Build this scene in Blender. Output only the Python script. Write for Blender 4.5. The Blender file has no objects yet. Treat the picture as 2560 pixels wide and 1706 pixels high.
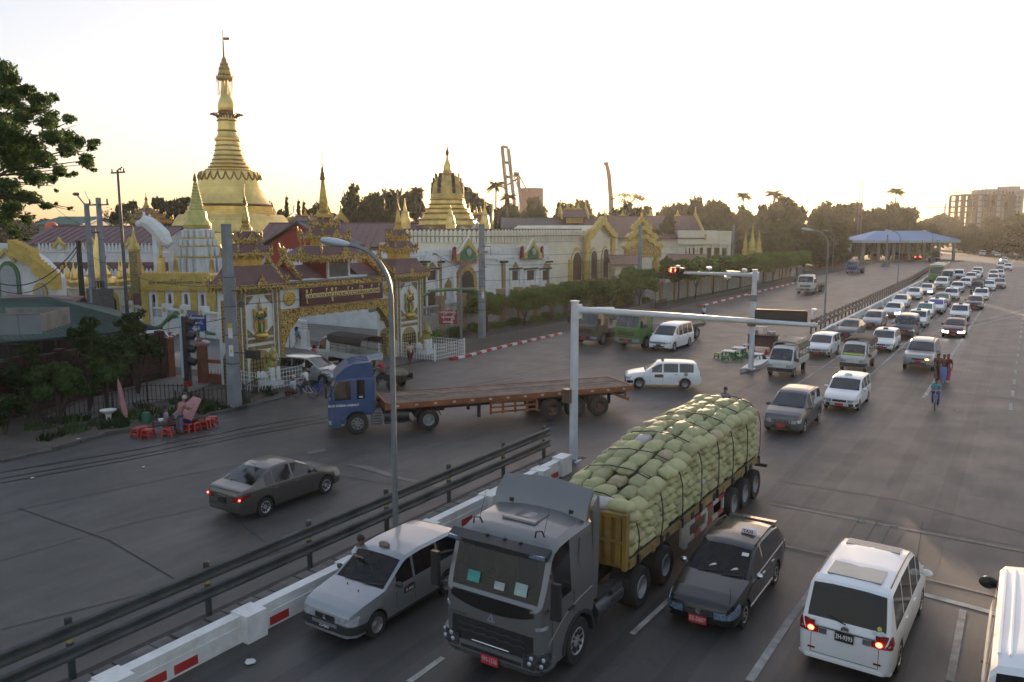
import bpy,math,random
from mathutils import Vector,Matrix
RND=random.Random(11)
sc=bpy.context.scene
COL=sc.collection
rad=math.radians
# camera
CAM_H=9.0
FPX,VPX,HZY=2000.0,2588.0,573.0
PITCH=math.atan((853-HZY)/FPX)
YAW=math.atan((VPX-1280)/(FPX/math.cos(PITCH)))
FW=Vector((-math.sin(YAW)*math.cos(PITCH),math.cos(YAW)*math.cos(PITCH),-math.sin(PITCH)))
RT=Vector((math.cos(YAW),math.sin(YAW),0))
UP=RT.cross(FW)
cam=bpy.data.cameras.new('camera');cam_o=bpy.data.objects.new('camera',cam);COL.objects.link(cam_o)
cam.sensor_width=36;cam.lens=36*FPX/2560;cam.clip_end=6000;cam.clip_start=.3
m=Matrix((RT,UP,-FW)).transposed().to_4x4();m.translation=(0,0,CAM_H);cam_o.matrix_world=m
sc.camera=cam_o
# sky, sun, exposure
SUN_EL=4.0
SUN_AZ=rad(19.5)
w=bpy.data.worlds.new('World');sc.world=w;w.use_nodes=True
nt=w.node_tree;bg=nt.nodes['Background']
sky=nt.nodes.new('ShaderNodeTexSky');sky.sky_type='NISHITA';sky.sun_disc=False
sky.sun_elevation=rad(SUN_EL);sky.sun_rotation=-SUN_AZ
sky.altitude=0;sky.air_density=1.0;sky.dust_density=1.7;sky.ozone_density=2.4
hs=nt.nodes.new('ShaderNodeHueSaturation');hs.inputs['Saturation'].default_value=1.0
gm=nt.nodes.new('ShaderNodeGamma');gm.inputs[1].default_value=.5
nt.links.new(sky.outputs[0],gm.inputs[0]);nt.links.new(gm.outputs[0],hs.inputs['Color'])
tint=nt.nodes.new('ShaderNodeMix');tint.data_type='RGBA';tint.blend_type='MULTIPLY';tint.inputs[0].default_value=1;tint.inputs[7].default_value=(1.09,.96,.95,1)
nt.links.new(hs.outputs[0],tint.inputs[6]);nt.links.new(tint.outputs[2],bg.inputs[0]);bg.inputs[1].default_value=.15
sun=bpy.data.lights.new('sun','SUN');sun_o=bpy.data.objects.new('sun',sun);COL.objects.link(sun_o)
sun.energy=3.2;sun.angle=rad(.6);sun.color=(1,.70,.42)
sd=Vector((-math.sin(SUN_AZ)*math.cos(rad(SUN_EL)),math.cos(SUN_AZ)*math.cos(rad(SUN_EL)),math.sin(rad(SUN_EL))))
sun_o.rotation_euler=(-sd).to_track_quat('-Z','Y').to_euler()
vs=sc.view_settings;vs.view_transform='Standard';vs.look='None';vs.gamma=1;vs.use_curve_mapping=False
vs.exposure=2.2
cy=sc.cycles
cy.use_denoising=True;cy.max_bounces=6;cy.diffuse_bounces=2;cy.glossy_bounces=3;cy.transmission_bounces=4
cy.transparent_max_bounces=8;cy.volume_bounces=1;cy.caustics_reflective=False;cy.caustics_refractive=False
cy.sample_clamp_indirect=4
# measuring helpers (positions read off the photograph, in 2353-px-wide units)
KPX=2560/2353
def ray(px,py):
 return FW+RT*((px*KPX-1280)/FPX)+UP*((853-py*KPX)/FPX)
def G(px,py,z=.0):
 d=ray(px,py);t=(z-CAM_H)/d.z
 return Vector((d.x*t,d.y*t,z))
def A(px,py,depth):
 d=ray(px,py);return Vector((0,0,CAM_H))+d*depth
def PXL(px,py,X):
 d=ray(px,py);t=X/d.x;return Vector((X,d.y*t,CAM_H+d.z*t))
def zat(px,py,P):
 d=ray(px,py);return CAM_H+d.z*(Vector((P.x,P.y)).length/Vector((d.x,d.y)).length)
# materials
def ramp(nt,fac,stops):
 r=nt.nodes.new('ShaderNodeValToRGB');e=r.color_ramp.elements
 while len(e)<len(stops):e.new(.5)
 for k,(p,c)in enumerate(stops):e[k].position=p;e[k].color=(*c,1)
 nt.links.new(fac,r.inputs[0]);return r.outputs[0]
def noise(nt,vec,scale,detail=4,rough=.6,dist=0):
 n=nt.nodes.new('ShaderNodeTexNoise');n.inputs['Scale'].default_value=scale;n.inputs['Detail'].default_value=detail
 n.inputs['Roughness'].default_value=rough;n.inputs['Distortion'].default_value=dist
 if vec is not None:nt.links.new(vec,n.inputs['Vector'])
 return n.outputs['Fac']
def mixc(nt,fac,a,b,mode='MIX'):
 x=nt.nodes.new('ShaderNodeMix');x.data_type='RGBA';x.blend_type=mode
 for sock,val in((x.inputs[0],fac),(x.inputs[6],a),(x.inputs[7],b)):
  if hasattr(val,'is_output'):nt.links.new(val,sock)
  elif isinstance(val,(int,float)):sock.default_value=val
  else:sock.default_value=(*val,1)
 return x.outputs[2]
MATS={}
def M(name,c=(.5,.5,.5),rough=.5,metal=0,var=.18,scale=3.0,dirt=None,dirt_amt=.5,bump=0,bscale=40,coat=0,spec=.5,rnd=0,emit=None,trans=0,wave=None):
 if name in MATS:return MATS[name]
 m=bpy.data.materials.new(name);m.use_nodes=True;nt=m.node_tree
 b=nt.nodes['Principled BSDF'];tc=nt.nodes.new('ShaderNodeTexCoord');vec=tc.outputs['Object']
 col=None
 if var:
  f=noise(nt,vec,scale)
  lo=tuple(max(0,x*(1-var))for x in c);hi=tuple(min(1,x*(1+var))for x in c)
  col=ramp(nt,f,[(.3,lo),(.7,hi)])
 if dirt is not None:
  f2=ramp(nt,noise(nt,vec,scale*.6,6,.7,.6),[(.42,(0,0,0)),(.72,(dirt_amt,)*3)])
  col=mixc(nt,f2,col if col is not None else c,dirt)
 if rnd:
  oi=nt.nodes.new('ShaderNodeObjectInfo')
  v=ramp(nt,oi.outputs['Random'],[(0,(1-rnd,)*3),(1,(1+rnd*.6,)*3)])
  col=mixc(nt,1.0,col if col is not None else c,v,'MULTIPLY')
 if wave:
  wv=nt.nodes.new('ShaderNodeTexWave');wv.inputs['Scale'].default_value=wave[0];wv.bands_direction=wave[1]
  nt.links.new(vec,wv.inputs['Vector'])
  bm=nt.nodes.new('ShaderNodeBump');bm.inputs['Strength'].default_value=wave[2];bm.inputs['Distance'].default_value=.05
  nt.links.new(wv.outputs[1],bm.inputs['Height']);nt.links.new(bm.outputs[0],b.inputs['Normal'])
 if col is None:b.inputs['Base Color'].default_value=(*c,1)
 else:nt.links.new(col,b.inputs['Base Color'])
 b.inputs['Roughness'].default_value=rough;b.inputs['Metallic'].default_value=metal
 b.inputs['Coat Weight'].default_value=coat;b.inputs['Coat Roughness'].default_value=.06
 b.inputs['Specular IOR Level'].default_value=spec
 if emit:
  b.inputs['Emission Color'].default_value=(*emit[0],1);b.inputs['Emission Strength'].default_value=emit[1]
 if trans:b.inputs['Transmission Weight'].default_value=trans
 if bump:
  bm=nt.nodes.new('ShaderNodeBump');bm.inputs['Strength'].default_value=bump;bm.inputs['Distance'].default_value=.03
  nt.links.new(noise(nt,vec,bscale,5),bm.inputs['Height']);nt.links.new(bm.outputs[0],b.inputs['Normal'])
 MATS[name]=m;return m
# mesh builder
class MB:
 def __init__(s):s.v=[];s.f=[];s.mi=[];s.T=None;s.cur=0
 def pt(s,p):
  p=Vector(p)
  if s.T is not None:p=s.T@p
  s.v.append(p[:]);return len(s.v)-1
 def face(s,idx):s.f.append(tuple(idx));s.mi.append(s.cur)
 def quad(s,a,b,c,d):s.face([s.pt(a),s.pt(b),s.pt(c),s.pt(d)])
 def poly(s,pts):s.face([s.pt(p)for p in pts])
 def box(s,x0,x1,y0,y1,z0,z1,top=1.0):
  cx,cy=(x0+x1)/2,(y0+y1)/2
  def q(x,y,z,k):return s.pt((cx+(x-cx)*k,cy+(y-cy)*k,z))
  a=[q(x,y,z0,1)for x,y in((x0,y0),(x1,y0),(x1,y1),(x0,y1))]
  b=[q(x,y,z1,top)for x,y in((x0,y0),(x1,y0),(x1,y1),(x0,y1))]
  s.face(a[::-1]);s.face(b)
  for i in range(4):s.face([a[i],a[(i+1)%4],b[(i+1)%4],b[i]])
  return s
 def cbox(s,c,d,rz=0):
  old=s.T
  mm=Matrix.Translation(c)@Matrix.Rotation(rz,4,'Z');s.T=(old@mm)if old is not None else mm
  s.box(-d[0]/2,d[0]/2,-d[1]/2,d[1]/2,-d[2]/2,d[2]/2);s.T=old;return s
 def tube(s,p0,p1,r0,r1=None,n=8,cap=True):
  r1=r0 if r1 is None else r1
  p0,p1=Vector(p0),Vector(p1);d=p1-p0
  if d.length<1e-6:return s
  d.normalize();a=d.orthogonal().normalized();b=d.cross(a)
  A_=[s.pt(p0+(a*math.cos(t)+b*math.sin(t))*r0)for t in[2*math.pi*i/n for i in range(n)]]
  B_=[s.pt(p1+(a*math.cos(t)+b*math.sin(t))*r1)for t in[2*math.pi*i/n for i in range(n)]]
  for i in range(n):s.face([A_[i],A_[(i+1)%n],B_[(i+1)%n],B_[i]])
  if cap:s.face(A_[::-1]);s.face(B_)
  return s
 def path(s,pts,r,n=6):
  pts=[Vector(p)for p in pts];rings=[]
  for i,p in enumerate(pts):
   d=(pts[min(i+1,len(pts)-1)]-pts[max(i-1,0)]).normalized()
   up=Vector((0,0,1))if abs(d.z)<.95 else Vector((1,0,0))
   a=d.cross(up).normalized();b=a.cross(d);rr=r[i]if isinstance(r,(list,tuple))else r
   rings.append([p+(a*math.cos(2*math.pi*k/n)+b*math.sin(2*math.pi*k/n))*rr for k in range(n)])
  return s.loft(rings)
 def loft(s,rings,caps=True,closed=True):
  I=[[s.pt(p)for p in r]for r in rings];n=len(I[0])
  for i in range(len(I)-1):
   for j in range(n if closed else n-1):
    k=(j+1)%n;s.face([I[i][j],I[i][k],I[i+1][k],I[i+1][j]])
  if caps and closed:s.face(I[0][::-1]);s.face(I[-1])
  return s
 def lathe(s,prof,c=(0,0,0),n=16,cap=True,rot=.0,sq=0):
  c=Vector(c);rings=[]
  for r,z in prof:
   ring=[]
   for k in range(n):
    t=2*math.pi*(k+.5)/n+rot;q=1.0
    if sq:
     q=1/max(abs(math.cos(t-rot)),abs(math.sin(t-rot)))
     q=min(q,sq)
    ring.append(c+Vector((math.cos(t)*r*q,math.sin(t)*r*q,z)))
   rings.append(ring)
  return s.loft(rings,caps=cap)
 def prism(s,pts,a0,a1,ax='y'):
  def w3(p,a):return(p[0],a,p[1])if ax=='y' else(a,p[0],p[1])if ax=='x' else(p[0],p[1],a)
  n=len(pts);P0=[s.pt(w3(p,a0))for p in pts];P1=[s.pt(w3(p,a1))for p in pts]
  s.face(P0[::-1]);s.face(P1)
  for i in range(n):s.face([P0[i],P0[(i+1)%n],P1[(i+1)%n],P1[i]])
  return s
 def ball(s,c,r,n=8,m=6):
  if not isinstance(r,(tuple,list)):r=(r,r,r)
  rings=[]
  for j in range(1,m):
   t=math.pi*j/m
   rings.append([(c[0]+r[0]*math.sin(t)*math.cos(2*math.pi*k/n),c[1]+r[1]*math.sin(t)*math.sin(2*math.pi*k/n),c[2]-r[2]*math.cos(t))for k in range(n)])
  I=[[s.pt(p)for p in q]for q in rings]
  for i in range(len(I)-1):
   for k in range(n):s.face([I[i][k],I[i][(k+1)%n],I[i+1][(k+1)%n],I[i+1][k]])
  b=s.pt((c[0],c[1],c[2]-r[2]));t=s.pt((c[0],c[1],c[2]+r[2]))
  for k in range(n):s.face([b,I[0][(k+1)%n],I[0][k]]);s.face([t,I[-1][k],I[-1][(k+1)%n]])
  return s
 def mesh(s,name,mats,smooth=35):
  me=bpy.data.meshes.new(name);me.from_pydata(s.v,[],s.f)
  for x in(mats if isinstance(mats,(list,tuple))else[mats]):me.materials.append(x)
  if max(s.mi,default=0):me.polygons.foreach_set('material_index',s.mi)
  if smooth:
   me.polygons.foreach_set('use_smooth',[True]*len(me.polygons));me.set_sharp_from_angle(angle=rad(smooth))
  me.update();return me
 def build(s,name,mats,parent=None,loc=None,rz=0,smooth=35):
  return put(name,s.mesh(name,mats,smooth),parent,loc,rz)
def put(name,me,parent=None,loc=None,rz=0):
 o=bpy.data.objects.new(name,me);COL.objects.link(o)
 if parent is not None:o.parent=parent
 if loc is not None:o.location=loc
 if rz:o.rotation_euler=(0,0,rz)
 return o
def tag(o,label=None,cat=None,group=None,kind=None):
 if label:o['label']=label
 if cat:o['category']=cat
 if group:o['group']=group
 if kind:o['kind']=kind
 return o
NTH='first second third fourth fifth sixth seventh eighth ninth tenth eleventh twelfth thirteenth fourteenth fifteenth sixteenth seventeenth eighteenth nineteenth twentieth twenty-first twenty-second twenty-third twenty-fourth twenty-fifth twenty-sixth twenty-seventh'.split()
def thing(name,label,cat,loc=(0,0,0),rz=0,group=None):
 o=bpy.data.objects.new(name,None);COL.objects.link(o);o.empty_display_size=.2
 o.location=loc;o.rotation_euler=(0,0,rz);return tag(o,label,cat,group)
KIDS={}
def kids(o):return[c for c in bpy.data.objects if c.parent is o]
def copy_tree(o,loc=None,rz=None,label=None,group=None,sub=None,parent=None,kk=None):
 """a copy of a thing with copies of its parts and sub-parts; sub maps materials to others"""
 c=o.copy();COL.objects.link(c)
 if parent is not None:c.parent=parent
 if loc is not None:c.location=loc
 if rz is not None:c.rotation_euler=(0,0,rz)
 if label:c['label']=label
 if group:c['group']=group
 if sub and c.type=='MESH':
  for i,sl in enumerate(c.material_slots):
   if sl.material in sub:
    nm=sub[sl.material];c.material_slots[i].link='OBJECT';c.material_slots[i].material=nm
 if kk is None:kk=tree_of(o)
 for ch in kk.get(o,[]):copy_tree(ch,sub=sub,parent=c,kk=kk)
 return c
def tree_of(o):
 if o in KIDS:return KIDS[o]
 d={}
 for x in bpy.data.objects:
  if x.parent is not None:d.setdefault(x.parent,[]).append(x)
 out={};st=[o]
 while st:
  q=st.pop();out[q]=d.get(q,[]);st+=out[q]
 KIDS[o]=out;return out
def text_mesh(body,size,extrude=.004,align='CENTER',bold=0):
 cu=bpy.data.curves.new('lettering','FONT');cu.body=body;cu.size=size;cu.extrude=extrude;cu.align_x=align;cu.align_y='CENTER';cu.offset=bold
 cu.resolution_u=2
 o=bpy.data.objects.new('lettering',cu);me=bpy.data.meshes.new_from_object(o)
 bpy.data.objects.remove(o);return me
def lettering(body,size,mt,parent,loc,rot,extrude=.004,bold=0):
 me=text_mesh(body,size,extrude,bold=bold);me.materials.append(mt)
 o=put('lettering',me,parent,loc);o.rotation_euler=rot;return o
# shared materials
WHITE_P=M('white_paint',(.74,.74,.72),.55,var=.06,scale=2,dirt=(.35,.3,.24),dirt_amt=.45,bump=.1,bscale=20)
RED_P=M('red_kerb_paint',(.42,.035,.03),.6,var=.2,scale=3)
STEEL_D=M('dark_steel',(.10,.105,.11),.45,.6,var=.25,scale=5)
GALV=M('galvanised_steel',(.20,.215,.23),.5,.4,var=.12,scale=3)
CONC=M('concrete',(.22,.21,.19),.9,var=.25,scale=1.5,dirt=(.1,.09,.08),bump=.2,bscale=12)
BLACK=M('black_plastic',(.02,.02,.021),.5,var=.1)
RUBBER=M('rubber',(.022,.021,.02),.8,var=.2)
def asphalt(name,c,patchy,stain):
 m=bpy.data.materials.new(name);m.use_nodes=True;nt=m.node_tree;b=nt.nodes['Principled BSDF']
 tc=nt.nodes.new('ShaderNodeTexCoord').outputs['Object']
 mp=nt.nodes.new('ShaderNodeMapping');mp.inputs['Scale'].default_value=(1,.16,1);nt.links.new(tc,mp.inputs[0])
 lo=tuple(x*(1-patchy)for x in c);hi=tuple(x*(1+patchy)for x in c)
 base=ramp(nt,noise(nt,tc,.22,5,.65,.3),[(.3,lo),(.7,hi)])
 streak=ramp(nt,noise(nt,mp.outputs[0],1.6,5,.65,.2),[(.3,(1-stain,)*3),(.66,(1.06,)*3)])
 col=mixc(nt,1.0,base,streak,'MULTIPLY')
 oil=ramp(nt,noise(nt,tc,.9,6,.7,1.2),[(.56,(0,0,0)),(.72,(.6,)*3)])
 col=mixc(nt,oil,col,tuple(x*.45 for x in c))
 fine=ramp(nt,noise(nt,tc,38,3,.8),[(.3,(.55,)*3),(.72,(1.5,)*3)])
 col=mixc(nt,1.0,col,fine,'MULTIPLY')
 nt.links.new(col,b.inputs['Base Color'])
 rr=ramp(nt,noise(nt,tc,.5,4),[(.3,(.48,)*3),(.7,(.6,)*3)]);nt.links.new(rr,b.inputs['Roughness'])
 bm=nt.nodes.new('ShaderNodeBump');bm.inputs['Strength'].default_value=.5;bm.inputs['Distance'].default_value=.012
 nt.links.new(noise(nt,tc,26,4,.8),bm.inputs['Height']);nt.links.new(bm.outputs[0],b.inputs['Normal'])
 return m
ROAD_L=asphalt('worn_concrete_road',(.070,.067,.062),.24,.36)
ROAD_R=asphalt('asphalt',(.068,.064,.060),.18,.34)
SOIL=M('dry_soil',(.09,.075,.058),.95,var=.35,scale=.8,dirt=(.05,.045,.04),bump=.5,bscale=9)
FAR=M('far_ground',(.07,.07,.05),.95,var=.3,scale=.02)
def sheet(name,poly,z,mt,label=None):
 b=MB();b.poly([(x,y,z)for x,y in poly]);o=b.build(name,mt,smooth=0);tag(o,label,kind='structure');return o
sheet('ground',[(-2500,-60),(2500,-60),(2500,4000),(-2500,4000)],-.02,FAR)
sheet('side_road',[(-34.5,-40),(-14.8,-40),(-14.8,330),(-34.5,330)],-.004,ROAD_L)
sheet('main_road',[(-14.8,-40),(16,-40),(16,420),(-14.8,420)],.0,ROAD_R)
# car builder
def paint(name,c,rough=.32,metal=.0,dirt=.25):
 return M(name,c,rough,metal,var=.04,scale=1.2,dirt=tuple(.5*x+.08 for x in c),dirt_amt=dirt,coat=.6)
P_WHITE=paint('white_car_paint',(.80,.81,.81),dirt=.12)
P_SILVER=paint('silver_car_paint',(.30,.315,.33),.32,.5)
P_BROWN=paint('grey_brown_car_paint',(.10,.095,.088),.3,.5)
P_BLACK=paint('black_car_paint',(.008,.008,.009),.2,0,.03)
P_GREY=paint('dark_grey_car_paint',(.10,.105,.11),.34,.4)
P_NAVY=paint('navy_car_paint',(.025,.03,.06),.3)
P_RED=paint('dark_red_car_paint',(.09,.012,.018),.3)
P_BEIGE=paint('beige_car_paint',(.33,.31,.27),.35,.3)
GLASS=M('dark_car_glass',(.008,.009,.011),.05,var=0,spec=.6,coat=.5)
GLASS_B=M('blue_grey_windscreen',(.018,.026,.034),.06,var=.25,scale=1.2,spec=.6,coat=.5)
GLASS_G=M('green_windscreen',(.05,.16,.13),.1,var=.2,scale=1.5,spec=.6,coat=.5)
GLASS_P=M('purple_windscreen',(.12,.12,.34),.12,var=.2,scale=1.5,spec=.6,coat=.5)
def clear_glass(name,tint):
 m=bpy.data.materials.new(name);m.use_nodes=True;nt=m.node_tree;nt.nodes.clear();N=nt.nodes.new;o=N('ShaderNodeOutputMaterial');t=N('ShaderNodeBsdfTransparent');g=N('ShaderNodeBsdfGlossy');f=N('ShaderNodeFresnel');x=N('ShaderNodeMixShader')
 t.inputs[0].default_value=(*tint,1);g.inputs['Roughness'].default_value=.02;f.inputs[0].default_value=1.5;nt.links.new(f.outputs[0],x.inputs[0]);nt.links.new(t.outputs[0],x.inputs[1]);nt.links.new(g.outputs[0],x.inputs[2]);nt.links.new(x.outputs[0],o.inputs[0]);return m
GLASS_T=clear_glass('tinted_clear_glass',(.42,.46,.46))
SEAT=M('seat_fabric',(.10,.095,.09),.9,var=.2);DASH=M('dashboard_plastic',(.03,.03,.03),.7,var=.2);LINER=M('cabin_liner',(.03,.03,.032),.9,var=.1)
def interior(c,root,rows,driver=None):
 sp=c.sp;s0=sp['cowl'];fl=.35;be=lerp_t(sp['belt'],s0+.4);hw=c.W/2*sp.get('roofw',.8)*.93;ht=lerp_t(sp['top'],sp['wst'])-.12
 b=MB();y0,y1=s0+.05-c.L/2,min(sp['rg'][0],c.L-.12)-.15-c.L/2;b.box(-hw,hw,y0,y1,fl,fl+.03);b.box(-hw,hw,y1,y1+.03,fl,ht);b.box(-hw-.02,-hw,y0+.5,y1,fl,be-.08);b.box(hw,hw+.02,y0+.5,y1,fl,be-.08);b.build('cabin_liner',LINER,root,smooth=0)
 b=MB();b.box(-hw,hw,y0+.02,y0+.42,be-.30,be-.04,.94);d=b.build('dashboard',DASH,root)
 b=MB();b.T=Matrix.Translation((-hw*.5 if driver is None else hw*.5,y0+.58,be-.02))@Matrix.Rotation(rad(65),4,'X');b.lathe([(.165,-.015),(.185,0),(.165,.015),(.15,0),(.165,-.015)],n=18,cap=False);b.box(-.15,.15,-.02,.02,-.01,.01);b.build('steering_wheel',BLACK,d)
 for r in range(rows):
  y=y0+.75+r*.85
  for x in((-hw*.5,hw*.5)if r==0 else(-hw*.55,0,hw*.55)):
   b=MB();q=hw*(.36 if r==0 else .27);b.box(x-q,x+q,y,y+.5,fl+.1,fl+.32,.95);b.T=Matrix.Translation((x,y+.52,fl+.3))@Matrix.Rotation(rad(-14),4,'X');b.box(-q,q,-.06,.08,0,.52,.92);b.box(-q*.5,q*.5,-.04,.05,.53,.70,.9);b.build('seat',SEAT,root)
CHROME=M('chrome',(.6,.6,.6),.15,1,var=.05)
LAMP=M('lamp_glass',(.42,.45,.48),.12,.3,var=.3,scale=9,coat=.6)
LAMP_B=M('bluish_lamp_glass',(.16,.24,.34),.12,.3,var=.5,scale=14,coat=.6)
LAMP_ON=M('lit_headlamp',(.9,.9,.85),.3,var=0,emit=((1,.95,.85),6))
TAIL=M('red_lamp_glass',(.22,.01,.01),.15,var=.2,scale=9,coat=.6)
TAIL_ON=M('lit_brake_lamp',(.8,.03,.02),.3,var=0,emit=((1,.06,.03),4))
AMBER_ON=M('lit_indicator',(.9,.4,.05),.3,var=0,emit=((1,.35,.05),4))
RIM_S=M('steel_rim',(.25,.25,.25),.45,.5,var=.25,scale=6)
RIM_A=M('alloy_rim',(.5,.5,.51),.3,.75,var=.1)
PL_RED=M('red_number_plate',(.42,.03,.05),.5,var=.1)
PL_BLK=M('black_number_plate',(.015,.015,.015),.5,var=.1)
PL_TXT=M('plate_lettering',(.75,.75,.72),.5,var=0)
TRIM=M('dark_trim',(.03,.031,.033),.55,var=.15)
def lerp_t(pts,x):
 if x<=pts[0][0]:return pts[0][1]
 for(a,b),(c,d)in zip(pts,pts[1:]):
  if x<=c:return b+(d-b)*(x-a)/max(1e-6,c-a)
 return pts[-1][1]
class Car:
 """a lofted car shell: stations along its length, s = distance behind the front bumper, facing -Y"""
 def __init__(c,sp):
  c.sp=sp;c.L,c.W,c.H=sp['L'],sp['W'],sp['H'];c.r=sp.get('r',.31)
  c.sill=sp.get('sill',.24);c.ax=sp['ax'];c.Hg=c.H-lerp_t(sp['belt'],c.L*.5)
  c.rw=sp.get('roofw',.80)
 def cross(c,s):
  sp=c.sp
  zt=lerp_t(sp['top'],s);be=min(lerp_t(sp['belt'],s),zt-.03)
  plan=lerp_t(sp.get('nose',[(0,.80),(.05,.88),(.15,.945),(.4,.985),(.8,1)]),s)*lerp_t(sp.get('tail',[(0,.86),(.06,.93),(.2,.975),(.6,1)]),c.L-s)
  w=c.W/2*plan
  zb=c.sill
  zb=max(zb,lerp_t(sp.get('chin',[(0,.30),(.12,.22),(.5,c.sill)]),s),lerp_t(sp.get('rchin',[(0,.36),(.12,.26),(.5,c.sill)]),c.L-s))
  ra=c.r+sp.get('gap',.055)
  for a in c.ax:
   if abs(s-a)<ra:zb=max(zb,c.r*.97+math.sqrt(max(0,ra*ra-(s-a)**2)))
  zb=min(zb,be-.08)
  wb=w*sp.get('beltw',.955);h=zt-be;wr=c.W/2*c.rw*(plan*.5+.5)
  k=min(1,h/max(.05,c.Hg));x5=wb-(wb-wr)*(k**.85)
  p1=max(zb+.03,min(be-.05,.36));p2=max(p1+.01,min(be-.03,.62*be+.05));p3=max(p2+.01,be-.07)
  cr=sp.get('crown',.02)
  return[(w*.955,zb),(w*.985,p1),(w,p2),(w*.985,p3),(wb,be),(x5,be+h*.87),(x5*.90,be+h*.975),(x5*.45,zt+cr*.8*k),(0,zt+cr*k)]
 def side(c,s,z,off=.0):
  q=c.cross(min(max(s,0),c.L));pts=[(b,a)for a,b in q[:7]]
  return lerp_t(pts,z)+off
 def P(c,s,x,z):return(x,s-c.L/2,z)
 def wrapF(c,u,z,off):
  w0=c.side(0,z);a=abs(u);sg=1 if u>=0 else-1
  if a<=w0:return c.P(-off,u,z)
  s=a-w0;return c.P(s-off*.5,sg*c.side(s,z,off),z)
 def wrapR(c,u,z,off):
  w0=c.side(c.L,z);a=abs(u);sg=1 if u>=0 else-1
  if a<=w0:return c.P(c.L+off,u,z)
  s=a-w0;return c.P(c.L-s+off*.5,sg*c.side(c.L-s,z,off),z)
 def patch(c,mb,fn,u0,u1,z0,z1,off=.012,nu=6,nz=2):
  """a raised plate that follows the shell; z0, z1 may be functions of u"""
  Z0=z0 if callable(z0)else(lambda u:z0);Z1=z1 if callable(z1)else(lambda u:z1)
  rows=[]
  for j in range(nz+1):
   rows.append([mb.pt(fn(u0+(u1-u0)*i/nu,Z0(u0+(u1-u0)*i/nu)*(1-j/nz)+Z1(u0+(u1-u0)*i/nu)*j/nz,off))for i in range(nu+1)])
  inn=[]
  for j in range(nz+1):
   inn.append([mb.pt(fn(u0+(u1-u0)*i/nu,Z0(u0+(u1-u0)*i/nu)*(1-j/nz)+Z1(u0+(u1-u0)*i/nu)*j/nz,-.02))for i in range(nu+1)])
  for j in range(nz):
   for i in range(nu):mb.face([rows[j][i],rows[j][i+1],rows[j+1][i+1],rows[j+1][i]])
  ed=[(0,i)for i in range(nu)]+[(j,nu)for j in range(nz)]+[(nz,i)for i in range(nu,0,-1)]+[(j,0)for j in range(nz,0,-1)]
  for a,b in zip(ed,ed[1:]+ed[:1]):mb.face([rows[a[0]][a[1]],rows[b[0]][b[1]],inn[b[0]][b[1]],inn[a[0]][a[1]]])
  return mb
 def sidefn(c,sg):
  return lambda s,z,off:c.P(s,sg*c.side(s,z,off),z)
 def stations(c):
  sp=c.sp;S={0,.02,.05,.1,.18,.28,.4,c.L,c.L-.03,c.L-.07,c.L-.13,c.L-.22,c.L-.34,c.L-.5}
  for a in c.ax:
   ra=c.r+sp.get('gap',.055)
   for k in range(13):S.add(a-ra*math.cos(math.pi*k/12)*.9999)
   S.add(a-ra-.01);S.add(a+ra+.01)
  for k in('top','belt'):
   for p,_ in sp[k]:S.add(p)
  for a,b in sp['sw']:S|={a,b}
  S|={sp['cowl'],sp['wst'],sp['rg'][0],sp['rg'][1]}
  x=.0
  while x<c.L:S.add(x);x+=.28
  o=sorted(max(0,min(c.L,round(x,3)))for x in S);r=[o[0]]
  for x in o[1:]:
   if x-r[-1]>.006:r.append(x)
  r[-1]=c.L;return r
 def shell(c,root,body_mat,ws_mat=GLASS_B,glass=GLASS):
  sp=c.sp;st=c.stations();bufs={}
  def buf(k):return bufs.setdefault(k,MB())
  rings=[]
  for s in st:
   q=c.cross(s);rings.append([c.P(s,x,z)for x,z in q]+[c.P(s,-x,z)for x,z in q[-2::-1]])
  nq=9;n=len(rings[0])
  body=buf('body');I=[[body.pt(p)for p in r]for r in rings]
  def inr(s,a,b):return a-1e-4<=s<=b+1e-4
  for i in range(len(st)-1):
   sm=(st[i]+st[i+1])/2
   for j in range(n):
    k=(j+1)%n;jj=j if j<8 else 15-j
    key='body'
    if j==n-1:key='under'
    elif jj==4:
     for wi,(a,b)in enumerate(sp['sw']):
      if inr(sm,a,b):key='side_window%d%s'%(wi,'l' if j<8 else 'r')
    elif jj in(6,7):
     if inr(sm,sp['cowl'],sp['wst']):key='windshield'
     elif inr(sm,*sp['rg'])and sp['rg'][1]>sp['rg'][0]:key='rear_window'
    if key=='body':body.cur=0;body.face([I[i][j],I[i+1][j],I[i+1][k],I[i][k]])
    elif key=='under':body.cur=1;body.face([I[i][j],I[i+1][j],I[i+1][k],I[i][k]]);body.cur=0
    else:buf(key).quad(rings[i][j],rings[i+1][j],rings[i+1][k],rings[i][k])
  body.face(I[0]);body.face(I[-1][::-1])
  body.build('body',[body_mat,BLACK],root,smooth=32)
  for k,b in bufs.items():
   if k=='body':continue
   nm=k.rstrip('0123456789lr')if k.startswith('side')else k
   b.build(nm,ws_mat if nm=='windshield' else glass,root,smooth=50)
 def wheels(c,root,rim=RIM_S,spokes=0,tw=.19,split=False):
  for a in c.ax:
   for sg in(1,-1):
    wheel(root,c.r,tw,(sg*(c.W/2-.015-tw/2),a-c.L/2,c.r),sg,rim,spokes,split)
WCACHE={}
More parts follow.
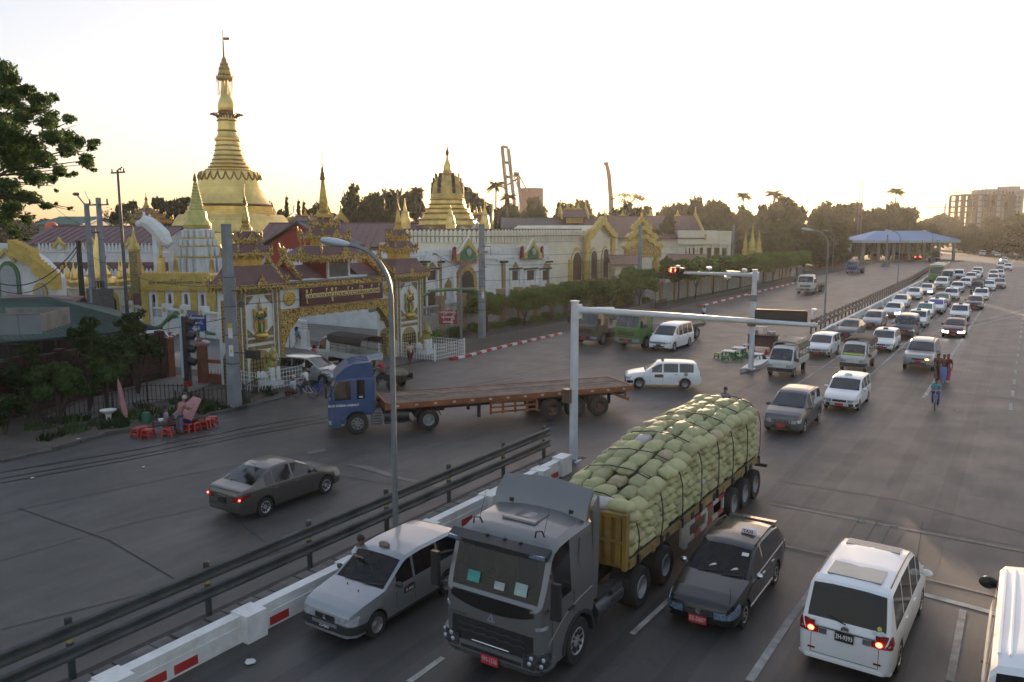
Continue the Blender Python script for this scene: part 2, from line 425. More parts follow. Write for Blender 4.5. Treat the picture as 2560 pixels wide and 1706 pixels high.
def wheel(root,r,tw,loc,sg,rim,spokes,split=False,deep=.04,hub=.62):
 key=(round(r,3),tw,rim.name,spokes,deep,hub)
 if key not in WCACHE:
  rot=Matrix.Rotation(rad(90),4,'Y');t=MB();t.T=rot;h=tw/2
  t.lathe([(r*hub,-h*.9),(r*.93,-h),(r,-h*.7),(r,h*.7),(r*.93,h),(r*hub,h*.9),(r*hub,-h*.9)],n=20,cap=False)
  q=MB();q.T=rot
  q.lathe([(r*hub*1.02,h*.86),(r*hub*.96,h*.95),(r*hub*.86,h*.72),(r*.28,h*.9-deep),(r*.2,h*.9-deep*.4),(.001,h*.9-deep*.4)],n=20,cap=False)
  if spokes:
   q.cur=1
   for k in range(spokes):
    a0=2*math.pi*(k+.28)/spokes;a1=2*math.pi*(k+.72)/spokes
    q.prism([(math.cos(a0)*r*.27,math.sin(a0)*r*.27),(math.cos(a0)*r*hub*.84,math.sin(a0)*r*hub*.84),(math.cos(a1)*r*hub*.84,math.sin(a1)*r*hub*.84),(math.cos(a1)*r*.27,math.sin(a1)*r*.27)],h*.60,h*.88,ax='z')
  WCACHE[key]=(t.mesh('tyre',RUBBER,40),q.mesh('rim',[rim,BLACK],40))
 tm,rm=WCACHE[key]
 wo=put('wheel',tm,root,loc,0 if sg>0 else math.pi)
 put('rim',rm,wo)
 return wo
def mirrors(c,root,mt,s=None,z=None,big=1.0):
 s=c.sp['cowl']+.32 if s is None else s;z=lerp_t(c.sp['belt'],s)+.06 if z is None else z
 for sg in(1,-1):
  b=MB();x=c.side(s,z-.05)
  b.ball((sg*(x+.12),s-c.L/2,z+.02),(.105*big,.055*big,.075*big),10,6)
  b.tube((sg*(x-.03),s-c.L/2+.02,z-.05),(sg*(x+.07),s-c.L/2,z-.01),.022)
  b.build('side_mirror',mt,root)
def seams(c,root,ss,z0=None,zbelt=True,handles=True,hm=None,hz=None):
 for s in ss:
  for sg in(1,-1):
   b=MB();f=c.sidefn(sg);zt=lerp_t(c.sp['belt'],s)-.005
   zs=[.30+(zt-.30)*k/5 for k in range(6)]
   for a,d in zip(zs,zs[1:]):b.quad(f(s-.006,a,.002),f(s+.006,a,.002),f(s+.006,d,.002),f(s-.006,d,.002))
   b.build('door_seam',TRIM,root,smooth=0)
 if handles:
  for s in ss[1:]:
   for sg in(1,-1):
    h=MB();z=(hz or lerp_t(c.sp['belt'],s)-.13);c.patch(h,c.sidefn(sg),s-.24,s-.07,z,z+.03,.028,3,1);h.build('door_handle',hm or TRIM,root)
def plate(root,c,front,txt,mt,z,size=(.36,.17),mat_txt=PL_TXT):
 b=MB();y=-c.L/2-.035 if front else c.L/2+.035
 b.box(-size[0]/2,size[0]/2,y-.006,y+.006,z-size[1]/2,z+size[1]/2);p=b.build('number_plate',mt,root,smooth=0)
 if txt:
  t=lettering(txt,size[1]*.72,mat_txt,p,(0,y+(-.008 if front else .008),z),(rad(90),0,0 if front else math.pi),.002,bold=.003);xs_=[v.co.x for v in t.data.vertices];t.scale.x=min(1,size[0]*.88/(max(xs_)-min(xs_)))
 return p
def taxi_sign(root,c,s,mt,txt=None,x=0):
 z=c.sp['H']-.012;b=MB();b.T=Matrix.Translation((x,s-c.L/2,z));b.box(-.19,.19,-.07,.07,0,.13,.78)
 o=b.build('taxi_sign',mt,root)
 if txt:lettering(txt,.11,M('taxi_lettering',(.3,.02,.03),.5,var=0),o,(x,s-c.L/2-.067,z+.065),(rad(80),0,0),.003,.003)
def wipers(c,root,mt=BLACK):
 b=MB();s=c.sp['cowl'];z=lerp_t(c.sp['top'],s)
 for x in(-.45,.12):
  b.tube(c.P(s-.01,x,z+.015),c.P(s+.06,x+.5,z+.06),.012,n=5)
 b.build('wiper',mt,root)
SPEC={}
SPEC['wagon']=dict(L=4.2,W=1.69,H=1.52,ax=(.76,3.31),r=.295,top=[(0,.66),(.03,.72),(.12,.79),(.4,.87),(.8,.93),(1.08,.97),(1.75,1.42),(1.9,1.48),(2.4,1.52),(3.4,1.51),(3.86,1.47),(3.96,1.42),(4.13,.96),(4.18,.82),(4.2,.78)],belt=[(0,.6),(1.08,.93),(4.2,.96)],cowl=1.08,wst=1.75,rg=(3.96,4.13),sw=[(1.45,2.02),(2.10,2.92),(3.0,3.78)],roofw=.84,nose=[(0,.74),(.03,.84),(.09,.91),(.2,.955),(.5,.99),(.9,1)],tail=[(0,.88),(.04,.94),(.12,.975),(.4,1)])
SPEC['estate']=dict(L=4.4,W=1.695,H=1.5,ax=(.82,3.42),r=.305,top=[(0,.6),(.03,.66),(.14,.74),(.5,.84),(.9,.91),(1.18,.96),(1.95,1.40),(2.12,1.46),(2.6,1.49),(3.5,1.47),(3.85,1.42),(3.95,1.38),(4.3,1.0),(4.36,.9),(4.4,.84)],belt=[(0,.56),(1.18,.9),(4.4,.97)],cowl=1.18,wst=1.95,rg=(3.95,4.28),sw=[(1.6,2.3),(2.37,3.1),(3.17,3.8)],roofw=.77,nose=[(0,.66),(.03,.78),(.09,.87),(.2,.93),(.45,.98),(.8,1)],tail=[(0,.8),(.05,.9),(.15,.96),(.5,1)])
SPEC['sedan']=dict(L=4.43,W=1.70,H=1.5,ax=(.86,3.46),r=.31,top=[(0,.62),(.03,.68),(.15,.77),(.5,.87),(.95,.95),(1.12,.98),(1.9,1.40),(2.05,1.46),(2.45,1.5),(2.9,1.48),(3.2,1.42),(3.85,1.09),(4.0,1.06),(4.3,1.02),(4.38,.97),(4.43,.86)],belt=[(0,.58),(1.12,.93),(4.43,1.0)],cowl=1.12,wst=1.9,rg=(3.2,3.85),sw=[(1.55,2.28),(2.36,3.05),(3.09,3.42)],roofw=.74,nose=[(0,.62),(.03,.75),(.09,.85),(.2,.92),(.45,.975),(.8,1)],tail=[(0,.78),(.05,.87),(.15,.94),(.5,1)])
SPEC['hatch']=dict(L=3.84,W=1.73,H=1.5,ax=(.78,3.22),r=.31,top=[(0,.62),(.03,.7),(.14,.8),(.5,.91),(.9,.98),(1.05,1.0),(1.72,1.40),(1.9,1.46),(2.3,1.5),(3.0,1.46),(3.3,1.40),(3.68,1.02),(3.8,.9),(3.84,.84)],belt=[(0,.58),(1.05,.94),(3.84,1.02)],cowl=1.05,wst=1.72,rg=(3.3,3.68),sw=[(1.42,2.1),(2.18,2.85)],roofw=.74,nose=[(0,.66),(.03,.78),(.09,.87),(.2,.93),(.45,.98),(.8,1)],tail=[(0,.8),(.05,.9),(.15,.96),(.5,1)])
SPEC['minivan']=dict(L=4.85,W=1.83,H=1.93,ax=(.9,3.85),r=.335,top=[(0,.74),(.03,.82),(.12,.92),(.4,1.03),(.72,1.12),(.84,1.15),(1.62,1.76),(1.8,1.84),(2.3,1.91),(3.4,1.93),(4.3,1.90),(4.5,1.86),(4.56,1.82),(4.77,1.12),(4.82,.98),(4.85,.9)],belt=[(0,.7),(.84,1.06),(4.85,1.10)],cowl=.84,wst=1.62,rg=(4.56,4.76),sw=[(1.3,1.72),(1.78,2.5),(2.57,3.5),(3.56,4.4)],roofw=.83,gap=.06,crown=.015,nose=[(0,.70),(.03,.81),(.09,.89),(.2,.94),(.45,.985),(.8,1)],tail=[(0,.86),(.04,.93),(.12,.97),(.4,1)])
SPEC['mpv']=dict(L=4.4,W=1.735,H=1.69,ax=(.85,3.59),r=.32,top=[(0,.72),(.03,.8),(.12,.9),(.45,1.0),(.9,1.07),(1.02,1.09),(1.85,1.56),(2.0,1.63),(2.5,1.69),(3.5,1.66),(4.0,1.6),(4.08,1.56),(4.33,1.1),(4.38,.95),(4.4,.88)],belt=[(0,.68),(1.02,1.0),(4.4,1.06)],cowl=1.02,wst=1.85,rg=(4.08,4.32),sw=[(1.5,2.2),(2.28,3.1),(3.18,3.95)],roofw=.77,nose=[(0,.68),(.03,.8),(.09,.88),(.2,.94),(.45,.98),(.8,1)],tail=[(0,.82),(.05,.9),(.15,.96),(.5,1)])
SPEC['suv']=dict(L=4.7,W=1.84,H=1.85,ax=(.92,3.67),r=.38,sill=.36,top=[(0,.92),(.03,1.0),(.12,1.07),(.5,1.14),(1.1,1.19),(1.22,1.21),(1.95,1.70),(2.1,1.77),(2.6,1.83),(3.8,1.82),(4.3,1.76),(4.38,1.7),(4.6,1.2),(4.66,1.05),(4.7,.98)],belt=[(0,.88),(1.22,1.13),(4.7,1.17)],cowl=1.22,wst=1.95,rg=(4.38,4.6),sw=[(1.68,2.4),(2.48,3.35),(3.43,4.2)],roofw=.78,gap=.08,chin=[(0,.45),(.2,.38),(.5,.36)],rchin=[(0,.5),(.2,.4),(.5,.36)],nose=[(0,.74),(.03,.84),(.09,.91),(.2,.955),(.45,.985),(.8,1)],tail=[(0,.84),(.05,.92),(.15,.97),(.5,1)])
SPEC['boxvan']=dict(L=4.45,W=1.70,H=1.86,ax=(.85,3.5),r=.31,top=[(0,.84),(.03,.92),(.1,1.0),(.35,1.1),(.62,1.16),(.72,1.18),(1.3,1.72),(1.45,1.8),(1.9,1.86),(3.6,1.86),(4.2,1.82),(4.28,1.77),(4.4,1.15),(4.43,1.0),(4.45,.92)],belt=[(0,.8),(.72,1.08),(4.45,1.1)],cowl=.72,wst=1.3,rg=(4.28,4.39),sw=[(1.12,1.85),(1.93,2.9),(2.98,4.1)],roofw=.84,nose=[(0,.78),(.03,.87),(.09,.93),(.2,.965),(.45,.99),(.8,1)],tail=[(0,.88),(.05,.94),(.15,.975),(.5,1)])
SPEC['hiace']=dict(L=5.3,W=1.88,H=2.25,ax=(1.0,4.1),r=.34,sill=.28,top=[(0,1.02),(.03,1.12),(.1,1.2),(.2,1.24),(.95,2.05),(1.15,2.16),(1.6,2.23),(4.7,2.25),(5.05,2.2),(5.12,2.12),(5.22,1.2),(5.27,1.05),(5.3,.95)],belt=[(0,1.0),(.2,1.14),(5.3,1.18)],cowl=.2,wst=.95,rg=(5.12,5.22),sw=[(.7,1.5),(1.58,2.8),(2.88,4.0),(4.08,4.95)],roofw=.86,crown=.03,nose=[(0,.80),(.03,.88),(.09,.93),(.2,.965),(.45,.99),(.8,1)],tail=[(0,.9),(.05,.95),(.15,.98),(.5,1)])
def simple_car(kind,name,label,cat,body,ws=GLASS_B,dark_bumper=False,plate_mat=PL_RED,lit=0,sign=None,rails=False,rim=RIM_S,spokes=0,group=None,mirror=None,trim_low=False):
 """one car of the queue with all its parts"""
 c=Car(SPEC[kind]);root=thing(name,label,cat,group=group);sp=c.sp
 c.shell(root,body,ws);c.wheels(root,rim,spokes)
 zl=sp['top'][0][1];w0=c.side(0,zl-.08)
 for sg in(1,-1):
  b=MB();c.patch(b,lambda u,z,o:c.wrapF(sg*u,z,o),w0*.62,w0+.26,lambda u:zl-.17+.03*(u>w0),lambda u:zl-.02+max(0,u-w0)*.22,.014,7,2)
  on=(lit==2)or(lit==1 and sg==1)
  b.build('headlight',LAMP_ON if on else LAMP,root)
  b=MB();c.patch(b,lambda u,z,o:c.wrapR(sg*u,z,o),c.side(c.L,.8)-.14,c.side(c.L,.8)+.05,zl-.02,zl+.26,.014,4,2);b.build('taillight',TAIL,root)
 b=MB();c.patch(b,c.wrapF,-w0*.55,w0*.55,zl-.15,zl-.035,.015,4,1);b.build('grille',BLACK,root)
 b=MB();c.patch(b,c.wrapF,-w0*.5,w0*.5,zl-.075,zl-.055,.024,4,1);b.build('grille_bar',CHROME,root)
 zb0=.30 if kind!='suv' else .46
 if dark_bumper:
  b=MB();c.patch(b,c.wrapF,-w0-.42,w0+.42,zb0+.02,zl-.2,.03,14,1);b.build('bumper',TRIM,root)
 else:
  b=MB();c.patch(b,c.wrapF,-w0*.72,w0*.72,zb0+.04,zb0+.13,.012,6,1);b.build('air_intake',BLACK,root)
 b=MB();c.patch(b,c.wrapF,-w0-.25,w0+.25,zb0-.02,zb0+.02,.02,8,1);b.build('front_lip',TRIM,root)
 plate(root,c,True,None,plate_mat,zl-.27)
 plate(root,c,False,None,plate_mat,zl-.02)
 mirrors(c,root,mirror or body);wipers(c,root)
 seams(c,root,[sp['sw'][0][0]-.1]+[a[0]-.04 for a in sp['sw'][1:]],hm=TRIM)
 if sign:taxi_sign(root,c,sp['wst']+.35,sign)
 if rails:
  for sg in(1,-1):
   b=MB();pts=[c.P(s,sg*c.W/2*sp['roofw']*.86,lerp_t(sp['top'],s)+(.05 if 0<k<5 else-.02))for k,s in enumerate([sp['wst']+.2+(sp['rg'][0]-.3-sp['wst']-.2)*q/5 for q in range(6)])]
   b.path(pts,.025);b.build('roof_rail',GALV,root)
 return root
def at_front(px,py,L):
 g=G(px,py);return Vector((g.x,g.y+L/2,0))
# cars close to the camera
def placed(o,x,y,rz=0):o.location=(x,y,0);o.rotation_euler=(0,0,rz);return o
def detail_front(c,root,gw=.5,gz=None,lamp=LAMP,chrome=True):
 pass
c=Car(SPEC['wagon']);o=thing('taxi_wagon','silver taxi estate car with a brown roof sign, stopped beside the white wall','car')
c.shell(o,P_SILVER,GLASS_T);interior(c,o,2)
c.wheels(o,RIM_S,0)
w0=c.side(0,.6)
for sg in(1,-1):
 b=MB();c.patch(b,lambda u,z,off:c.wrapF(sg*u,z,off),w0*.5,w0+.20,.53,lambda u:.655+max(0,u-w0)*.25,.016,8,2);b.build('headlight',LAMP,o)
 b=MB();c.patch(b,lambda u,z,off:c.wrapR(sg*u,z,off),.70,.86,.62,.95,.014,4,2);b.build('taillight',TAIL,o)
b=MB();c.patch(b,c.wrapF,-w0*.49,w0*.49,.53,.645,.02,6,1);g=b.build('grille',BLACK,o)
b=MB();b.lathe([(.055,0),(.06,.012),(.038,.014),(.036,.004)],n=16);bo=b.build('badge',CHROME,g,(0,-c.L/2-.022,.59));bo.rotation_euler=(rad(90),0,0)
b=MB();c.patch(b,c.wrapF,-w0-.48,w0+.48,.32,.5,.035,20,2);b.build('bumper',TRIM,o)
b=MB();c.patch(b,c.wrapF,-w0*.62,w0*.62,.42,.5,.045,10,1);b.build('bumper_panel',P_SILVER,o)
b=MB();c.patch(b,c.wrapF,-w0-.3,w0+.3,.25,.32,.03,12,1);b.build('front_lip',P_SILVER,o)
plate(o,c,True,'7L-4567',PL_BLK,.40)
mirrors(c,o,TRIM);wipers(c,o);seams(c,o,[1.40,2.06,2.96],hm=BLACK)
b=MB();b.ball((0,0,.05),(.17,.085,.075),12,8);b.T=None;b.build('taxi_sign',M('faded_brown_sign',(.19,.15,.11),.6,var=.3,scale=9),o,(-.05,2.0-c.L/2,1.50))
f=c.sidefn(1);b=MB();c.patch(b,f,1.66,2.02,.68,.79,.012,2,1);so=b.build('door_plate',PL_BLK,o)
b=MB();c.patch(b,f,1.66,2.02,.795,.83,.012,2,1);b.build('door_plate_header',M('orange_red_sticker',(.3,.06,.03),.5),so)
lettering('7L-4567',.085,PL_TXT,so,(c.side(1.84,.735,.018),1.84-c.L/2,.735),(rad(90),0,rad(90)),.002,.002)
for s in(.78,.9):
 b=MB();b.ball((0,0,0),.018,6,4);b.build('washer_nozzle',BLACK,o,c.P(s,.25 if s<.8 else-.2,lerp_t(SPEC['wagon']['top'],s)+.02))
b=MB();c.patch(b,c.sidefn(1),.9,3.2,.26,.30,.012,8,1);b.build('sill_trim',TRIM,o)
placed(o,-12.42,11.65+c.L/2)
c=Car(SPEC['estate']);o=thing('taxi_estate','black taxi estate car with roof rails and a red number plate','car')
c.shell(o,P_BLACK,GLASS_T);interior(c,o,2);c.wheels(o,RIM_A,8)
w0=c.side(0,.55)
for sg in(1,-1):
 b=MB();c.patch(b,lambda u,z,off:c.wrapF(sg*u,z,off),w0*.66,w0+.40,lambda u:.43+max(0,u-w0)*.18,lambda u:.585+max(0,u-w0)*.32,.016,9,3);b.build('headlight',LAMP_B,o)
 b=MB();c.patch(b,lambda u,z,off:c.wrapR(sg*u,z,off),.62,.80,.68,.92,.014,4,2);b.build('taillight',TAIL,o)
b=MB();c.patch(b,c.wrapF,-w0*.6,w0*.6,lambda u:.45+abs(u)*.08,.58,.012,8,1);g=b.build('grille',BLACK,o)
for z0,z1 in((.575,.592),(.51,.522),(.44,.452)):
 b=MB();c.patch(b,c.wrapF,-w0*.6,w0*.6,lambda u:z0+(abs(u)*.06 if z0<.5 else 0),lambda u:z1+(abs(u)*.06 if z0<.5 else 0),.025,8,1);b.build('grille_bar',CHROME,g)
b=MB();b.T=Matrix.Diagonal((1.25,1,1,1));b.lathe([(.05,0),(.056,.014),(.036,.016),(.034,.004)],n=16);bo=b.build('badge',CHROME,g,(0,-c.L/2-.03,.535));bo.rotation_euler=(rad(90),0,0)
plate(o,c,True,'EE-5887',PL_RED,.335,(.42,.19),M('plate_lettering_tan',(.6,.42,.3),.5,var=0))
plate(o,c,False,None,PL_RED,.7)
mirrors(c,o,CHROME);wipers(c,o);seams(c,o,[1.55,2.33,3.13],hm=CHROME)
for u in(-.42,.1):
 b=MB();b.prism([(0,0),(.17,.05),(.14,.09),(.08,.07)],0,.02,ax='z');bo=b.build('wiper_cover',WHITE_P,o,c.P(1.30,u+.2,1.06));bo.rotation_euler=(rad(30),0,.2)
b=MB();b.prism([(0,0),(.16,0),(.16,.1),(0,.1)],0,.006,ax='z');bo=b.build('windscreen_sticker',WHITE_P,o,c.P(1.72,.42,1.305));bo.rotation_euler=(rad(30),0,.02)
taxi_sign(o,c,2.75,M('white_sign',(.75,.75,.78),.5,var=.05),'TAXI',.28)
for sg in(1,-1):
 b=MB();b.path([c.P(s,sg*(.655-.02*(s>3)),z)for s,z in((2.05,1.42),(2.12,1.5),(2.6,1.535),(3.3,1.525),(3.75,1.47),(3.8,1.40))],.022);b.build('roof_rail',TRIM,o)
 b=MB();c.patch(b,c.sidefn(sg),1.3,4.0,lambda u:lerp_t(SPEC['estate']['belt'],u)-.02,lambda u:lerp_t(SPEC['estate']['belt'],u),.01,10,1);b.build('chrome_strip',CHROME,o)
 b=MB();c.patch(b,c.sidefn(sg),1.2,3.05,.33,.35,.012,8,1);b.build('sill_strip',CHROME,o)
b=MB();b.loft([[c.P(s,x,z)for s,z in((3.88,1.40),(3.95,1.455),(4.18,1.43),(4.18,1.40))]for x in(-.60,-.3,0,.3,.60)]);b.build('rear_spoiler',P_BLACK,o)
b=MB();b.tube(c.P(.3,.62,.72),c.P(.3,.62,1.08),.008,.004,5);b.build('aerial',BLACK,o)
placed(o,-5.70,16.48+c.L/2)
c=Car(SPEC['minivan']);o=thing('people_carrier','white people carrier seen from behind with its brake lamps lit','minivan')
c.shell(o,P_WHITE,GLASS_B,M('smoked_rear_glass',(.004,.004,.005),.06,var=0,spec=.4));c.wheels(o,RIM_A,10)
w0=c.side(c.L,.95)
for sg in(1,-1):
 b=MB();c.patch(b,lambda u,z,off:c.wrapR(sg*u,z,off),.50,w0+.02,.86,.97,.016,5,1);t=b.build('taillight',TAIL,o)
 b=MB();c.patch(b,lambda u,z,off:c.wrapR(sg*u,z,off),w0-.10,w0+.16,.86,1.10,.022,6,2);t2=b.build('taillight',TAIL,o)
 b=MB();b.ball(c.wrapR(sg*(w0-.03),.94,.028),(.065,.02,.055),10,6);b.build('brake_lamp',TAIL_ON,t2)
 b=MB();c.patch(b,lambda u,z,off:c.wrapR(sg*u,z,off),.34,.49,.86,.96,.018,3,1);b.build('reversing_lamp',CHROME,o)
 b=MB();c.patch(b,lambda u,z,off:c.wrapR(sg*u,z,off),w0-.12,w0+.02,.50,.535,.014,3,1);b.build('bumper_reflector',TAIL,o)
 b=MB();c.patch(b,lambda u,z,off:c.wrapF(sg*u,z,off),.45,.85,.55,.72,.014,6,2);b.build('headlight',LAMP,o)
 b=MB();b.path([c.P(s,sg*.70,lerp_t(SPEC['minivan']['top'],s)-.008)for s in(1.9,2.3,3.4,4.25)],.014);b.build('roof_channel',TRIM,o)
 b=MB();c.patch(b,lambda u,z,off:c.wrapR(sg*u,z,off),.635,.645,.42,.84,.003,1,3);b.build('tailgate_seam',TRIM,o,smooth=0)
b=MB();c.patch(b,c.wrapR,-.78,.78,.985,1.015,.02,10,1);b.build('chrome_strip',CHROME,o)
b=MB();c.patch(b,c.wrapR,-.64,.64,.415,.425,.004,8,1);b.build('tailgate_seam',TRIM,o,smooth=0)
b=MB();c.patch(b,c.wrapR,-w0-.2,w0+.2,.30,.36,.02,12,1);b.build('rear_skirt',P_WHITE,o)
plate(o,c,False,'3H-9393',PL_BLK,.90,(.36,.19))
b=MB();b.T=Matrix.Diagonal((1.3,1,1,1));b.lathe([(.055,0),(.06,.012),(.042,.014),(.04,.004)],n=16);bo=b.build('badge',CHROME,o,(0,c.L/2+.03-.03,1.06));bo.rotation_euler=(rad(-90),0,0)
b=MB();b.tube(c.P(4.79,0,1.13),c.P(4.75,.34,1.22),.014,n=5);b.build('rear_wiper',BLACK,o)
for x,z,col in((-.62,1.22,'yellow'),(-.68,1.14,'white'),(-.54,1.13,'white')):
 b=MB();b.lathe([(.045,0),(.045,.004)],n=12);bo=b.build('round_sticker',M(col+'_sticker',(.6,.6,.1)if col=='yellow' else(.6,.65,.62),.6),o,c.P(4.768 if z>1.2 else 4.79,x,z));bo.rotation_euler=(rad(-74),0,0)
b=MB();b.box(-.52,.52,3.55-c.L/2,4.25-c.L/2,1.905,1.938);b.build('sunroof',M('tinted_sunroof',(.22,.25,.22),.12,var=.1,coat=.5),o)
b=MB();b.box(-.56,.56,2.0-c.L/2,2.35-c.L/2,1.87,1.925);b.build('front_sunroof',M('dark_sunroof',(.1,.1,.07),.15,var=.1,coat=.5),o)
mirrors(c,o,P_WHITE,big=1.15);seams(c,o,[1.70,2.53,3.53],hm=P_WHITE);wipers(c,o)
placed(o,-2.52,16.25+c.L/2,math.pi-.03)
sp=dict(SPEC['hiace']);sp['L']=5.6;c=Car(SPEC['hiace']);o=thing('minibus','white minibus with a ribbed roof, beside the white people carrier','minibus')
c.shell(o,P_WHITE,GLASS_B);c.wheels(o,RIM_S)
for x in(-.72,-.58,-.2,.2,.58,.72):
 b=MB();b.path([c.P(s,x,lerp_t(SPEC['hiace']['top'],s)+.03-.05*(abs(x)/.8)**2)for s in(1.5,2.5,3.5,4.8)],.025);b.build('roof_rib',P_WHITE,o)
mirrors(c,o,BLACK,s=.62,z=1.55,big=1.6)
for sg in(1,-1):
 b=MB();c.patch(b,lambda u,z,off:c.wrapR(sg*u,z,off),.72,.92,.75,1.1,.014,4,2);b.build('taillight',TAIL,o)
 b=MB();c.patch(b,lambda u,z,off:c.wrapF(sg*u,z,off),.5,.85,.72,.92,.014,4,2);b.build('headlight',LAMP,o)
seams(c,o,[.95,2.8]);plate(o,c,False,None,PL_RED,.7)
placed(o,.82,19.2-c.L/2*1.13,math.pi);o.scale=(1.1,1.13,1.13)
c=Car(SPEC['sedan']);o=thing('sedan','grey-brown saloon car driving away on the empty left road','car')
c.shell(o,P_BROWN,GLASS_B);c.wheels(o,RIM_A,10,tw=.2)
w0=c.side(c.L,.8)
for sg in(1,-1):
 b=MB();c.patch(b,lambda u,z,off:c.wrapR(sg*u,z,off),w0-.20,w0+.34,lambda u:.70+max(0,u-w0)*.35,lambda u:.84+max(0,u-w0)*.22,.016,9,2);t=b.build('taillight',TAIL,o)
 b=MB();b.ball(c.wrapR(sg*(w0+.06),.77,.02),(.035,.03,.03),10,6);b.build('brake_lamp',TAIL_ON,t)
 b=MB();c.patch(b,lambda u,z,off:c.wrapF(sg*u,z,off),.38,.95,.52,.66,.014,8,2);b.build('headlight',LAMP,o)
 b=MB();c.patch(b,c.sidefn(sg),1.0,3.2,.26,.29,.012,8,1);b.build('sill_trim',TRIM,o)
b=MB();c.patch(b,c.wrapR,-.22,.22,.80,.845,.022,4,1);b.build('chrome_strip',CHROME,o)
plate(o,c,False,None,PL_BLK,.68,(.34,.15))
b=MB();c.patch(b,c.wrapR,-w0-.5,w0+.5,.52,.535,.008,14,1);b.build('bumper_seam',TRIM,o)
b=MB();c.patch(b,c.wrapR,-.62,.62,.865,.875,.01,8,1);b.build('boot_seam',TRIM,o)
mirrors(c,o,P_BROWN);seams(c,o,[1.5,2.32,3.2],hm=CHROME,hz=.82);wipers(c,o)
b=MB();b.tube(c.P(3.1,0,1.45),c.P(3.35,0,1.62),.008,.004,5);b.build('aerial',BLACK,o)
b=MB();b.box(-.05,.05,0,.01,0,.03);bo=b.build('windscreen_sticker',M('yellow_sticker',(.5,.4,.08),.6),o,c.P(3.80,.36,1.13));bo.rotation_euler=(rad(-60),0,0)
placed(o,-20.55,16.16-(c.L-3.46)+c.L/2,math.pi)
# trucks
P_TGREY=paint('taupe_truck_paint',(.17,.17,.168),.34,.35,.4)
P_BLUE=paint('blue_truck_paint',(.022,.075,.20),.38,0,.4)
P_ORANGE=M('rusty_orange_steel',(.26,.085,.03),.6,var=.25,scale=2,dirt=(.08,.04,.025),dirt_amt=.7)
P_YEL=M('ochre_steel',(.30,.19,.045),.55,var=.2,scale=1.5,dirt=(.12,.07,.03),dirt_amt=.7)
PLANK=M('weathered_deck_board',(.17,.125,.095),.8,var=.4,scale=1.6,dirt=(.08,.06,.05),dirt_amt=.8,rnd=.25,bump=.3,bscale=14)
FRAME=M('dirty_chassis_steel',(.035,.033,.032),.6,.3,var=.3)
MIRR=BLACK
SPEC['howo']=dict(L=2.15,W=2.45,H=3.02,ax=(1.42,),r=.5,gap=.10,sill=.42,top=[(0,1.66),(.03,1.72),(.07,1.77),(.40,2.72),(.50,2.84),(.72,2.93),(1.2,2.98),(2.0,3.0),(2.15,2.98)],belt=[(0,1.62),(.07,1.72),(2.15,1.76)],cowl=.07,wst=.42,rg=(2.15,2.15),sw=[(.36,1.1)],roofw=.93,beltw=.99,crown=.03,nose=[(0,.86),(.03,.91),(.08,.945),(.2,.975),(.4,1)],tail=[(0,.97),(.1,1)],chin=[(0,.42),(2,.42)],rchin=[(0,.9),(.3,.9),(.301,.42)])
SPEC['bluecab']=dict(SPEC['howo'],L=1.95,H=3.0,r=.48,ax=(1.2,),gap=.08,sw=[(.25,.95),(1.2,1.55)],sill=.40,roofw=.9,belt=[(0,1.50),(.07,1.56),(1.95,1.62)],top=[(0,1.52),(.03,1.58),(.07,1.62),(.34,2.4),(.45,2.5),(.8,2.55),(1.95,2.58)],wst=.35)
SPEC['midcab']=dict(SPEC['howo'],L=1.9,W=2.3,H=2.7,r=.46,ax=(1.15,),gap=.08,sw=[(.3,1.2)],sill=.42,roofw=.88,belt=[(0,1.5),(.07,1.6),(1.9,1.64)],top=[(0,1.52),(.03,1.6),(.07,1.66),(.36,2.42),(.5,2.56),(.9,2.66),(1.9,2.68)],wst=.4)
SPEC['minicab']=dict(SPEC['howo'],L=1.5,W=1.58,H=1.84,r=.28,ax=(.62,),gap=.05,sill=.28,sw=[(.42,1.12)],roofw=.84,beltw=.96,belt=[(0,.86),(.12,.98),(1.5,1.02)],top=[(0,.88),(.03,.94),(.1,1.02),(.16,1.05),(.62,1.66),(.75,1.75),(1.0,1.82),(1.5,1.82)],cowl=.16,wst=.66,nose=[(0,.82),(.03,.88),(.08,.93),(.2,.97),(.4,1)],chin=[(0,.34),(.3,.28)],rchin=[(0,.6),(.2,.6),(.201,.28)])
SPEC['bus']=dict(L=9.5,W=2.4,H=3.05,ax=(2.1,7.0),r=.48,gap=.07,sill=.38,top=[(0,1.35),(.03,1.42),(.06,1.46),(.22,2.7),(.3,2.85),(.5,2.98),(1,3.05),(9.2,3.05),(9.4,2.95),(9.44,2.6),(9.48,1.6),(9.5,1.4)],belt=[(0,1.3),(.06,1.4),(9.5,1.45)],cowl=.06,wst=.22,rg=(9.44,9.48),sw=[(.4,1.5),(1.6,2.9),(3.0,4.3),(4.4,5.7),(5.8,7.1),(7.2,8.9)],roofw=.93,beltw=.99,nose=[(0,.88),(.03,.92),(.1,.96),(.3,1)],tail=[(0,.93),(.1,1)],chin=[(0,.38),(2,.38)],rchin=[(0,.5),(.3,.38)])
def big_mirror(root,x,y,z0,z1,sg):
 b=MB();b.box(x-.10,x+.10,y-.05,y+.05,z0,z1,.9);m=b.build('side_mirror',MIRR,root)
 b=MB();b.tube((x,y,z1-.08),(x-sg*.28,y+.25,z1),.02,n=5);b.tube((x,y,z0+.08),(x-sg*.28,y+.25,z0),.02,n=5);b.build('mirror_arm',MIRR,m)
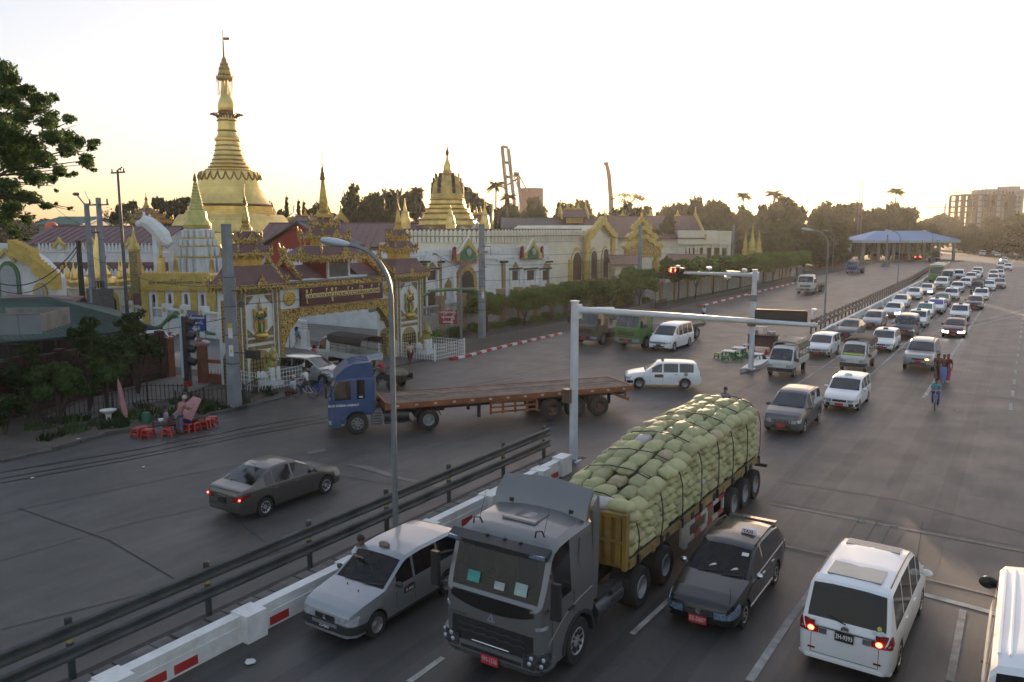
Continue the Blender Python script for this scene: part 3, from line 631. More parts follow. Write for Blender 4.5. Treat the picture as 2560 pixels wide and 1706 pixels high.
def dual_axle(root,y,r,W,T=None,rim=RIM_S,tw=.28):
 for sg in(1,-1):
  for k,off in enumerate((0,.30)):
   if k==1:continue
   p=Vector((sg*(W/2-.02-tw/2),y,r))
   w_=wheel(root,r,tw*1.9,(T@p)if T else p,sg,rim,0,deep=.14,hub=.56)
   if T:w_.rotation_euler=(0,0,T.to_euler().z+(0 if sg>0 else math.pi))
def mudguard(root,y,r,x0,x1,mt=BLACK,T=None):
 b=MB();b.T=T;rr=r+.1
 for k in range(8):
  a0,a1=math.pi*(.08+.84*k/8),math.pi*(.08+.84*(k+1)/8)
  p=lambda a,q:(y-math.cos(a)*q,r+math.sin(a)*q)
  b.prism([p(a0,rr),p(a0,rr+.03),p(a1,rr+.03),p(a1,rr)],x0,x1,ax='x')
 b.build('mudguard',mt,root)
# grey tractor unit with the sack trailer: local y = 0 at the front bumper
HX,HY=-8.55,12.45
o=thing('articulated_truck','taupe-grey articulated truck hauling a high load of sacks','truck',(HX,HY,0));truck=o
c=Car(SPEC['howo']);L=c.L
sh=Matrix.Translation((0,L/2,0))
def shift_children(root,before,dy):
 for ch in bpy.data.objects:
  if ch.parent is root and ch.name not in before:ch.location=ch.location+Vector((0,dy,0))
before={x.name for x in bpy.data.objects}
c.shell(o,P_TGREY,GLASS_T,GLASS);CAB_IN=True
w0=c.side(0,1.2)
b=MB();b.box(-1.1,1.1,.12-L/2,.50-L/2,1.45,1.74,.97);b.build('dashboard',DASH,o);b=MB();b.box(-1.12,1.12,2.0-L/2,2.05-L/2,1.0,2.85);b.box(-1.12,1.12,.1-L/2,2.0-L/2,1.15,1.2);b.build('cabin_liner',LINER,o,smooth=0)
b=MB();b.T=Matrix.Translation((-.55,.62-L/2,1.78))@Matrix.Rotation(rad(35),4,'X');b.lathe([(.2,-.015),(.225,0),(.2,.015),(.18,0),(.2,-.015)],n=18,cap=False);b.box(-.19,.19,-.02,.02,-.01,.01);b.build('steering_wheel',BLACK,o)
for x in(-.55,.55):b=MB();b.box(x-.26,x+.26,.85-L/2,1.3-L/2,1.25,1.55,.95);b.box(x-.26,x+.26,1.3-L/2,1.45-L/2,1.5,2.25,.93);b.box(x-.15,x+.15,1.32-L/2,1.42-L/2,2.26,2.48,.9);b.build('seat',M('tan_seat',(.16,.11,.07),.9,var=.2),o)
b=MB();c.patch(b,c.wrapF,-w0-.12,w0+.12,lambda u:1.62-.24*max(0,1-(u/1.1)**2)**.7,1.70,.012,14,2);b.build('windscreen_apron',M('gloss_black',(.012,.012,.012),.3,var=0),o)
b=MB();c.patch(b,c.wrapF,-w0*.93,w0*.93,lambda u:.66,lambda u:1.14,.012,10,2);g=b.build('grille',BLACK,o)
for z in(.88,1.01):
 b=MB();b.path([(x*.1,-L/2-.03,z+.02*math.sin(x*2.1))for x in range(-8,9)],.014,5);b.build('grille_bar',TRIM,g)
b=MB();b.path([(x,-L/2-.05,.72)for x in(-.45,0,.45)],.016,5);b.build('grille_bar',CHROME,g)
b=MB();c.patch(b,c.wrapF,-w0-.42,w0+.42,.46,.66,.05,20,2);b.build('bumper',P_TGREY,o)
b=MB();c.patch(b,c.wrapF,-w0-.40,w0+.40,.36,.45,.03,16,1);b.build('bumper_step',STEEL_D,o)
b=MB();c.patch(b,c.wrapF,-w0*.7,w0*.7,.50,.57,.056,10,1);b.build('air_intake',BLACK,o)
for sg in(1,-1):
 b=MB();c.patch(b,lambda u,z,off:c.wrapF(sg*u,z,off),w0*.74,w0+.26,lambda u:.50+max(0,(u-w0))*.2,lambda u:.80+max(0,u-w0)*.12,.062,9,3);hl=b.build('headlight',M('dark_lamp_glass',(.06,.065,.07),.1,.3,var=.7,scale=12,coat=.6),o)
 for du,dz in((-.12,.62),(.02,.60),(.05,.73),(-.08,.74)):
  b=MB();b.ball(c.wrapF(sg*(w0+du),dz,.07),(.05,.025,.05),10,6);b.build('lamp_lens',LAMP,hl)
 b=MB();c.patch(b,lambda u,z,off:c.wrapF(sg*u,z,off),w0-.02,w0+.2,1.30,1.36,.014,5,1);b.build('corner_trim',LAMP,o)
 b=MB();b.T=Matrix.Translation((sg*.98,-L/2+.22,2.74));b.box(-.17,.17,-.12,.08,-.035,.035);b.build('roof_marker_lamp',LAMP_B,o)
 big_mirror(o,sg*1.45,-L/2+.05,1.62,2.35,sg)
 b=MB();c.patch(b,c.sidefn(sg),.32,.34,.6,1.7,.004,1,4);c.patch(b,c.sidefn(sg),1.20,1.22,1.1,1.72,.004,1,3);b.build('door_seams',TRIM,o)
 b=MB();b.path([c.P(s,sg*(c.side(s,z)+.01),z)for s,z in((.2,.95),(.55,1.22),(.9,1.36),(1.3,1.44),(2.0,1.5))],.012,5);b.build('side_crease',P_TGREY,o)
 b=MB();c.patch(b,c.sidefn(sg),.95,1.2,1.36,1.42,.03,3,1);b.build('door_handle',BLACK,o)
 b=MB();ra=.62
 for k in range(10):
  a0,a1=math.pi*k/10,math.pi*(k+1)/10;q=lambda a,r_:(1.42-L/2-math.cos(a)*r_,.5+math.sin(a)*r_*.98)
  b.prism([q(a0,ra),q(a0,ra+.07),q(a1,ra+.07),q(a1,ra)],sg*1.0,sg*1.245,ax='x')
 b.build('wheel_arch',TRIM,o)
 b=MB();b.prism([(1.55,1.95),(1.95,1.95),(2.02,2.35),(1.9,2.72),(1.5,2.72),(1.42,2.3)],sg*1.165,sg*1.195,ax='x');b.T=None
 for k in range(len(b.v)):b.v[k]=(b.v[k][0],b.v[k][1]-L/2,b.v[k][2])
 b.build('side_panel',P_TGREY,o)
em=MB()
for k in range(3):
 a=math.pi/2+k*2*math.pi/3;a1=a+2*math.pi/3
 p=[(math.cos(a)*.12,math.sin(a)*.13),(math.cos(a1)*.12,math.sin(a1)*.13)]
 em.prism([(p[0][0]*.93,p[0][1]*.93),(p[1][0]*.93,p[1][1]*.93),(math.cos((a+a1)/2)*.015,math.sin((a+a1)/2)*.015)],-L/2-.035,-L/2-.012,ax='y')
em.build('emblem',M('badge_silver',(.36,.38,.44),.35,.5,var=.05),o,(0,0,1.27))
lettering('HOWO A7',.09,CHROME,o,(-.82,-L/2-.02,1.2),(rad(90),0,0),.003,.002)
pl=plate(o,c,True,'9M-1536',PL_RED,.42,(.42,.2),M('plate_lettering_pink',(.6,.3,.3),.5,var=0));pl.location.y-=.05
b=MB()
b.loft([[c.P(s,x,z)for s,z in((.10+.05*abs(x)**3,2.66),(.06+.05*abs(x)**3,2.80-.03*abs(x)),(.34,2.86),(.36,2.78))]for x in(-1.18,-.8,-.4,0,.4,.8,1.18)]);b.build('sun_visor',TRIM,o)
for x in(-.3,.12,.5):
 b=MB();b.ball(c.P(.3,x,2.87),(.045,.05,.03),8,5);b.build('roof_lamp',BLACK,o)
b=MB();b.box(-.42,.42,1.0-L/2,1.62-L/2,3.0,3.04,.95);b.box(-.2,.2,1.14-L/2,1.48-L/2,3.041,3.055,.9);b.build('roof_hatch',P_TGREY,o)
for x,dx in((-.75,.02),(.75,.02)):
 b=MB();b.path([c.P(.55,x-.07,2.93),c.P(.5,x-.02,3.08),c.P(.58,x+.07,3.08),c.P(.62,x+.1,2.95)],.018,5);b.build('roof_handle',BLACK,o)
 b=MB();b.box(x-.05,x+.05,1.88-L/2,2.08-L/2,3.0,3.1);b.build('deflector_bracket',BLACK,o)
 b=MB();b.tube(c.P(.7,x*1.05,2.95),c.P(.95,x*1.05,3.5),.006,.003,4);b.build('aerial',BLACK,o)
b=MB();rows=[]
for i in range(13):
 x=-1.16+2.32*i/12;t=abs(x)/1.16;dz=.10*t**3;yb=1.72-.0*t;fl=1.80+.12*(1-t*t)
 rows.append([c.P(fl,x,3.0-.05*t**4),c.P(fl+.10,x*.99,3.25),c.P(fl+.34,x*.97,3.50-.04*t**4),c.P(fl+.42,x*.97,3.55+.03*math.cos(t*3)),c.P(fl+.46,x*.96,3.48),c.P(fl+.2,x*.97,3.2),c.P(fl+.16,x*.98,3.0-.05*t**4)])
b.loft(rows);b.build('wind_deflector',P_TGREY,o,smooth=60)
for sg in(1,-1):
 b=MB();b.prism([(2.12,1.1),(2.35,1.1),(2.42,2.9),(2.38,3.35),(2.1,3.1)],sg*1.12,sg*1.17,ax='x')
 for k in range(len(b.v)):b.v[k]=(b.v[k][0],b.v[k][1]-L/2,b.v[k][2])
 b.build('side_fairing',P_TGREY,o)
for x,w_,h_,mt,zz in((-.52,.3,.22,M('teal_paper',(.05,.28,.25),.6,var=.3,scale=6),1.98),(.12,.24,.15,M('pale_paper',(.35,.4,.4),.6,var=.3,scale=6),1.93),(.62,.28,.24,M('pale_green_paper',(.3,.42,.4),.6,var=.25,scale=6),1.97)):
 s_=.07+(zz-1.77)*.33/.95;b=MB();b.box(-w_/2,w_/2,-.004,.004,-h_/2,h_/2);p=b.build('windscreen_paper',mt,o,c.P(s_-.02,x,zz+.02));p.rotation_euler=(rad(-19),0,0)
b=MB();b.path([c.P(.06,-.9,1.8),c.P(.16,-.1,1.9)],.012,5);b.path([c.P(.06,.05,1.8),c.P(.16,.85,1.9)],.012,5);b.build('wiper',BLACK,o)
shift_children(o,before,L/2)
for sg in(1,-1):wheel(o,.5,.30,(sg*1.06,1.42,.5),sg,M('silver_truck_rim',(.34,.34,.34),.45,.4,var=.2,scale=5),10,deep=.03,hub=.58)
for y in(4.5,6.0):dual_axle(o,y,.5,2.4)
for y in(4.5,6.0):
 for sg in(1,-1):mudguard(o,y,.5,sg*.68,sg*1.2)
b=MB();b.box(-.48,-.36,1.6,7.0,.72,.98);b.box(.36,.48,1.6,7.0,.72,.98);b.box(-.4,.4,3.0,3.2,.7,.9);b.box(-.4,.4,6.6,6.8,.7,.9);b.build('chassis',FRAME,o)
b=MB();b.T=Matrix.Translation((0,0,.66));b.tube((.92,2.4,0),(.92,3.7,0),.27,n=14);b.build('fuel_tank',STEEL_D,o)
b=MB();b.box(-1.15,-.6,2.4,3.6,.42,.95);b.build('battery_box',FRAME,o)
b=MB();b.box(.62,1.18,2.35,3.0,.98,1.06);b.tube((1.12,3.05,.9),(1.12,3.6,.9),.08,n=8);b.tube((1.12,3.05,.7),(1.12,3.6,.7),.08,n=8);b.build('air_tanks',FRAME,o)
TY0,TY1,TW=3.75,14.35,2.5
b=MB();b.box(-TW/2,TW/2,TY0,TY1,1.26,1.36);b.build('trailer_bed',FRAME,o)
b=MB();b.box(-.45,-.35,TY0+.3,TY1,.98,1.26);b.box(.35,.45,TY0+.3,TY1,.98,1.26);b.build('trailer_beam',FRAME,o)
hb=MB();hb.box(-TW/2+.08,TW/2-.08,TY0-.06,TY0,1.22,2.50);ho=hb.build('headboard',P_YEL,o)
for k in range(9):
 x=-TW/2+.22+k*(TW-.44)/8;b=MB();b.box(x-.075,x+.075,TY0-.12,TY0-.061,1.32,1.82,1);b.box(x-.075,x+.075,TY0-.12,TY0-.061,1.9,2.42,1);b.build('rib',P_YEL,ho,smooth=0)
b=MB();b.box(-TW/2,-TW/2+.1,TY0-.14,TY0+.04,1.2,2.54);b.box(TW/2-.1,TW/2,TY0-.14,TY0+.04,1.2,2.54);b.box(-TW/2+.1,TW/2-.1,TY0-.13,TY0-.061,2.43,2.52);b.box(-TW/2+.1,TW/2-.1,TY0-.13,TY0-.061,1.83,1.89);b.build('headboard_frame',P_YEL,ho)
for sg in(1,-1):
 b=MB();b.box(sg*TW/2-.03,sg*TW/2+.03,TY0+.05,TY1,1.20,1.40);r=b.build('side_rail',M('tan_steel',(.26,.18,.07),.6,var=.35,scale=1.2,dirt=(.09,.06,.04),dirt_amt=.8),o)
 for k in range(12):
  y=TY0+.5+k*(TY1-TY0-.8)/11;b=MB();b.box(sg*TW/2+sg*.032,sg*TW/2+sg*.06,y-.09,y+.09,1.17,1.36);b.build('rope_cleat',P_YEL if k%2 else FRAME,r)
 gmt=[M('guard_cream',(.5,.46,.4),.6,dirt=(.2,.14,.1)),M('guard_red',(.3,.04,.04),.6,dirt=(.12,.06,.05))]
 b=MB();x=sg*(TW/2-.02)
 for z0,z1 in((.98,1.10),(.52,.64)):
  for k in range(6):b.cur=k%2;b.box(x-.03,x+.03,7.6+k*.5,8.1+k*.5-.002,z0,z1)
 b.cur=0
 for y in(7.6,9.05,10.5):b.box(x-.028,x+.028,y,y+.12,.641,.979)
 b.prism([(7.1,1.1),(7.6,1.1),(7.6,.42),(7.35,.42),(7.1,.6)],x-.029,x+.029,ax='x');b.build('side_guard',gmt,o)
 b=MB();b.box(sg*.9-.06,sg*.9+.06,7.0,7.12,.3,1.2);b.box(sg*.9-.12,sg*.9+.12,6.95,7.17,.25,.3);b.build('landing_leg',FRAME,o)
for y in(11.5,12.65,13.8):dual_axle(o,y,.5,2.45)
b=MB();b.box(-1.2,1.2,TY1+.02,TY1+.12,.6,.72);b.box(-1.0,-.9,TY1,TY1+.1,.72,1.2);b.box(.9,1.0,TY1,TY1+.1,.72,1.2);b.build('rear_bumper',STEEL_D,o)
b=MB();b.box(TW/2-.2,TW/2+.30,TY1-.25,TY1-.12,1.05,1.15);b.build('rear_bracket',FRAME,o)
# sacks
SACK=M('olive_sack',(.40,.39,.19),.75,var=.16,scale=3,dirt=(.42,.40,.26),dirt_amt=.6,rnd=.22,bump=.35,bscale=12)
SACK_T=M('tan_sack',(.36,.29,.17),.6,var=.25,scale=3,dirt=(.3,.24,.14),rnd=.15)
SACK_W=M('white_sack',(.46,.43,.42),.6,var=.15,scale=3,dirt=(.4,.32,.25))
def sack_mesh(l,wd,h,seed):
 r=random.Random(seed);b=MB();nu,nv=9,5;top=[];bot=[]
 ph=[r.uniform(0,6)for _ in range(4)]
 for i in range(nu+1):
  u=-1+2*i/nu;rt,rb=[],[]
  for j in range(nv+1):
   v=-1+2*j/nv
   pin=1-.14*(1-abs(u))**2*0;ex=(1-u**4);ey=(1-v**4)
   hh=(ex**.5)*(ey**.5)
   x=l/2*u*(1-.10*(1-v*v)*0-.07*abs(v)**3*(1-abs(u)));y=wd/2*v*(1-.16*abs(u)**6+.05*math.cos(u*3+ph[0]))
   wob=1+.10*math.sin(u*5+ph[1])*math.cos(v*4+ph[2])
   rt.append((x,y,h/2*hh*wob));rb.append((x,y,-h/2*hh*(2-wob)*.95))
  top.append(rt);bot.append(rb)
 T_=[[b.pt(p)for p in q]for q in top];B_=[[(T_[i][j]if i in(0,nu)or j in(0,nv)else b.pt(bot[i][j]))for j in range(nv+1)]for i in range(nu+1)]
 for i in range(nu):
  for j in range(nv):
   b.face([T_[i][j],T_[i+1][j],T_[i+1][j+1],T_[i][j+1]]);b.face([B_[i][j+1],B_[i+1][j+1],B_[i+1][j],B_[i][j]])
 return b
SM=[sack_mesh(.70,.43,.29,k).mesh('sack',SACK,75)for k in range(5)]
SMB=[sack_mesh(.72,.44,.25,k)for k in range(2)]
RS=random.Random(5)
SY0,SY1=TY0+.10,TY1-.05
def top_z(t):return 2.60+.60*min(1,t*2.2)**.8+.06*t
hid=MB();nsack=0;SPOS=[]
def sack(x,y,z,rz,ry=0,rx=0,sc_=1.0,mt=None):
 SPOS.append((x,y,z,rz,ry,rx,sc_,WHERE))
NC=26;CH=.205
for k in range(NC):
 y=SY0+.25+k*(SY1-SY0-.42)/(NC-1);t=k/(NC-1);zt=top_z(t);n=int((zt-.30-1.38)/CH)
 for j in range(n):
  WHERE='on the near side of the load, %s course up, %s from cab'%(NTH[j],NTH[k])
  f=j/max(1,n);inset=.0+.16*max(0,f-.55)**1.2*2
  sack(TW/2-.38-inset+RS.uniform(-.05,.05),y+(.22 if j%2 else 0)+RS.uniform(-.05,.05),1.36+.11+j*CH+RS.uniform(-.02,.02),RS.uniform(-.08,.08),RS.uniform(-.05,.12),RS.uniform(-.08,.08),RS.uniform(.95,1.06))
NR=17
for k in range(NR):
 y=SY0+.28+k*(SY1-SY0-.6)/(NR-1);t=k/(NR-1);zt=top_z(t)
 for q,(x,dz,tilt)in enumerate(((.99,-.20,.42),(.60,-.06,.2),(.15,.0,.04),(-.32,.0,-.04),(-.75,-.07,-.2),(-1.05,-.26,-.5))):
  WHERE='on top of the load, %s row from cab, %s from near edge'%(NTH[k],NTH[q])
  sack(x+RS.uniform(-.06,.06),y+RS.uniform(-.10,.10)+(.3 if q%2 else 0),zt+dz-.10+RS.uniform(-.05,.05),math.pi/2+RS.uniform(-.14,.14),RS.uniform(-.10,.10),tilt,RS.uniform(.98,1.1))
for row,zz in((0,2.58),(1,2.40)):
 for q in range(5):WHERE='on the %s row above the headboard, %s from the left'%('lower' if row else 'upper',NTH[q]);sack(-.98+q*.48+row*.12,SY0+.12+row*.02,zz+RS.uniform(-.02,.03),math.pi/2*(q%2)*.0+RS.uniform(-.2,.2)+math.pi/2*0,.0,RS.uniform(-.1,.1),1.0)
RS.shuffle(SPOS)
SPOS.sort(key=lambda p:p[1])
for n_,(x,y,z,rz,ry,rx,s_,mt)in enumerate(SPOS):
 white=RS.random()<.012;tan=RS.random()<.06
 if n_<298:
  so=put('sack',SM[n_%5]);so.location=(HX+x,HY+y,z);so.rotation_euler=(rx,ry,rz);so.scale=(s_,)*3
  if white or tan:so.material_slots[0].link='OBJECT';so.material_slots[0].material=SACK_W if white else SACK_T
  tag(so,('white' if white else 'tan' if tan else 'olive')+' sack '+mt,'sack','sacks roped on the trailer')
 else:
  hid.T=Matrix.Translation((HX+x,HY+y,z))@Matrix.Rotation(rz,4,'Z')@Matrix.Rotation(ry,4,'Y')@Matrix.Rotation(rx,4,'X')@Matrix.Scale(s_,4)
  src=SMB[n_%2];base=len(hid.v)
  for v in src.v:hid.pt(v)
  for f_ in src.f:hid.face([i+base for i in f_])
for k in range(21):
 y=SY0+.25+k*.5;zt=top_z(k/20)
 for j in range(int((zt-.3-1.38)/CH)):
  hid.T=Matrix.Translation((HX-TW/2+.38+RS.uniform(-.04,.04),HY+y,1.47+j*CH));src=SMB[j%2];base=len(hid.v)
  for v in src.v:hid.pt(v)
  for f_ in src.f:hid.face([i+base for i in f_])
hid.T=None
so=hid.build('sacks',SACK,smooth=75);tag(so,'remaining olive sacks at the back and far side of the load','sacks',kind='stuff')
b=MB();b.loft([[(HX+x,HY+y,z)for x,z in((-.9,1.37),(.9,1.37),(.92,top_z(t)-.55),(.6,top_z(t)-.3),(-.6,top_z(t)-.3),(-.92,top_z(t)-.55))]for y,t in((SY0+.2,0),(SY0+2,.2),(SY0+5,.5),(SY1-.3,1))])
co=b.build('packed_sacks',SACK,smooth=0);tag(co,'closely packed olive sacks in the middle of the load','sacks',kind='stuff')
STRAP=M('navy_rope',(.018,.022,.035),.7,var=.2)
for k in range(8):
 y=SY0+.35+k*(SY1-SY0-.6)/7;t=(y-SY0)/(SY1-SY0);zt=top_z(t)+.04;dy=.15*math.sin(k*2.1)
 b=MB();pts=[(1.29,y,1.34),(1.32,y+dy*.2,1.8),(1.30,y+dy*.3,zt-.75),(1.22,y+dy*.5,zt-.42),(.9,y+dy*.6,zt-.12),(.4,y+dy*.8,zt+.03),(-.2,y+dy,zt+.04),(-.8,y+dy,zt-.06),(-1.2,y,zt-.5),(-1.3,y,1.34)]
 b.path(pts,.015,6);b.box(1.26,1.34,y-.04,y+.04,1.18,1.42);b.build('rope',STRAP,truck)
# blue tractor with empty flatbed trailer
o=thing('flatbed_truck','blue articulated truck turning with a long empty orange flatbed trailer','truck');c=Car(SPEC['bluecab']);L=c.L
before={x.name for x in bpy.data.objects}
c.shell(o,P_BLUE,M('blue_cab_windscreen',(.03,.034,.034),.08,var=.5,scale=1.5,coat=.4),GLASS)
w0=c.side(0,1.2)
b=MB();b.loft([[c.P(s,x,z)for s,z in((.28,2.46),(.34,2.62),(.75,3.0),(1.1,3.14),(1.85,3.2),(1.93,3.1),(1.95,2.55))]for x in(-1.06,-.95,-.5,0,.5,.95,1.06)]);b.build('high_roof',P_BLUE,o,smooth=60)
for x in(-.6,-.2,.2,.6):b=MB();b.path([c.P(s,x,z)for s,z in((.9,3.09),(1.2,3.19),(1.8,3.22))],.02,5);b.build('roof_rib',P_BLUE,o)
b=MB();c.patch(b,c.wrapF,-w0*.75,w0*.75,.82,1.25,.012,8,2);b.build('grille',BLACK,o)
b=MB();c.patch(b,c.wrapF,-w0-.5,w0+.5,.36,.72,.04,16,2);b.build('bumper',P_BLUE,o)
for sg in(1,-1):
 b=MB();c.patch(b,lambda u,z,off:c.wrapF(sg*u,z,off),w0*.6,w0+.1,.5,.66,.05,6,1);b.build('headlight',LAMP,o)
 big_mirror(o,sg*1.42,-L/2-.12,1.75,2.35,sg)
 b=MB();b.path([c.P(-.25,sg*1.0,1.75),c.P(-.3,sg*1.05,2.5),c.P(.1,sg*1.0,2.62)],.02,5);b.build('mirror_frame',BLACK,o)
 b=MB();c.patch(b,c.sidefn(sg),1.05,1.07,.95,2.3,.004,1,5);c.patch(b,c.sidefn(sg),.2,.22,.8,1.6,.004,1,3);b.build('door_seams',TRIM,o)
 lettering('BLUE OCEAN AGENCY',.13,WHITE_P,o,(sg*(c.side(.62,1.3)+.012),.62-L/2,1.34),(rad(90),0,rad(90)if sg>0 else rad(-90)),.003,.004)
 b=MB();c.patch(b,c.sidefn(sg),.25,.62,.62,.68,.02,3,1);b.build('side_step',STEEL_D,o)
 b=MB();c.patch(b,c.sidefn(sg),.2,.62,.44,.50,.03,3,1);b.build('reflective_strip',M('cream_strip',(.4,.42,.3),.5,var=.4,scale=9),o)
 b=MB();c.patch(b,c.sidefn(sg),1.3,1.45,1.67,1.72,.012,1,1);b.build('window_sticker',WHITE_P,o)
shift_children(o,before,L/2)
for sg in(1,-1):wheel(o,.49,.3,(sg*1.05,1.2,.49),sg,RIM_S,8,deep=.02,hub=.56)
dual_axle(o,4.35,.49,2.4,rim=RIM_A)
for sg in(1,-1):mudguard(o,4.35,.49,sg*.62,sg*1.2)
b=MB();b.box(-.45,-.33,1.5,5.2,.7,.95);b.box(.33,.45,1.5,5.2,.7,.95);b.box(-.45,.45,2.0,4.6,.955,1.0);b.build('chassis',FRAME,o)
b=MB();b.box(.55,1.15,1.85,2.3,.35,1.0);b.build('battery_box',GALV,o)
b=MB()
for k in range(5):b.box(1.155,1.17,1.9,2.25,.4+k*.12,.46+k*.12)
b.build('battery_box_ribs',STEEL_D,o)
b=MB();b.tube((.85,2.4,.72),(.85,3.5,.72),.25,n=12);b.box(.6,1.15,2.4,3.6,.38,.44);b.build('fuel_tank',STEEL_D,o)
b=MB();b.path([(.3,2.0,1.6),(.35,2.3,1.2),(.25,2.6,1.05),(.2,2.9,1.25)],.05,6);b.path([(.0,2.0,1.7),(.1,2.35,1.15),(.0,2.7,1.3)],.03,6);b.build('air_hoses',BLACK,o)
b=MB();b.tube((.62,2.02,1.0),(.62,2.02,2.5),.07,n=8);b.tube((-.62,2.02,1.0),(-.62,2.02,2.6),.05,n=8);b.build('exhaust_stack',GALV,o)
for k in range(5):pass
trac_dir=Vector((-2.07,-2.26)).normalized();rzT=math.atan2(trac_dir.x,-trac_dir.y)
fwc=Vector((-24.51,25.27,0));nrm=Vector((math.cos(rzT),math.sin(rzT),0))
org=fwc-nrm*1.12+Vector((trac_dir.x,trac_dir.y,0))*1.2
o.location=(org.x,org.y,0);o.rotation_euler=(0,0,rzT)
nearA,nearB=Vector((-23.35,25.90,0)),Vector((-16.01,35.67,0));td=(nearB-nearA).normalized();tn=Vector((-td.y,td.x,0))
TWD=2.55;worldT=Matrix.Translation(nearA+tn*TWD/2)@Matrix.Rotation(math.atan2(-td.x,td.y),4,'Z')
rootM=Matrix.Translation(org)@Matrix.Rotation(rzT,4,'Z');T=rootM.inverted()@worldT
TL=(nearB-nearA).length
for k in range(10):
 x0=-TWD/2+.09+k*(TWD-.18)/10;b=MB();b.T=T;b.box(x0+.008,x0+(TWD-.18)/10-.008,.08,TL-.08,1.30,1.36+RS.uniform(-.008,.008));b.build('plank',PLANK,o,smooth=0)
for sg in(1,-1):
 b=MB();b.T=T;b.box(sg*TWD/2-.07,sg*TWD/2+.01,0,TL,1.12,1.385);r=b.build('side_rail',P_ORANGE,o)
 for k in range(14):
  b=MB();b.T=T;y=.5+k*(TL-1)/13;b.box(sg*TWD/2+sg*.012,sg*TWD/2+sg*.025,y-.07,y+.07,1.22,1.30);b.build('reflector',M('dull_reflector',(.42,.36,.32),.5,var=.5,scale=4),r,smooth=0)
b=MB();b.T=T;b.box(-TWD/2,TWD/2,-.06,.06,1.10,1.45);b.box(-TWD/2,TWD/2,TL-.07,TL+.02,1.1,1.385);b.build('end_rail',P_ORANGE,o)
b=MB();b.T=T;b.box(-.5,-.38,.3,TL,.82,1.3);b.box(.38,.5,.3,TL,.82,1.3)
for k in range(12):b.box(-TWD/2+.1,TWD/2-.1,.6+k*1.0,.7+k*1.0,1.18,1.29)
b.build('trailer_beam',FRAME,o)
dv=lambda wx,wy:(worldT.inverted()@Vector((wx,wy,0))).y
ya,yc=dv(-18.64,32.27),dv(-17.05,34.16)
for y in(ya,(ya+yc)/2,yc):dual_axle(o,y,.5,2.5,T=T,rim=M('rusty_rim',(.12,.07,.05),.6,.3,var=.4,scale=5))
for sg in(1,-1):
 b=MB();b.T=T;x=sg*(TWD/2-.10)
 for z in(.55,.78,1.0):b.box(x-.03,x+.03,ya-3.1,ya-.75,z,z+.08)
 for y in(-3.1,-2.5,-1.9,-1.3,-.82):b.box(x-.031,x+.031,ya+y,ya+y+.1,.5,1.12)
 b.build('side_guard',P_ORANGE,o)
 b=MB();b.T=T;b.box(sg*.85-.07,sg*.85+.07,ya-3.6,ya-3.46,.35,1.12);b.box(sg*.85-.05,sg*.85+.05,ya-4.1,ya-3.6,.9,1.0);b.build('landing_leg',FRAME,o)
 b=MB();b.T=T;b.box(sg*(TWD/2-.35),sg*(TWD/2-.06),yc+.6,yc+.63,.55,1.1);b.build('mudflap',RUBBER,o)
b=MB();b.T=T;b.box(-1.1,1.1,TL-.25,TL-.12,.62,.76);b.prism([(TL-1.3,1.12),(TL-1.15,1.12),(TL-.1,.68),(TL-.2,.60)],1.0,1.1,ax='x');b.prism([(TL-1.3,1.12),(TL-1.15,1.12),(TL-.1,.68),(TL-.2,.60)],-1.1,-1.0,ax='x');b.box(.8,.9,TL-.22,TL-.15,.76,1.1);b.box(-.9,-.8,TL-.22,TL-.15,.76,1.1);b.build('rear_bumper',P_ORANGE,o)
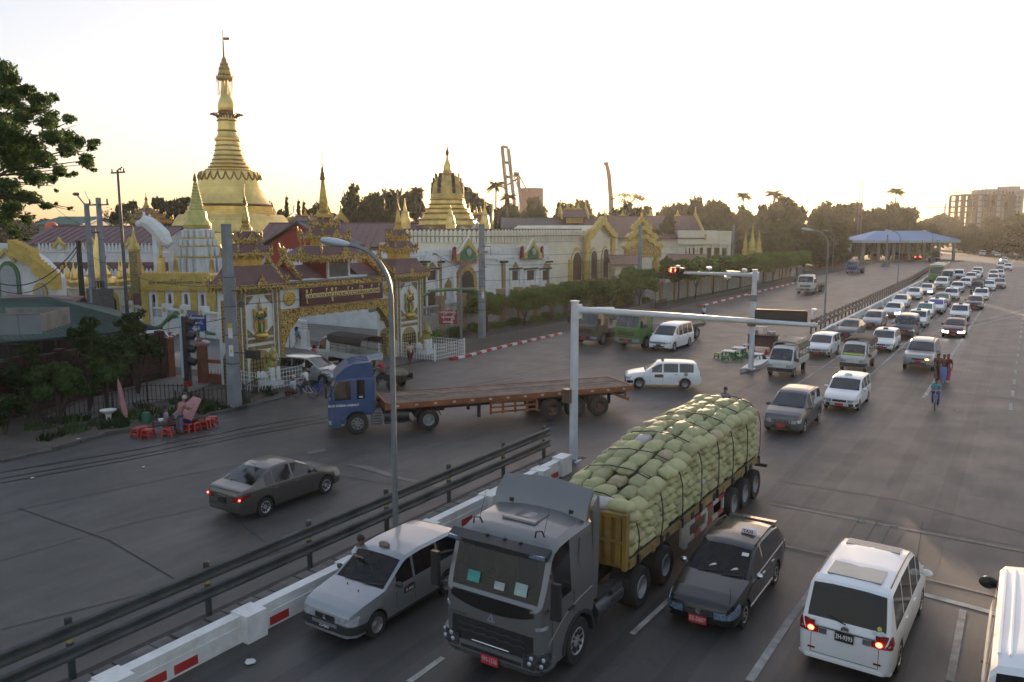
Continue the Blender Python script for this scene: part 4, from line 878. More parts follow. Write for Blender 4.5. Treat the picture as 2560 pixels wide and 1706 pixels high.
# medium trucks
def mid_truck(name,label,cabp,Lt,deck,rz,px=None,pos=None,windscreen=GLASS_B,band=None,chev=False,dw=2.3,sc_=1.0,headrack=True,bumper=None):
 o=thing(name,label,'truck');c=Car(SPEC['midcab']);L=c.L;before={x.name for x in bpy.data.objects}
 c.shell(o,cabp,windscreen,GLASS);w0=c.side(0,1.0)
 b=MB();c.patch(b,c.wrapF,-w0*.7,w0*.7,1.02,1.3,.012,6,2);g=b.build('grille',BLACK,o)
 for z in(1.1,1.2):b=MB();c.patch(b,c.wrapF,-w0*.66,w0*.66,z,z+.03,.022,4,1);b.build('grille_bar',cabp,g)
 b=MB();c.patch(b,c.wrapF,-w0-.3,w0+.3,.5,.82,.05,12,2);b.build('bumper',bumper or GALV,o)
 b=MB();c.patch(b,c.wrapF,-w0*.55,w0*.55,.58,.74,.06,6,1);b.build('air_intake',BLACK,o)
 plate(o,c,True,None,PL_RED,.66).location.y=-.04
 for sg in(1,-1):
  b=MB();c.patch(b,lambda u,z,off:c.wrapF(sg*u,z,off),w0*.62,w0+.05,.60,.74,.06,4,1);b.build('headlight',LAMP,o)
  big_mirror(o,sg*1.38,-L/2+.0,1.7,2.2,sg)
 if band is not None:
  b=MB();s0,z0=.10,1.74;b.loft([[c.P(s0+(z-1.66)*.38-.02,x,z)for z in(1.68,1.86)]+[c.P(s0+(z-1.66)*.38+.01,x,z)for z in(1.86,1.68)]for x in(-.95,0,.95)]);b.build('windscreen_strip',band,o)
 if chev:
  b=MB()
  for k in range(5):b.prism([(-.9+k*.38,.52),(-.75+k*.38,.52),(-.62+k*.38,.80),(-.77+k*.38,.80)],-L/2-.075,-L/2-.055,ax='y')
  b.build('bumper_chevrons',WHITE_P,o,smooth=0)
 b=MB();b.path([c.P(.1,-.8,1.72),c.P(.18,-.1,1.9)],.012,4);b.path([c.P(.1,.1,1.72),c.P(.18,.8,1.9)],.012,4);b.build('wiper',WHITE_P if cabp is not P_WHITE else BLACK,o)
 shift_children(o,before,L/2)
 for sg in(1,-1):wheel(o,.46,.28,(sg*.98,1.15,.46),sg,RIM_S,0)
 for y in(Lt-2.6,Lt-1.4):dual_axle(o,y,.46,2.25)
 b=MB();b.box(-.45,-.3,1.2,Lt,.65,.9);b.box(.3,.45,1.2,Lt,.65,.9);b.box(.55,1.05,2.4,3.6,.45,.85);b.build('chassis',FRAME,o)
 n=7
 for k in range(n):
  x0=-dw/2+k*dw/n;b=MB();b.box(x0+.006,x0+dw/n-.006,2.15,Lt,1.12,1.2);b.build('plank',deck,o,smooth=0)
 b=MB();b.box(-dw/2-.05,-dw/2,2.1,Lt+.04,1.0,1.24);b.box(dw/2,dw/2+.05,2.1,Lt+.04,1.0,1.24);b.box(-dw/2,dw/2,Lt,Lt+.05,1.0,1.2);b.box(-dw/2,dw/2,2.2,Lt-.2,.92,1.1);b.build('deck_frame',STEEL_D,o)
 if headrack:
  b=MB()
  for x in(-1.0,-.35,.35,1.0):b.box(x-.035,x+.035,2.02,2.1,1.0,2.85)
  for z in(1.6,2.2,2.8):b.box(-1.05,1.05,2.03,2.09,z,z+.06)
  b.build('head_rack',STEEL_D,o)
 p=pos if pos is not None else G(*px);o.location=(p[0],p[1],0);o.rotation_euler=(0,0,rz);o.scale=(sc_,)*3
 return o
P_GREEN=paint('green_truck_paint',(.05,.16,.022),.42,0,.45)
P_WHITE_OLD=paint('old_white_truck_paint',(.55,.56,.54),.5,0,.7)
P_BLUE2=paint('dull_blue_truck_paint',(.07,.12,.27),.5,0,.5)
P_OLIVE=paint('old_olive_truck_paint',(.085,.07,.045),.6,0,.7)
mid_truck('flatbed_truck','green cab flatbed truck waiting beside the white people carrier',P_GREEN,10.2,PLANK,-.15,pos=(-25.4,55.1),band=None)
mid_truck('old_truck','old olive-brown truck parked by the trees beside the green truck',P_OLIVE,7.0,PLANK,-.05,pos=(-28.9,54.9),headrack=False,bumper=STEEL_D)
mid_truck('flatbed_truck','white cab flatbed truck coming along the wide empty road',P_WHITE_OLD,9.5,PLANK,.05,pos=(-26.2,115.3),windscreen=GLASS_B,band=M('teal_sunstrip',(.12,.5,.42),.4))
mid_truck('lorry','dull blue lorry with white bumper chevrons near the toll plaza',P_BLUE2,8.0,PLANK,.0,pos=(-30.4,173),chev=True,bumper=P_BLUE2)
# light trucks with canvas hoods
CANVAS=M('olive_canvas',(.13,.12,.09),.85,var=.25,scale=2,dirt=(.2,.17,.12),dirt_amt=.5,bump=.2,bscale=6)
CANVAS_B=M('brown_canvas',(.10,.075,.055),.85,var=.25,scale=2,bump=.2,bscale=6)
def light_truck(label,cabp,canvas,ws=GLASS_B,screen_band=None,rack=False,top_cover=None,group=None,name='pickup_truck',Lt=4.15):
 o=thing(name,label,'light truck',group=group);c=Car(SPEC['minicab']);L=c.L;before={x.name for x in bpy.data.objects}
 c.shell(o,cabp,ws,GLASS);w0=c.side(0,.7)
 b=MB();c.patch(b,c.wrapF,-w0-.35,w0+.35,.36,.60,.04,14,2);b.build('bumper',TRIM,o)
 for sg in(1,-1):
  b=MB();c.patch(b,lambda u,z,off:c.wrapF(sg*u,z,off),w0*.62,w0+.14,.63,lambda u:.80+.05*(u>w0),.014,6,2);b.build('headlight',LAMP,o)
  big_mirror(o,sg*.98,-L/2+.2,1.02,1.22,sg)
  b=MB();c.patch(b,c.sidefn(sg),1.15,1.165,.45,1.0,.004,1,3);b.build('door_seam',TRIM,o)
 plate(o,c,True,None,PL_BLK,.48).location.y=-.035
 wipers(c,o)
 if screen_band is not None:
  b=MB();b.loft([[c.P(.16+(z-1.05)*.75-.02,x,z)for z in(1.08,1.2)]+[c.P(.16+(z-1.05)*.75+.01,x,z)for z in(1.2,1.08)]for x in(-.6,0,.6)]);b.build('windscreen_strip',screen_band,o)
 shift_children(o,before,L/2)
 for sg in(1,-1):
  wheel(o,.28,.18,(sg*.69,.62,.28),sg,RIM_S,0);wheel(o,.28,.2,(sg*.69,Lt-.95,.28),sg,RIM_S,0)
 b=MB();b.box(-.35,.35,1.2,Lt-.1,.42,.62);b.build('chassis',FRAME,o)
 b=MB();b.box(-.79,.79,1.56,Lt,.66,.72);b.box(-.80,-.77,1.56,Lt,.721,1.02);b.box(.77,.80,1.56,Lt,.721,1.02);b.box(-.77,.77,1.56,1.6,.721,1.02);b.box(-.77,.77,Lt-.03,Lt,.721,1.0);b.build('cargo_bed',cabp,o)
 fr=MB()
 for y in(1.62,2.4,3.2,Lt-.06):
  for sg in(1,-1):fr.tube((sg*.76,y,1.0),(sg*.76,y,1.78),.022,n=5)
 for z in(1.2,1.38,1.56):
  for sg in(1,-1):fr.tube((sg*.77,1.6,z),(sg*.77,Lt-.05,z),.02,n=5)
 fr.build('side_rails',GALV,o)
 b=MB();rings=[]
 for y,q in((1.30,0),(1.36,.0),(1.5,.02),(Lt*.5,.0),(Lt-.1,.02),(Lt+.04,-.01)):
  ring=[(x,y,z+q)for x,z in((-.82,1.55 if y>1.4 else 1.66),(-.82,1.74),(-.72,1.92),(-.4,2.02),(0,2.05),(.4,2.02),(.72,1.92),(.82,1.74),(.82,1.55 if y>1.4 else 1.66))]
  inn=[(x*.96,y,z-.04)for x,_,z in ring[::-1]]
  rings.append(ring+inn)
 b.loft(rings);b.build('canvas_hood',canvas,o)
 if top_cover is not None:
  b=MB();b.loft([[(x,y,z)for x,z in((-.70,1.945),(-.4,2.04),(0,2.07),(.4,2.04),(.70,1.945),(.4,2.03),(0,2.06),(-.4,2.03))]for y in(1.5,Lt-.1)]);b.build('roof_cover',top_cover,o)
 if rack:
  for sg in(1,-1):
   b=MB();b.path([(sg*.66,1.5,1.95),(sg*.66,1.6,2.14),(sg*.66,Lt-.3,2.14),(sg*.66,Lt-.2,1.95)],.014,5)
   for k in range(4):b.tube((sg*.66,1.9+k*.55,1.95),(sg*.66,1.9+k*.55,2.14),.012,n=4)
   b.build('roof_rack',GALV,o)
 return o
lt=light_truck('white light truck with a beige ribbed canvas hood, nearest the food stall',P_WHITE_OLD,CANVAS,top_cover=M('beige_tarp',(.36,.31,.24),.8,var=.15,wave=(5,'X',.4)),rack=True);g=G(1790,868);placed(lt,g.x,g.y)
lt=light_truck('white light truck with a brown canvas hood and a yellow-green windscreen strip',P_WHITE_OLD,CANVAS_B,screen_band=M('yellow_green_strip',(.4,.5,.08),.5));g=G(1957,856);placed(lt,g.x,g.y)
# the oncoming queue
def crop(x,y):return((2040+x/4.525)/KPX,(580+y/4.525)/KPX)
QG='cars waiting in the oncoming queue'
GREENW,PURPW=GLASS_G,GLASS_P
QUEUE=[(335,1222,'sedan','dark grey saloon at the head of the kerb lane beside the median wall',P_GREY,{}),(612,1098,'estate','silver-white estate with a round nose behind the dark grey saloon',P_SILVER,{}),(845,978,'hatch','white hatchback with one headlamp lit and a wide black grille',P_WHITE,dict(lit=1,spokes=6,rim=RIM_A)),(930,868,'sedan','white saloon close behind the hatchback with the wide black grille',P_WHITE,{}),(1085,772,'sedan','white taxi saloon with a red number plate beside the median wall',P_WHITE,dict(sign=WHITE_P)),(1235,718,'sedan','white saloon with both headlamps lit, beside the median wall',P_WHITE,dict(lit=2)),(1405,655,'suv','white off-roader with a chrome grille behind the saloon with lit headlamps',P_WHITE,{}),(1475,590,'hiace','pale minibus with a beige roof just in front of the green bus',P_BEIGE,{}),(1605,550,'boxvan','white and navy van right of the green bus',P_WHITE,dict(dark_bumper=True)),(975,1212,'boxvan','navy box-shaped van with a silver bar on its nose',P_NAVY,dict(sign=None)),(1120,1092,'wagon','white taxi estate with a black bumper behind the navy van',P_WHITE,dict(dark_bumper=True,sign=TRIM)),(1205,985,'estate','white taxi estate with a green-tinted windscreen',P_WHITE,dict(ws=GREENW,sign=TRIM)),(1335,930,'wagon','white car with a purple-blue sunscreen and a black bumper',P_WHITE,dict(ws=PURPW,dark_bumper=True,sign=TRIM)),(1405,852,'sedan','grey saloon with a green-tinted windscreen',P_GREY,dict(ws=GREENW)),(1515,780,'wagon','white taxi estate with a black bumper and a white roof sign, middle lane',P_WHITE,dict(dark_bumper=True,sign=WHITE_P)),(1585,692,'wagon','plain white estate in the middle lane behind the taxi with a white sign',P_WHITE,{}),(1680,635,'hatch','white hatchback left of the light truck with the brown hood',P_WHITE,{}),(1740,565,'wagon','white estate further back in the middle lane, left of the brown hood',P_WHITE,{}),(1795,535,'hatch','small white hatchback squeezed in front of the tall white off-roader',P_WHITE,{}),(1815,515,'suv','tall white off-roader at the back of the middle lane',P_WHITE,{}),(1545,1205,'hatch','dark red hatchback with both headlamps lit bright',P_RED,dict(lit=2,rim=RIM_A,spokes=10)),(1605,1012,'wagon','white estate with a black bumper behind the dark red hatchback',P_WHITE,dict(dark_bumper=True,sign=TRIM)),(1780,885,'hatch','black hatchback beside the white lane line',P_BLACK,{}),(1855,782,'wagon','white taxi estate behind the black hatchback',P_WHITE,dict(sign=TRIM)),(1945,672,'hatch','white hatchback half hidden right of the brown-hooded light truck',P_WHITE,{}),(2068,642,'sedan','beige-silver saloon by the lane line at the rear of the queue',P_BEIGE,{}),(1995,582,'wagon','white estate with a black bumper behind the beige-silver saloon',P_WHITE,dict(dark_bumper=True,lit=1,sign=WHITE_P)),(2000,528,'estate','white estate behind the black-bumpered estate at the rear of the queue',P_WHITE,{}),(2065,520,'sedan','white saloon last in the outer lane before the gap',P_WHITE,{}),(2085,418,'wagon','white estate approaching the queue, left of the white taxi saloon',P_WHITE,{}),(2165,438,'sedan','white taxi saloon approaching the queue by the lane line',P_WHITE,dict(sign=WHITE_P)),(2122,350,'sedan','white saloon hidden behind the two approaching white cars',P_WHITE,{}),(2055,285,'sedan','lone white saloon far down the road',P_WHITE,{}),(2165,248,'hatch','lone white hatchback far down the road',P_WHITE,{}),(2277,236,'boxvan','blue-grey van farthest down the road at the bend',P_NAVY,{}),(1880,275,'boxvan','white van far down the road in front of the tanker lorry',P_WHITE,{}),]
for x,y,kind,label,body,opt in QUEUE:
 o=simple_car(kind,{'wagon':'estate_car','estate':'estate_car','sedan':'saloon_car','hatch':'hatchback','suv':'off_roader','hiace':'minibus','boxvan':'van'}[kind],label,'van' if kind in('boxvan','hiace')else 'car',body,group=QG,**opt)
 p=at_front(*crop(x,y),SPEC[kind]['L']);placed(o,p.x,p.y)
def single(px,py,kind,name,label,cat,body,rz=0,**opt):
 o=simple_car(kind,name,label,cat,body,**opt);p=at_front(px,py,SPEC[kind]['L']);placed(o,p.x,p.y,rz);return o
single(1875,823,'wagon','estate_car','white estate with a big black bumper behind the first light truck','car',P_WHITE,dark_bumper=True,group=QG)
single(2022,810,'wagon','estate_car','white taxi estate with a black sign behind the brown-hooded light truck','car',P_WHITE,sign=TRIM,group=QG)
single(2107,855,'suv','off_roader','silver off-roader with roof rails and one orange indicator lit','car',P_SILVER,rails=True,rim=RIM_A,spokes=6,group=QG)
f=[x for x in bpy.data.objects if x.name.startswith('off_roader')][-1]
fo=[x for x in bpy.data.objects if x.get('label','').startswith('silver off-roader')][0]
b=MB();b.ball((.52,-2.36,.83),(.12,.04,.05),8,5);b.build('indicator_lamp',AMBER_ON,fo)
o=single(1927,947,'wagon','taxi_wagon','white taxi estate with a black bumper in front of the queue, red plate','car',P_WHITE,dark_bumper=True,sign=WHITE_P)
b=MB();c=Car(SPEC['wagon']);c.patch(b,c.wrapF,-.44,.44,.33,.46,.05,6,1);b.build('plate_surround',M('pale_green_board',(.42,.6,.5),.5),o)
b=MB();c.patch(b,c.wrapF,-.20,.20,.34,.45,.062,4,1);b.build('number_plate',PL_RED,o)
o=single(1793,1000,'mpv','people_carrier','dark grey people carrier with a chrome grille behind the sack load','minivan',P_GREY,rim=RIM_A,spokes=8)
c=Car(SPEC['mpv']);b=MB()
for k in range(9):c.patch(b,c.wrapF,-.42+k*.1,-.36+k*.1,.58,.72,.03,1,1)
b.build('grille_bar',CHROME,o)
pf,pr=Vector((-18.13,41.62,0)),Vector((-15.90,42.77,0));hd=(pf-pr).normalized();rz=math.atan2(hd.x,-hd.y)
o=simple_car('wagon','taxi_wagon','white taxi estate turning across the junction with a brown door sign','car',P_WHITE,dark_bumper=True,sign=TRIM,ws=M('pale_windscreen',(.16,.2,.2),.1,var=.2,coat=.5))
ctr=(pf+pr)/2+Vector((-hd.y,hd.x,0))*.82*(1 if True else-1)
c=Car(SPEC['wagon'])
side=Vector((math.cos(rz),math.sin(rz),0))
ctr=(pf+pr)/2-side*.82+hd*(2.035-2.1)*-1
b=MB();c.patch(b,c.sidefn(1),1.6,2.1,.66,.82,.014,2,1);b.build('door_plate',M('brown_sign',(.12,.08,.03),.5,var=.4,scale=12),o)
b=MB();b.lathe([(.11,0),(.11,.01)],n=14);e=b.build('round_emblem',M('grey_print',(.25,.25,.25),.6),o,(c.side(3.45,.8,.006),3.35-2.1,.85));e.rotation_euler=(0,rad(90),0)
placed(o,ctr.x,ctr.y,rz)
o=simple_car('minivan','people_carrier','white people carrier overtaking the green flatbed truck','minivan',P_WHITE,rim=RIM_A,spokes=8,plate_mat=PL_BLK)
c=Car(SPEC['minivan']);b=MB();c.patch(b,c.wrapF,-.5,.5,.62,.72,.02,6,1);b.build('chrome_grille',CHROME,o);placed(o,-22.72,57.55,-.02)
lt=light_truck('navy light truck with a brown canvas hood among the white cars of the queue',P_NAVY,CANVAS_B,name='pickup_truck');g=G(*crop(1812,712));placed(lt,g.x,g.y)
o=thing('bus','green city bus with a pale yellow-green upper half by the median','bus');c=Car(SPEC['bus']);P_BUS=paint('bus_green',(.06,.25,.03),.4,0,.3)
c.shell(o,paint('bus_yellow_green',(.22,.27,.07),.4,0,.3),GLASS,GLASS);c.wheels(o,RIM_S,tw=.28)
b=MB();c.patch(b,c.wrapF,-c.side(0,.9)-.9,c.side(0,.9)+.9,.42,1.28,.02,14,2);b.build('front_panel',P_BUS,o)
b=MB();c.patch(b,c.wrapF,-.9,.9,2.55-.3,2.62-.3,.02,4,1);bo=b.build('destination_board',WHITE_P,o);bo.location=(0,-.02,.35)
for sg in(1,-1):
 b=MB();c.patch(b,c.sidefn(sg),.9,9.0,.45,1.3,.02,12,1);b.build('side_panel',P_BUS,o)
 b=MB();c.patch(b,lambda u,z,off:c.wrapF(sg*u,z,off),.65,.95,.7,.9,.03,3,1);b.build('headlight',LAMP,o)
b=MB();b.box(-.7,.7,-1.5,1.5,3.05,3.25,.9);b.build('air_conditioner',WHITE_P,o)
g=G(*crop(1352,572));placed(o,g.x,g.y+4.75)
o=thing('tanker_lorry','pale tanker lorry far down the road beside the toll plaza','lorry',G(*crop(1905,250)))
b=MB();b.lathe([(.1,-3),(1.2,-2.9),(1.3,2.9),(.1,3)],n=14);tk=b.build('tank',M('pale_tank',(.4,.42,.43),.4,.3),o,(0,5,2.1));tk.rotation_euler=(rad(90),0,0)
b=MB();b.box(-1.15,1.15,0,1.8,.5,2.4,.94);b.build('cab',M('pale_cab',(.3,.33,.35),.4),o);b=MB();b.box(-1.0,1.0,-.02,.3,1.4,2.1);b.build('windshield',GLASS,o)
for y in(1.2,6,7.2):dual_axle(o,y,.5,2.4)
o=thing('container_lorry','white box lorry beyond the toll plaza','lorry',G(*crop(1665,190)))
b=MB();b.box(-1.25,1.25,1.9,9,1.2,3.9);b.build('container',M('pale_container',(.5,.52,.53),.5,wave=(2,'Y',.5)),o);b=MB();b.box(-1.15,1.15,0,1.8,.5,2.7,.93);b.build('cab',P_WHITE_OLD,o);b=MB();b.box(-1.,1.,-.02,.3,1.6,2.4);b.build('windshield',GLASS,o)
for y in(1.2,6.5,7.7):dual_axle(o,y,.5,2.4)
o=simple_car('sedan','saloon_car','saloon with lit red tail lamps waiting at the toll booth','car',P_RED);c=Car(SPEC['sedan'])
for sg in(1,-1):
 b=MB();b.ball((sg*.68,2.22,.85),(.22,.05,.12),8,5);b.build('brake_lamp',TAIL_ON,o)
b=MB();b.ball((0,1.5,1.2),(.2,.05,.06),8,5);b.build('brake_lamp',TAIL_ON,o)
g=G(*crop(1150,318));placed(o,g.x,g.y+2.2,math.pi)
# road furniture: median, markings, kerbs
LINE=M('worn_road_paint',(.40,.385,.35),.75,var=.3,scale=2,dirt=(.10,.095,.09),dirt_amt=.85)
JOINT=M('tar_joint',(.018,.018,.018),.7,var=.2)
PATCHM=asphalt('dark_patch_asphalt',(.045,.044,.043),.2,.2)
PALEC=asphalt('pale_concrete_patch',(.15,.14,.125),.2,.3)
TYRES=asphalt('tyre_worn_asphalt',(.045,.044,.043),.2,.35)
def strip(name,pts,wd,z,mt,parent=None):
 """a flat ribbon on the ground"""
 b=MB();L_,R_=[],[]
 pts=[Vector((p[0],p[1],0))for p in pts]
 for i,p in enumerate(pts):
  d=(pts[min(i+1,len(pts)-1)]-pts[max(i-1,0)]).normalized();n=Vector((-d.y,d.x,0))*wd/2
  L_.append(b.pt((p.x+n.x,p.y+n.y,z)));R_.append(b.pt((p.x-n.x,p.y-n.y,z)))
 for i in range(len(pts)-1):b.face([R_[i],R_[i+1],L_[i+1],L_[i]])
 o=b.build(name,mt,parent,smooth=0)
 if parent is None:tag(o,kind='structure')
 return o
def line_px(name,pts,wd,z=.012,mt=LINE):return strip(name,[G(*p)for p in pts],wd,z,mt)
line_px('lane_line',[(1722,1566),(1815,1425),(1900,1310)],.17)
line_px('lane_line',[(2183,1566),(2213,1402)],.15)
line_px('lane_line',[(940,1568),(1018,1512)],.14)
line_px('lane_line',[(1452,1458),(1545,1372)],.13)
strip('stop_line',[G(2105,1362),G(2275,1407)],.22,.012,LINE)
strip('lane_line',[(-4.35,47.5),(-4.5,300)],.2,.012,LINE)
strip('lane_line',[(-7.9,46.5),(-8.0,110)],.16,.012,LINE)
strip('lane_line',[(-11.0,46.8),(-11.1,62)],.14,.012,LINE)
strip('lane_line',[(-7.9,50.5),(-7.7,47.2)],.15,.0125,LINE)
k=0
for y in range(0,190,4):strip('lane_dash',[(-.35,46.5+y),(-.38,48.4+y)],.15,.012,LINE)
strip('stop_line',[G(1838,842),G(1960,847)],.16,.013,LINE)
for a,d in(((2152,760),(2353,713)),((2160,768),(2353,722))):strip('crossing_line',[G(*a),G(*d)],.22,.013,LINE)
strip('crossing_line',[G(2000,812),G(2160,766)],.2,.013,LINE)
def joint(pts,wd=.05,z=.008):return line_px('tar_joint',pts,wd*.6,z,JOINT)
joint([(0,1182),(400,1097),(760,1030)]);joint([(42,1168),(250,1242),(400,1330)],.06);joint([(0,1290),(300,1204),(480,1165)],.04)
joint([(0,1448),(330,1365),(640,1270),(900,1190)],.05);joint([(620,1066),(742,1088),(900,1115),(1000,1130)],.05)
joint([(640,1270),(560,1210)],.04);joint([(745,1085),(1030,1020),(1300,960)],.04);joint([(930,1168),(1010,1150),(1330,1060)],.04)
joint([(1100,988),(1500,940),(1700,870)],.05);joint([(1520,948),(1580,955),(1740,880)],.05);joint([(1560,835),(1650,858),(1740,842)],.05)
joint([(1600,885),(1745,838)],.03);joint([(1290,1140),(1700,905)],.05)
line_px('road_seam',[(1770,1158),(2060,1212),(2353,1268)],.16,.010,PALEC);joint([(1772,1152),(2060,1205),(2353,1259)],.04,.012)
line_px('road_seam',[(1790,1252),(1990,1298),(2290,1370)],.14,.010,PALEC);joint([(1790,1259),(1990,1306),(2290,1378)],.05,.012)
joint([(1780,1105),(2060,1150),(2353,1225)],.05);joint([(2120,1200),(2105,1300)],.04)
line_px('tyre_streak',[(1830,860),(2060,890),(2353,920)],.55,.006,PATCHM)
for x in(-1.9,-3.5,-5.4,-7.0,-8.9,-10.3,-12.0,-13.3):strip('tyre_streak',[(x+RS.uniform(-.2,.2),y)for y in range(-2,190,24)],RS.uniform(.35,.6),.0035,TYRES)
b=MB();b.poly([(p.x,p.y,.007)for p in(G(1945,1185),G(2085,1212),G(2030,1300),G(1890,1265))]);tag(b.build('road_patch',PATCHM,smooth=0),kind='structure')
for a,d in(((1975,1192),(1925,1275)),((2015,1200),(1965,1284)),((2050,1206),(2002,1293))):joint([a,d],.03,.011)
for x,y in((1980,1200),(2022,1206),(2055,1210),(1935,1250),(1978,1260)):
 g=G(x,y);b=MB();b.lathe([(.11,0),(.10,.018),(.03,.02)],n=8);tag(b.build('lifting_ring_cover',CONC,loc=(g.x,g.y,.008)),kind='structure')
for pts in([(1330,1130),(1420,1075),(1700,915),(1640,905),(1420,985),(1290,1060)],):
 b=MB();b.poly([(p.x,p.y,.005)for p in(G(*q)for q in pts)]);tag(b.build('road_patch',asphalt('mid_patch_asphalt',(.075,.07,.065),.25,.3),smooth=0),kind='structure')
for pts in([(800,1068),(850,1072),(930,1100),(1030,1115),(1010,1122),(900,1098)],[(705,1040),(745,1032),(752,1037),(710,1046)]):
 b=MB();b.poly([(p.x,p.y,.012)for p in(G(*q)for q in pts)]);tag(b.build('worn_arrow',PALEC,smooth=0),kind='structure')
RAILM=M('worn_rail_steel',(.16,.155,.15),.32,.85,var=.25,scale=2)
for pts in([(0,1100),(300,1048),(560,995),(740,962),(1010,895),(1240,856),(1500,822),(1650,808)],[(0,1110),(300,1056),(560,1003),(740,970),(1010,902),(1240,862),(1500,828),(1660,812)],[(0,1086),(300,1036),(560,985),(740,952)]):
 W_=[G(*p)for p in pts]
 strip('tram_rail_groove',W_,.16,.009,JOINT);strip('tram_rail',[(p.x-.02,p.y)for p in W_],.06,.014,RAILM)
WX0,WX1=-14.25,-13.97
wall=thing('median_wall','low white concrete wall with red painted blocks along the median','wall',(0,0,0))
b=MB();b.box(WX0,WX1,4.4,25.0,0,.60);b.box(WX0-.005,WX1+.025,4.4,25.0,.0,.38)
for y in[7.75+3.15*k for k in range(6)]:b.box(WX0-.05,WX1+.22,y-.27,y+.27,0,.63)
b.box(WX0-.06,WX1+.12,24.8,25.5,0,.68);wb=b.build('wall_body',WHITE_P,wall)
for k in range(17):
 y=5.3+1.22*k
 if min(abs(y+.3-(7.75+3.15*q))for q in range(6))<.42:y+=.5
 b=MB();b.box(WX1+.012,WX1+.032,y,y+.55,.05,.25);b.build('red_block',RED_P,wall,smooth=0)
wall2=thing('median_wall','long white median wall running beside the queue of cars','wall')
b=MB();pts2=[(-14.35,70),(-14.6,100),(-15.2,150),(-17,200),(-18,235)]
rg=[[(x-.14,y,0),(x-.14,y,.62),(x+.14,y,.62),(x+.14,y,0)]for x,y in pts2];b.loft(rg);b.build('wall_body',WHITE_P,wall2)
for k in range(14):b=MB();y=74+k*9;x=-14.35-max(0,y-100)*.0165*(1.2 if y>150 else .8);b.box(x-.2,x+.3,y-.3,y+.3,0,.66);b.build('buttress',WHITE_P,wall2)
SLAB=M('concrete_slab',(.15,.145,.135),.9,var=.3,scale=1.4,dirt=(.07,.065,.06),bump=.3,bscale=10,rnd=.2)
med=MB();med.box(-15.75,WX0-.03,3,27.5,-.05,.012);mo=med.build('median_strip',M('median_dirt',(.05,.045,.04),.95,var=.3),smooth=0);tag(mo,kind='structure')
for k in range(52):
 y=4.0+k*.45;b=MB();b.box(-15.42,-14.32,y,y+.41,.02,.09+RS.uniform(0,.02));so=b.build('slab',SLAB,mo,smooth=0);so.rotation_euler=(0,0,RS.uniform(-.002,.002))
GUARD=M('weathered_guard_rail',(.085,.095,.095),.5,.55,var=.35,scale=1.5,dirt=(.12,.09,.06),dirt_amt=.5)
def wbeam(b,x,y0,y1,zc,n=1):
 prof=[(.0,-.16),(.045,-.125),(.045,-.075),(-.01,-.03),(-.01,.03),(.045,.075),(.045,.125),(0,.16)]
 pr=prof+[(p[0]-.012,p[1])for p in prof[::-1]]
 b.loft([[(x+p,y,zc+q)for p,q in pr]for y in(y0,y1)])
gr=thing('guard_rail','dark two-rail crash barrier on posts along the near median','crash barrier')
posts=[7.75-3.15+3.15*k for k in range(7)]+[26.35]
posts=[4.7,7.8,11.0,14.15,20.25,23.5,26.4,17.2]
for z in(.62,1.08):
 for y0,y1 in zip(sorted([2.0]+posts),sorted(posts)+[]):
  b=MB();wbeam(b,-15.50,y0+.004,y1+.3 if y1>26 else y1-.004,z);b.build('rail',GUARD,gr)
for y in posts:
 b=MB();b.tube((-15.60,y,0),(-15.60,y,1.34),.075,n=10);b.ball((-15.60,y,1.33),(.08,.08,.04),8,4);p=b.build('post',GUARD,gr)
 b=MB();b.tube((-15.60,y,.82),(-15.60,y,.92),.079,n=10,cap=False);b.build('reflective_band',M('faded_yellow_band',(.35,.27,.1),.5,var=.5,scale=9),p)
gr2=thing('guard_rail','rusty brown crash barrier running beside the queue to the toll plaza','crash barrier')
GUARD2=M('rusty_guard_rail',(.075,.06,.05),.6,.35,var=.35,scale=1.5)
q2=[(-15.6,72),(-15.85,100),(-16.6,150),(-18.6,200),(-19.6,235)]
for z in(.62,1.08):
 b=MB();b.loft([[(x,y,z-.15),(x+.05,y,z-.08),(x,y,z),(x+.05,y,z+.08),(x,y,z+.15),(x-.015,y,z)]for x,y in q2]);b.build('rail',GUARD2,gr2)
for k in range(80):
 y=72+k*2.0;x=lerp_t([(b_,a_)for a_,b_ in q2],y)-.08;b=MB();b.box(x-.06,x+.06,y-.06,y+.06,0,1.25);b.build('post',GUARD2,gr2,smooth=0)
LIT=M('pale_litter',(.55,.55,.53),.8,var=.1)
for x,y,s in((577,1523,.16),(720,1330,.10),(722,1352,.08),(540,1590,.06),(300,955,.1),(240,958,.14),(340,962,.09),(505,940,.16),(180,1010,.1),(75,1100,.08),(330,1075,.08),(556,1080,.08),(1262,1130,.07),(2120,940,.05),(2270,900,.05),(2200,945,.05)):
 g=G(x,y);b=MB();b.prism([(RS.uniform(.5,1)*s*math.cos(a),RS.uniform(.5,1)*s*math.sin(a))for a in[k*math.pi/3 for k in range(6)]],.01,.03,ax='z');tag(b.build('litter',LIT,loc=(g.x,g.y,.01),smooth=0),'scrap of pale litter lying on the ground','litter','scraps of litter')
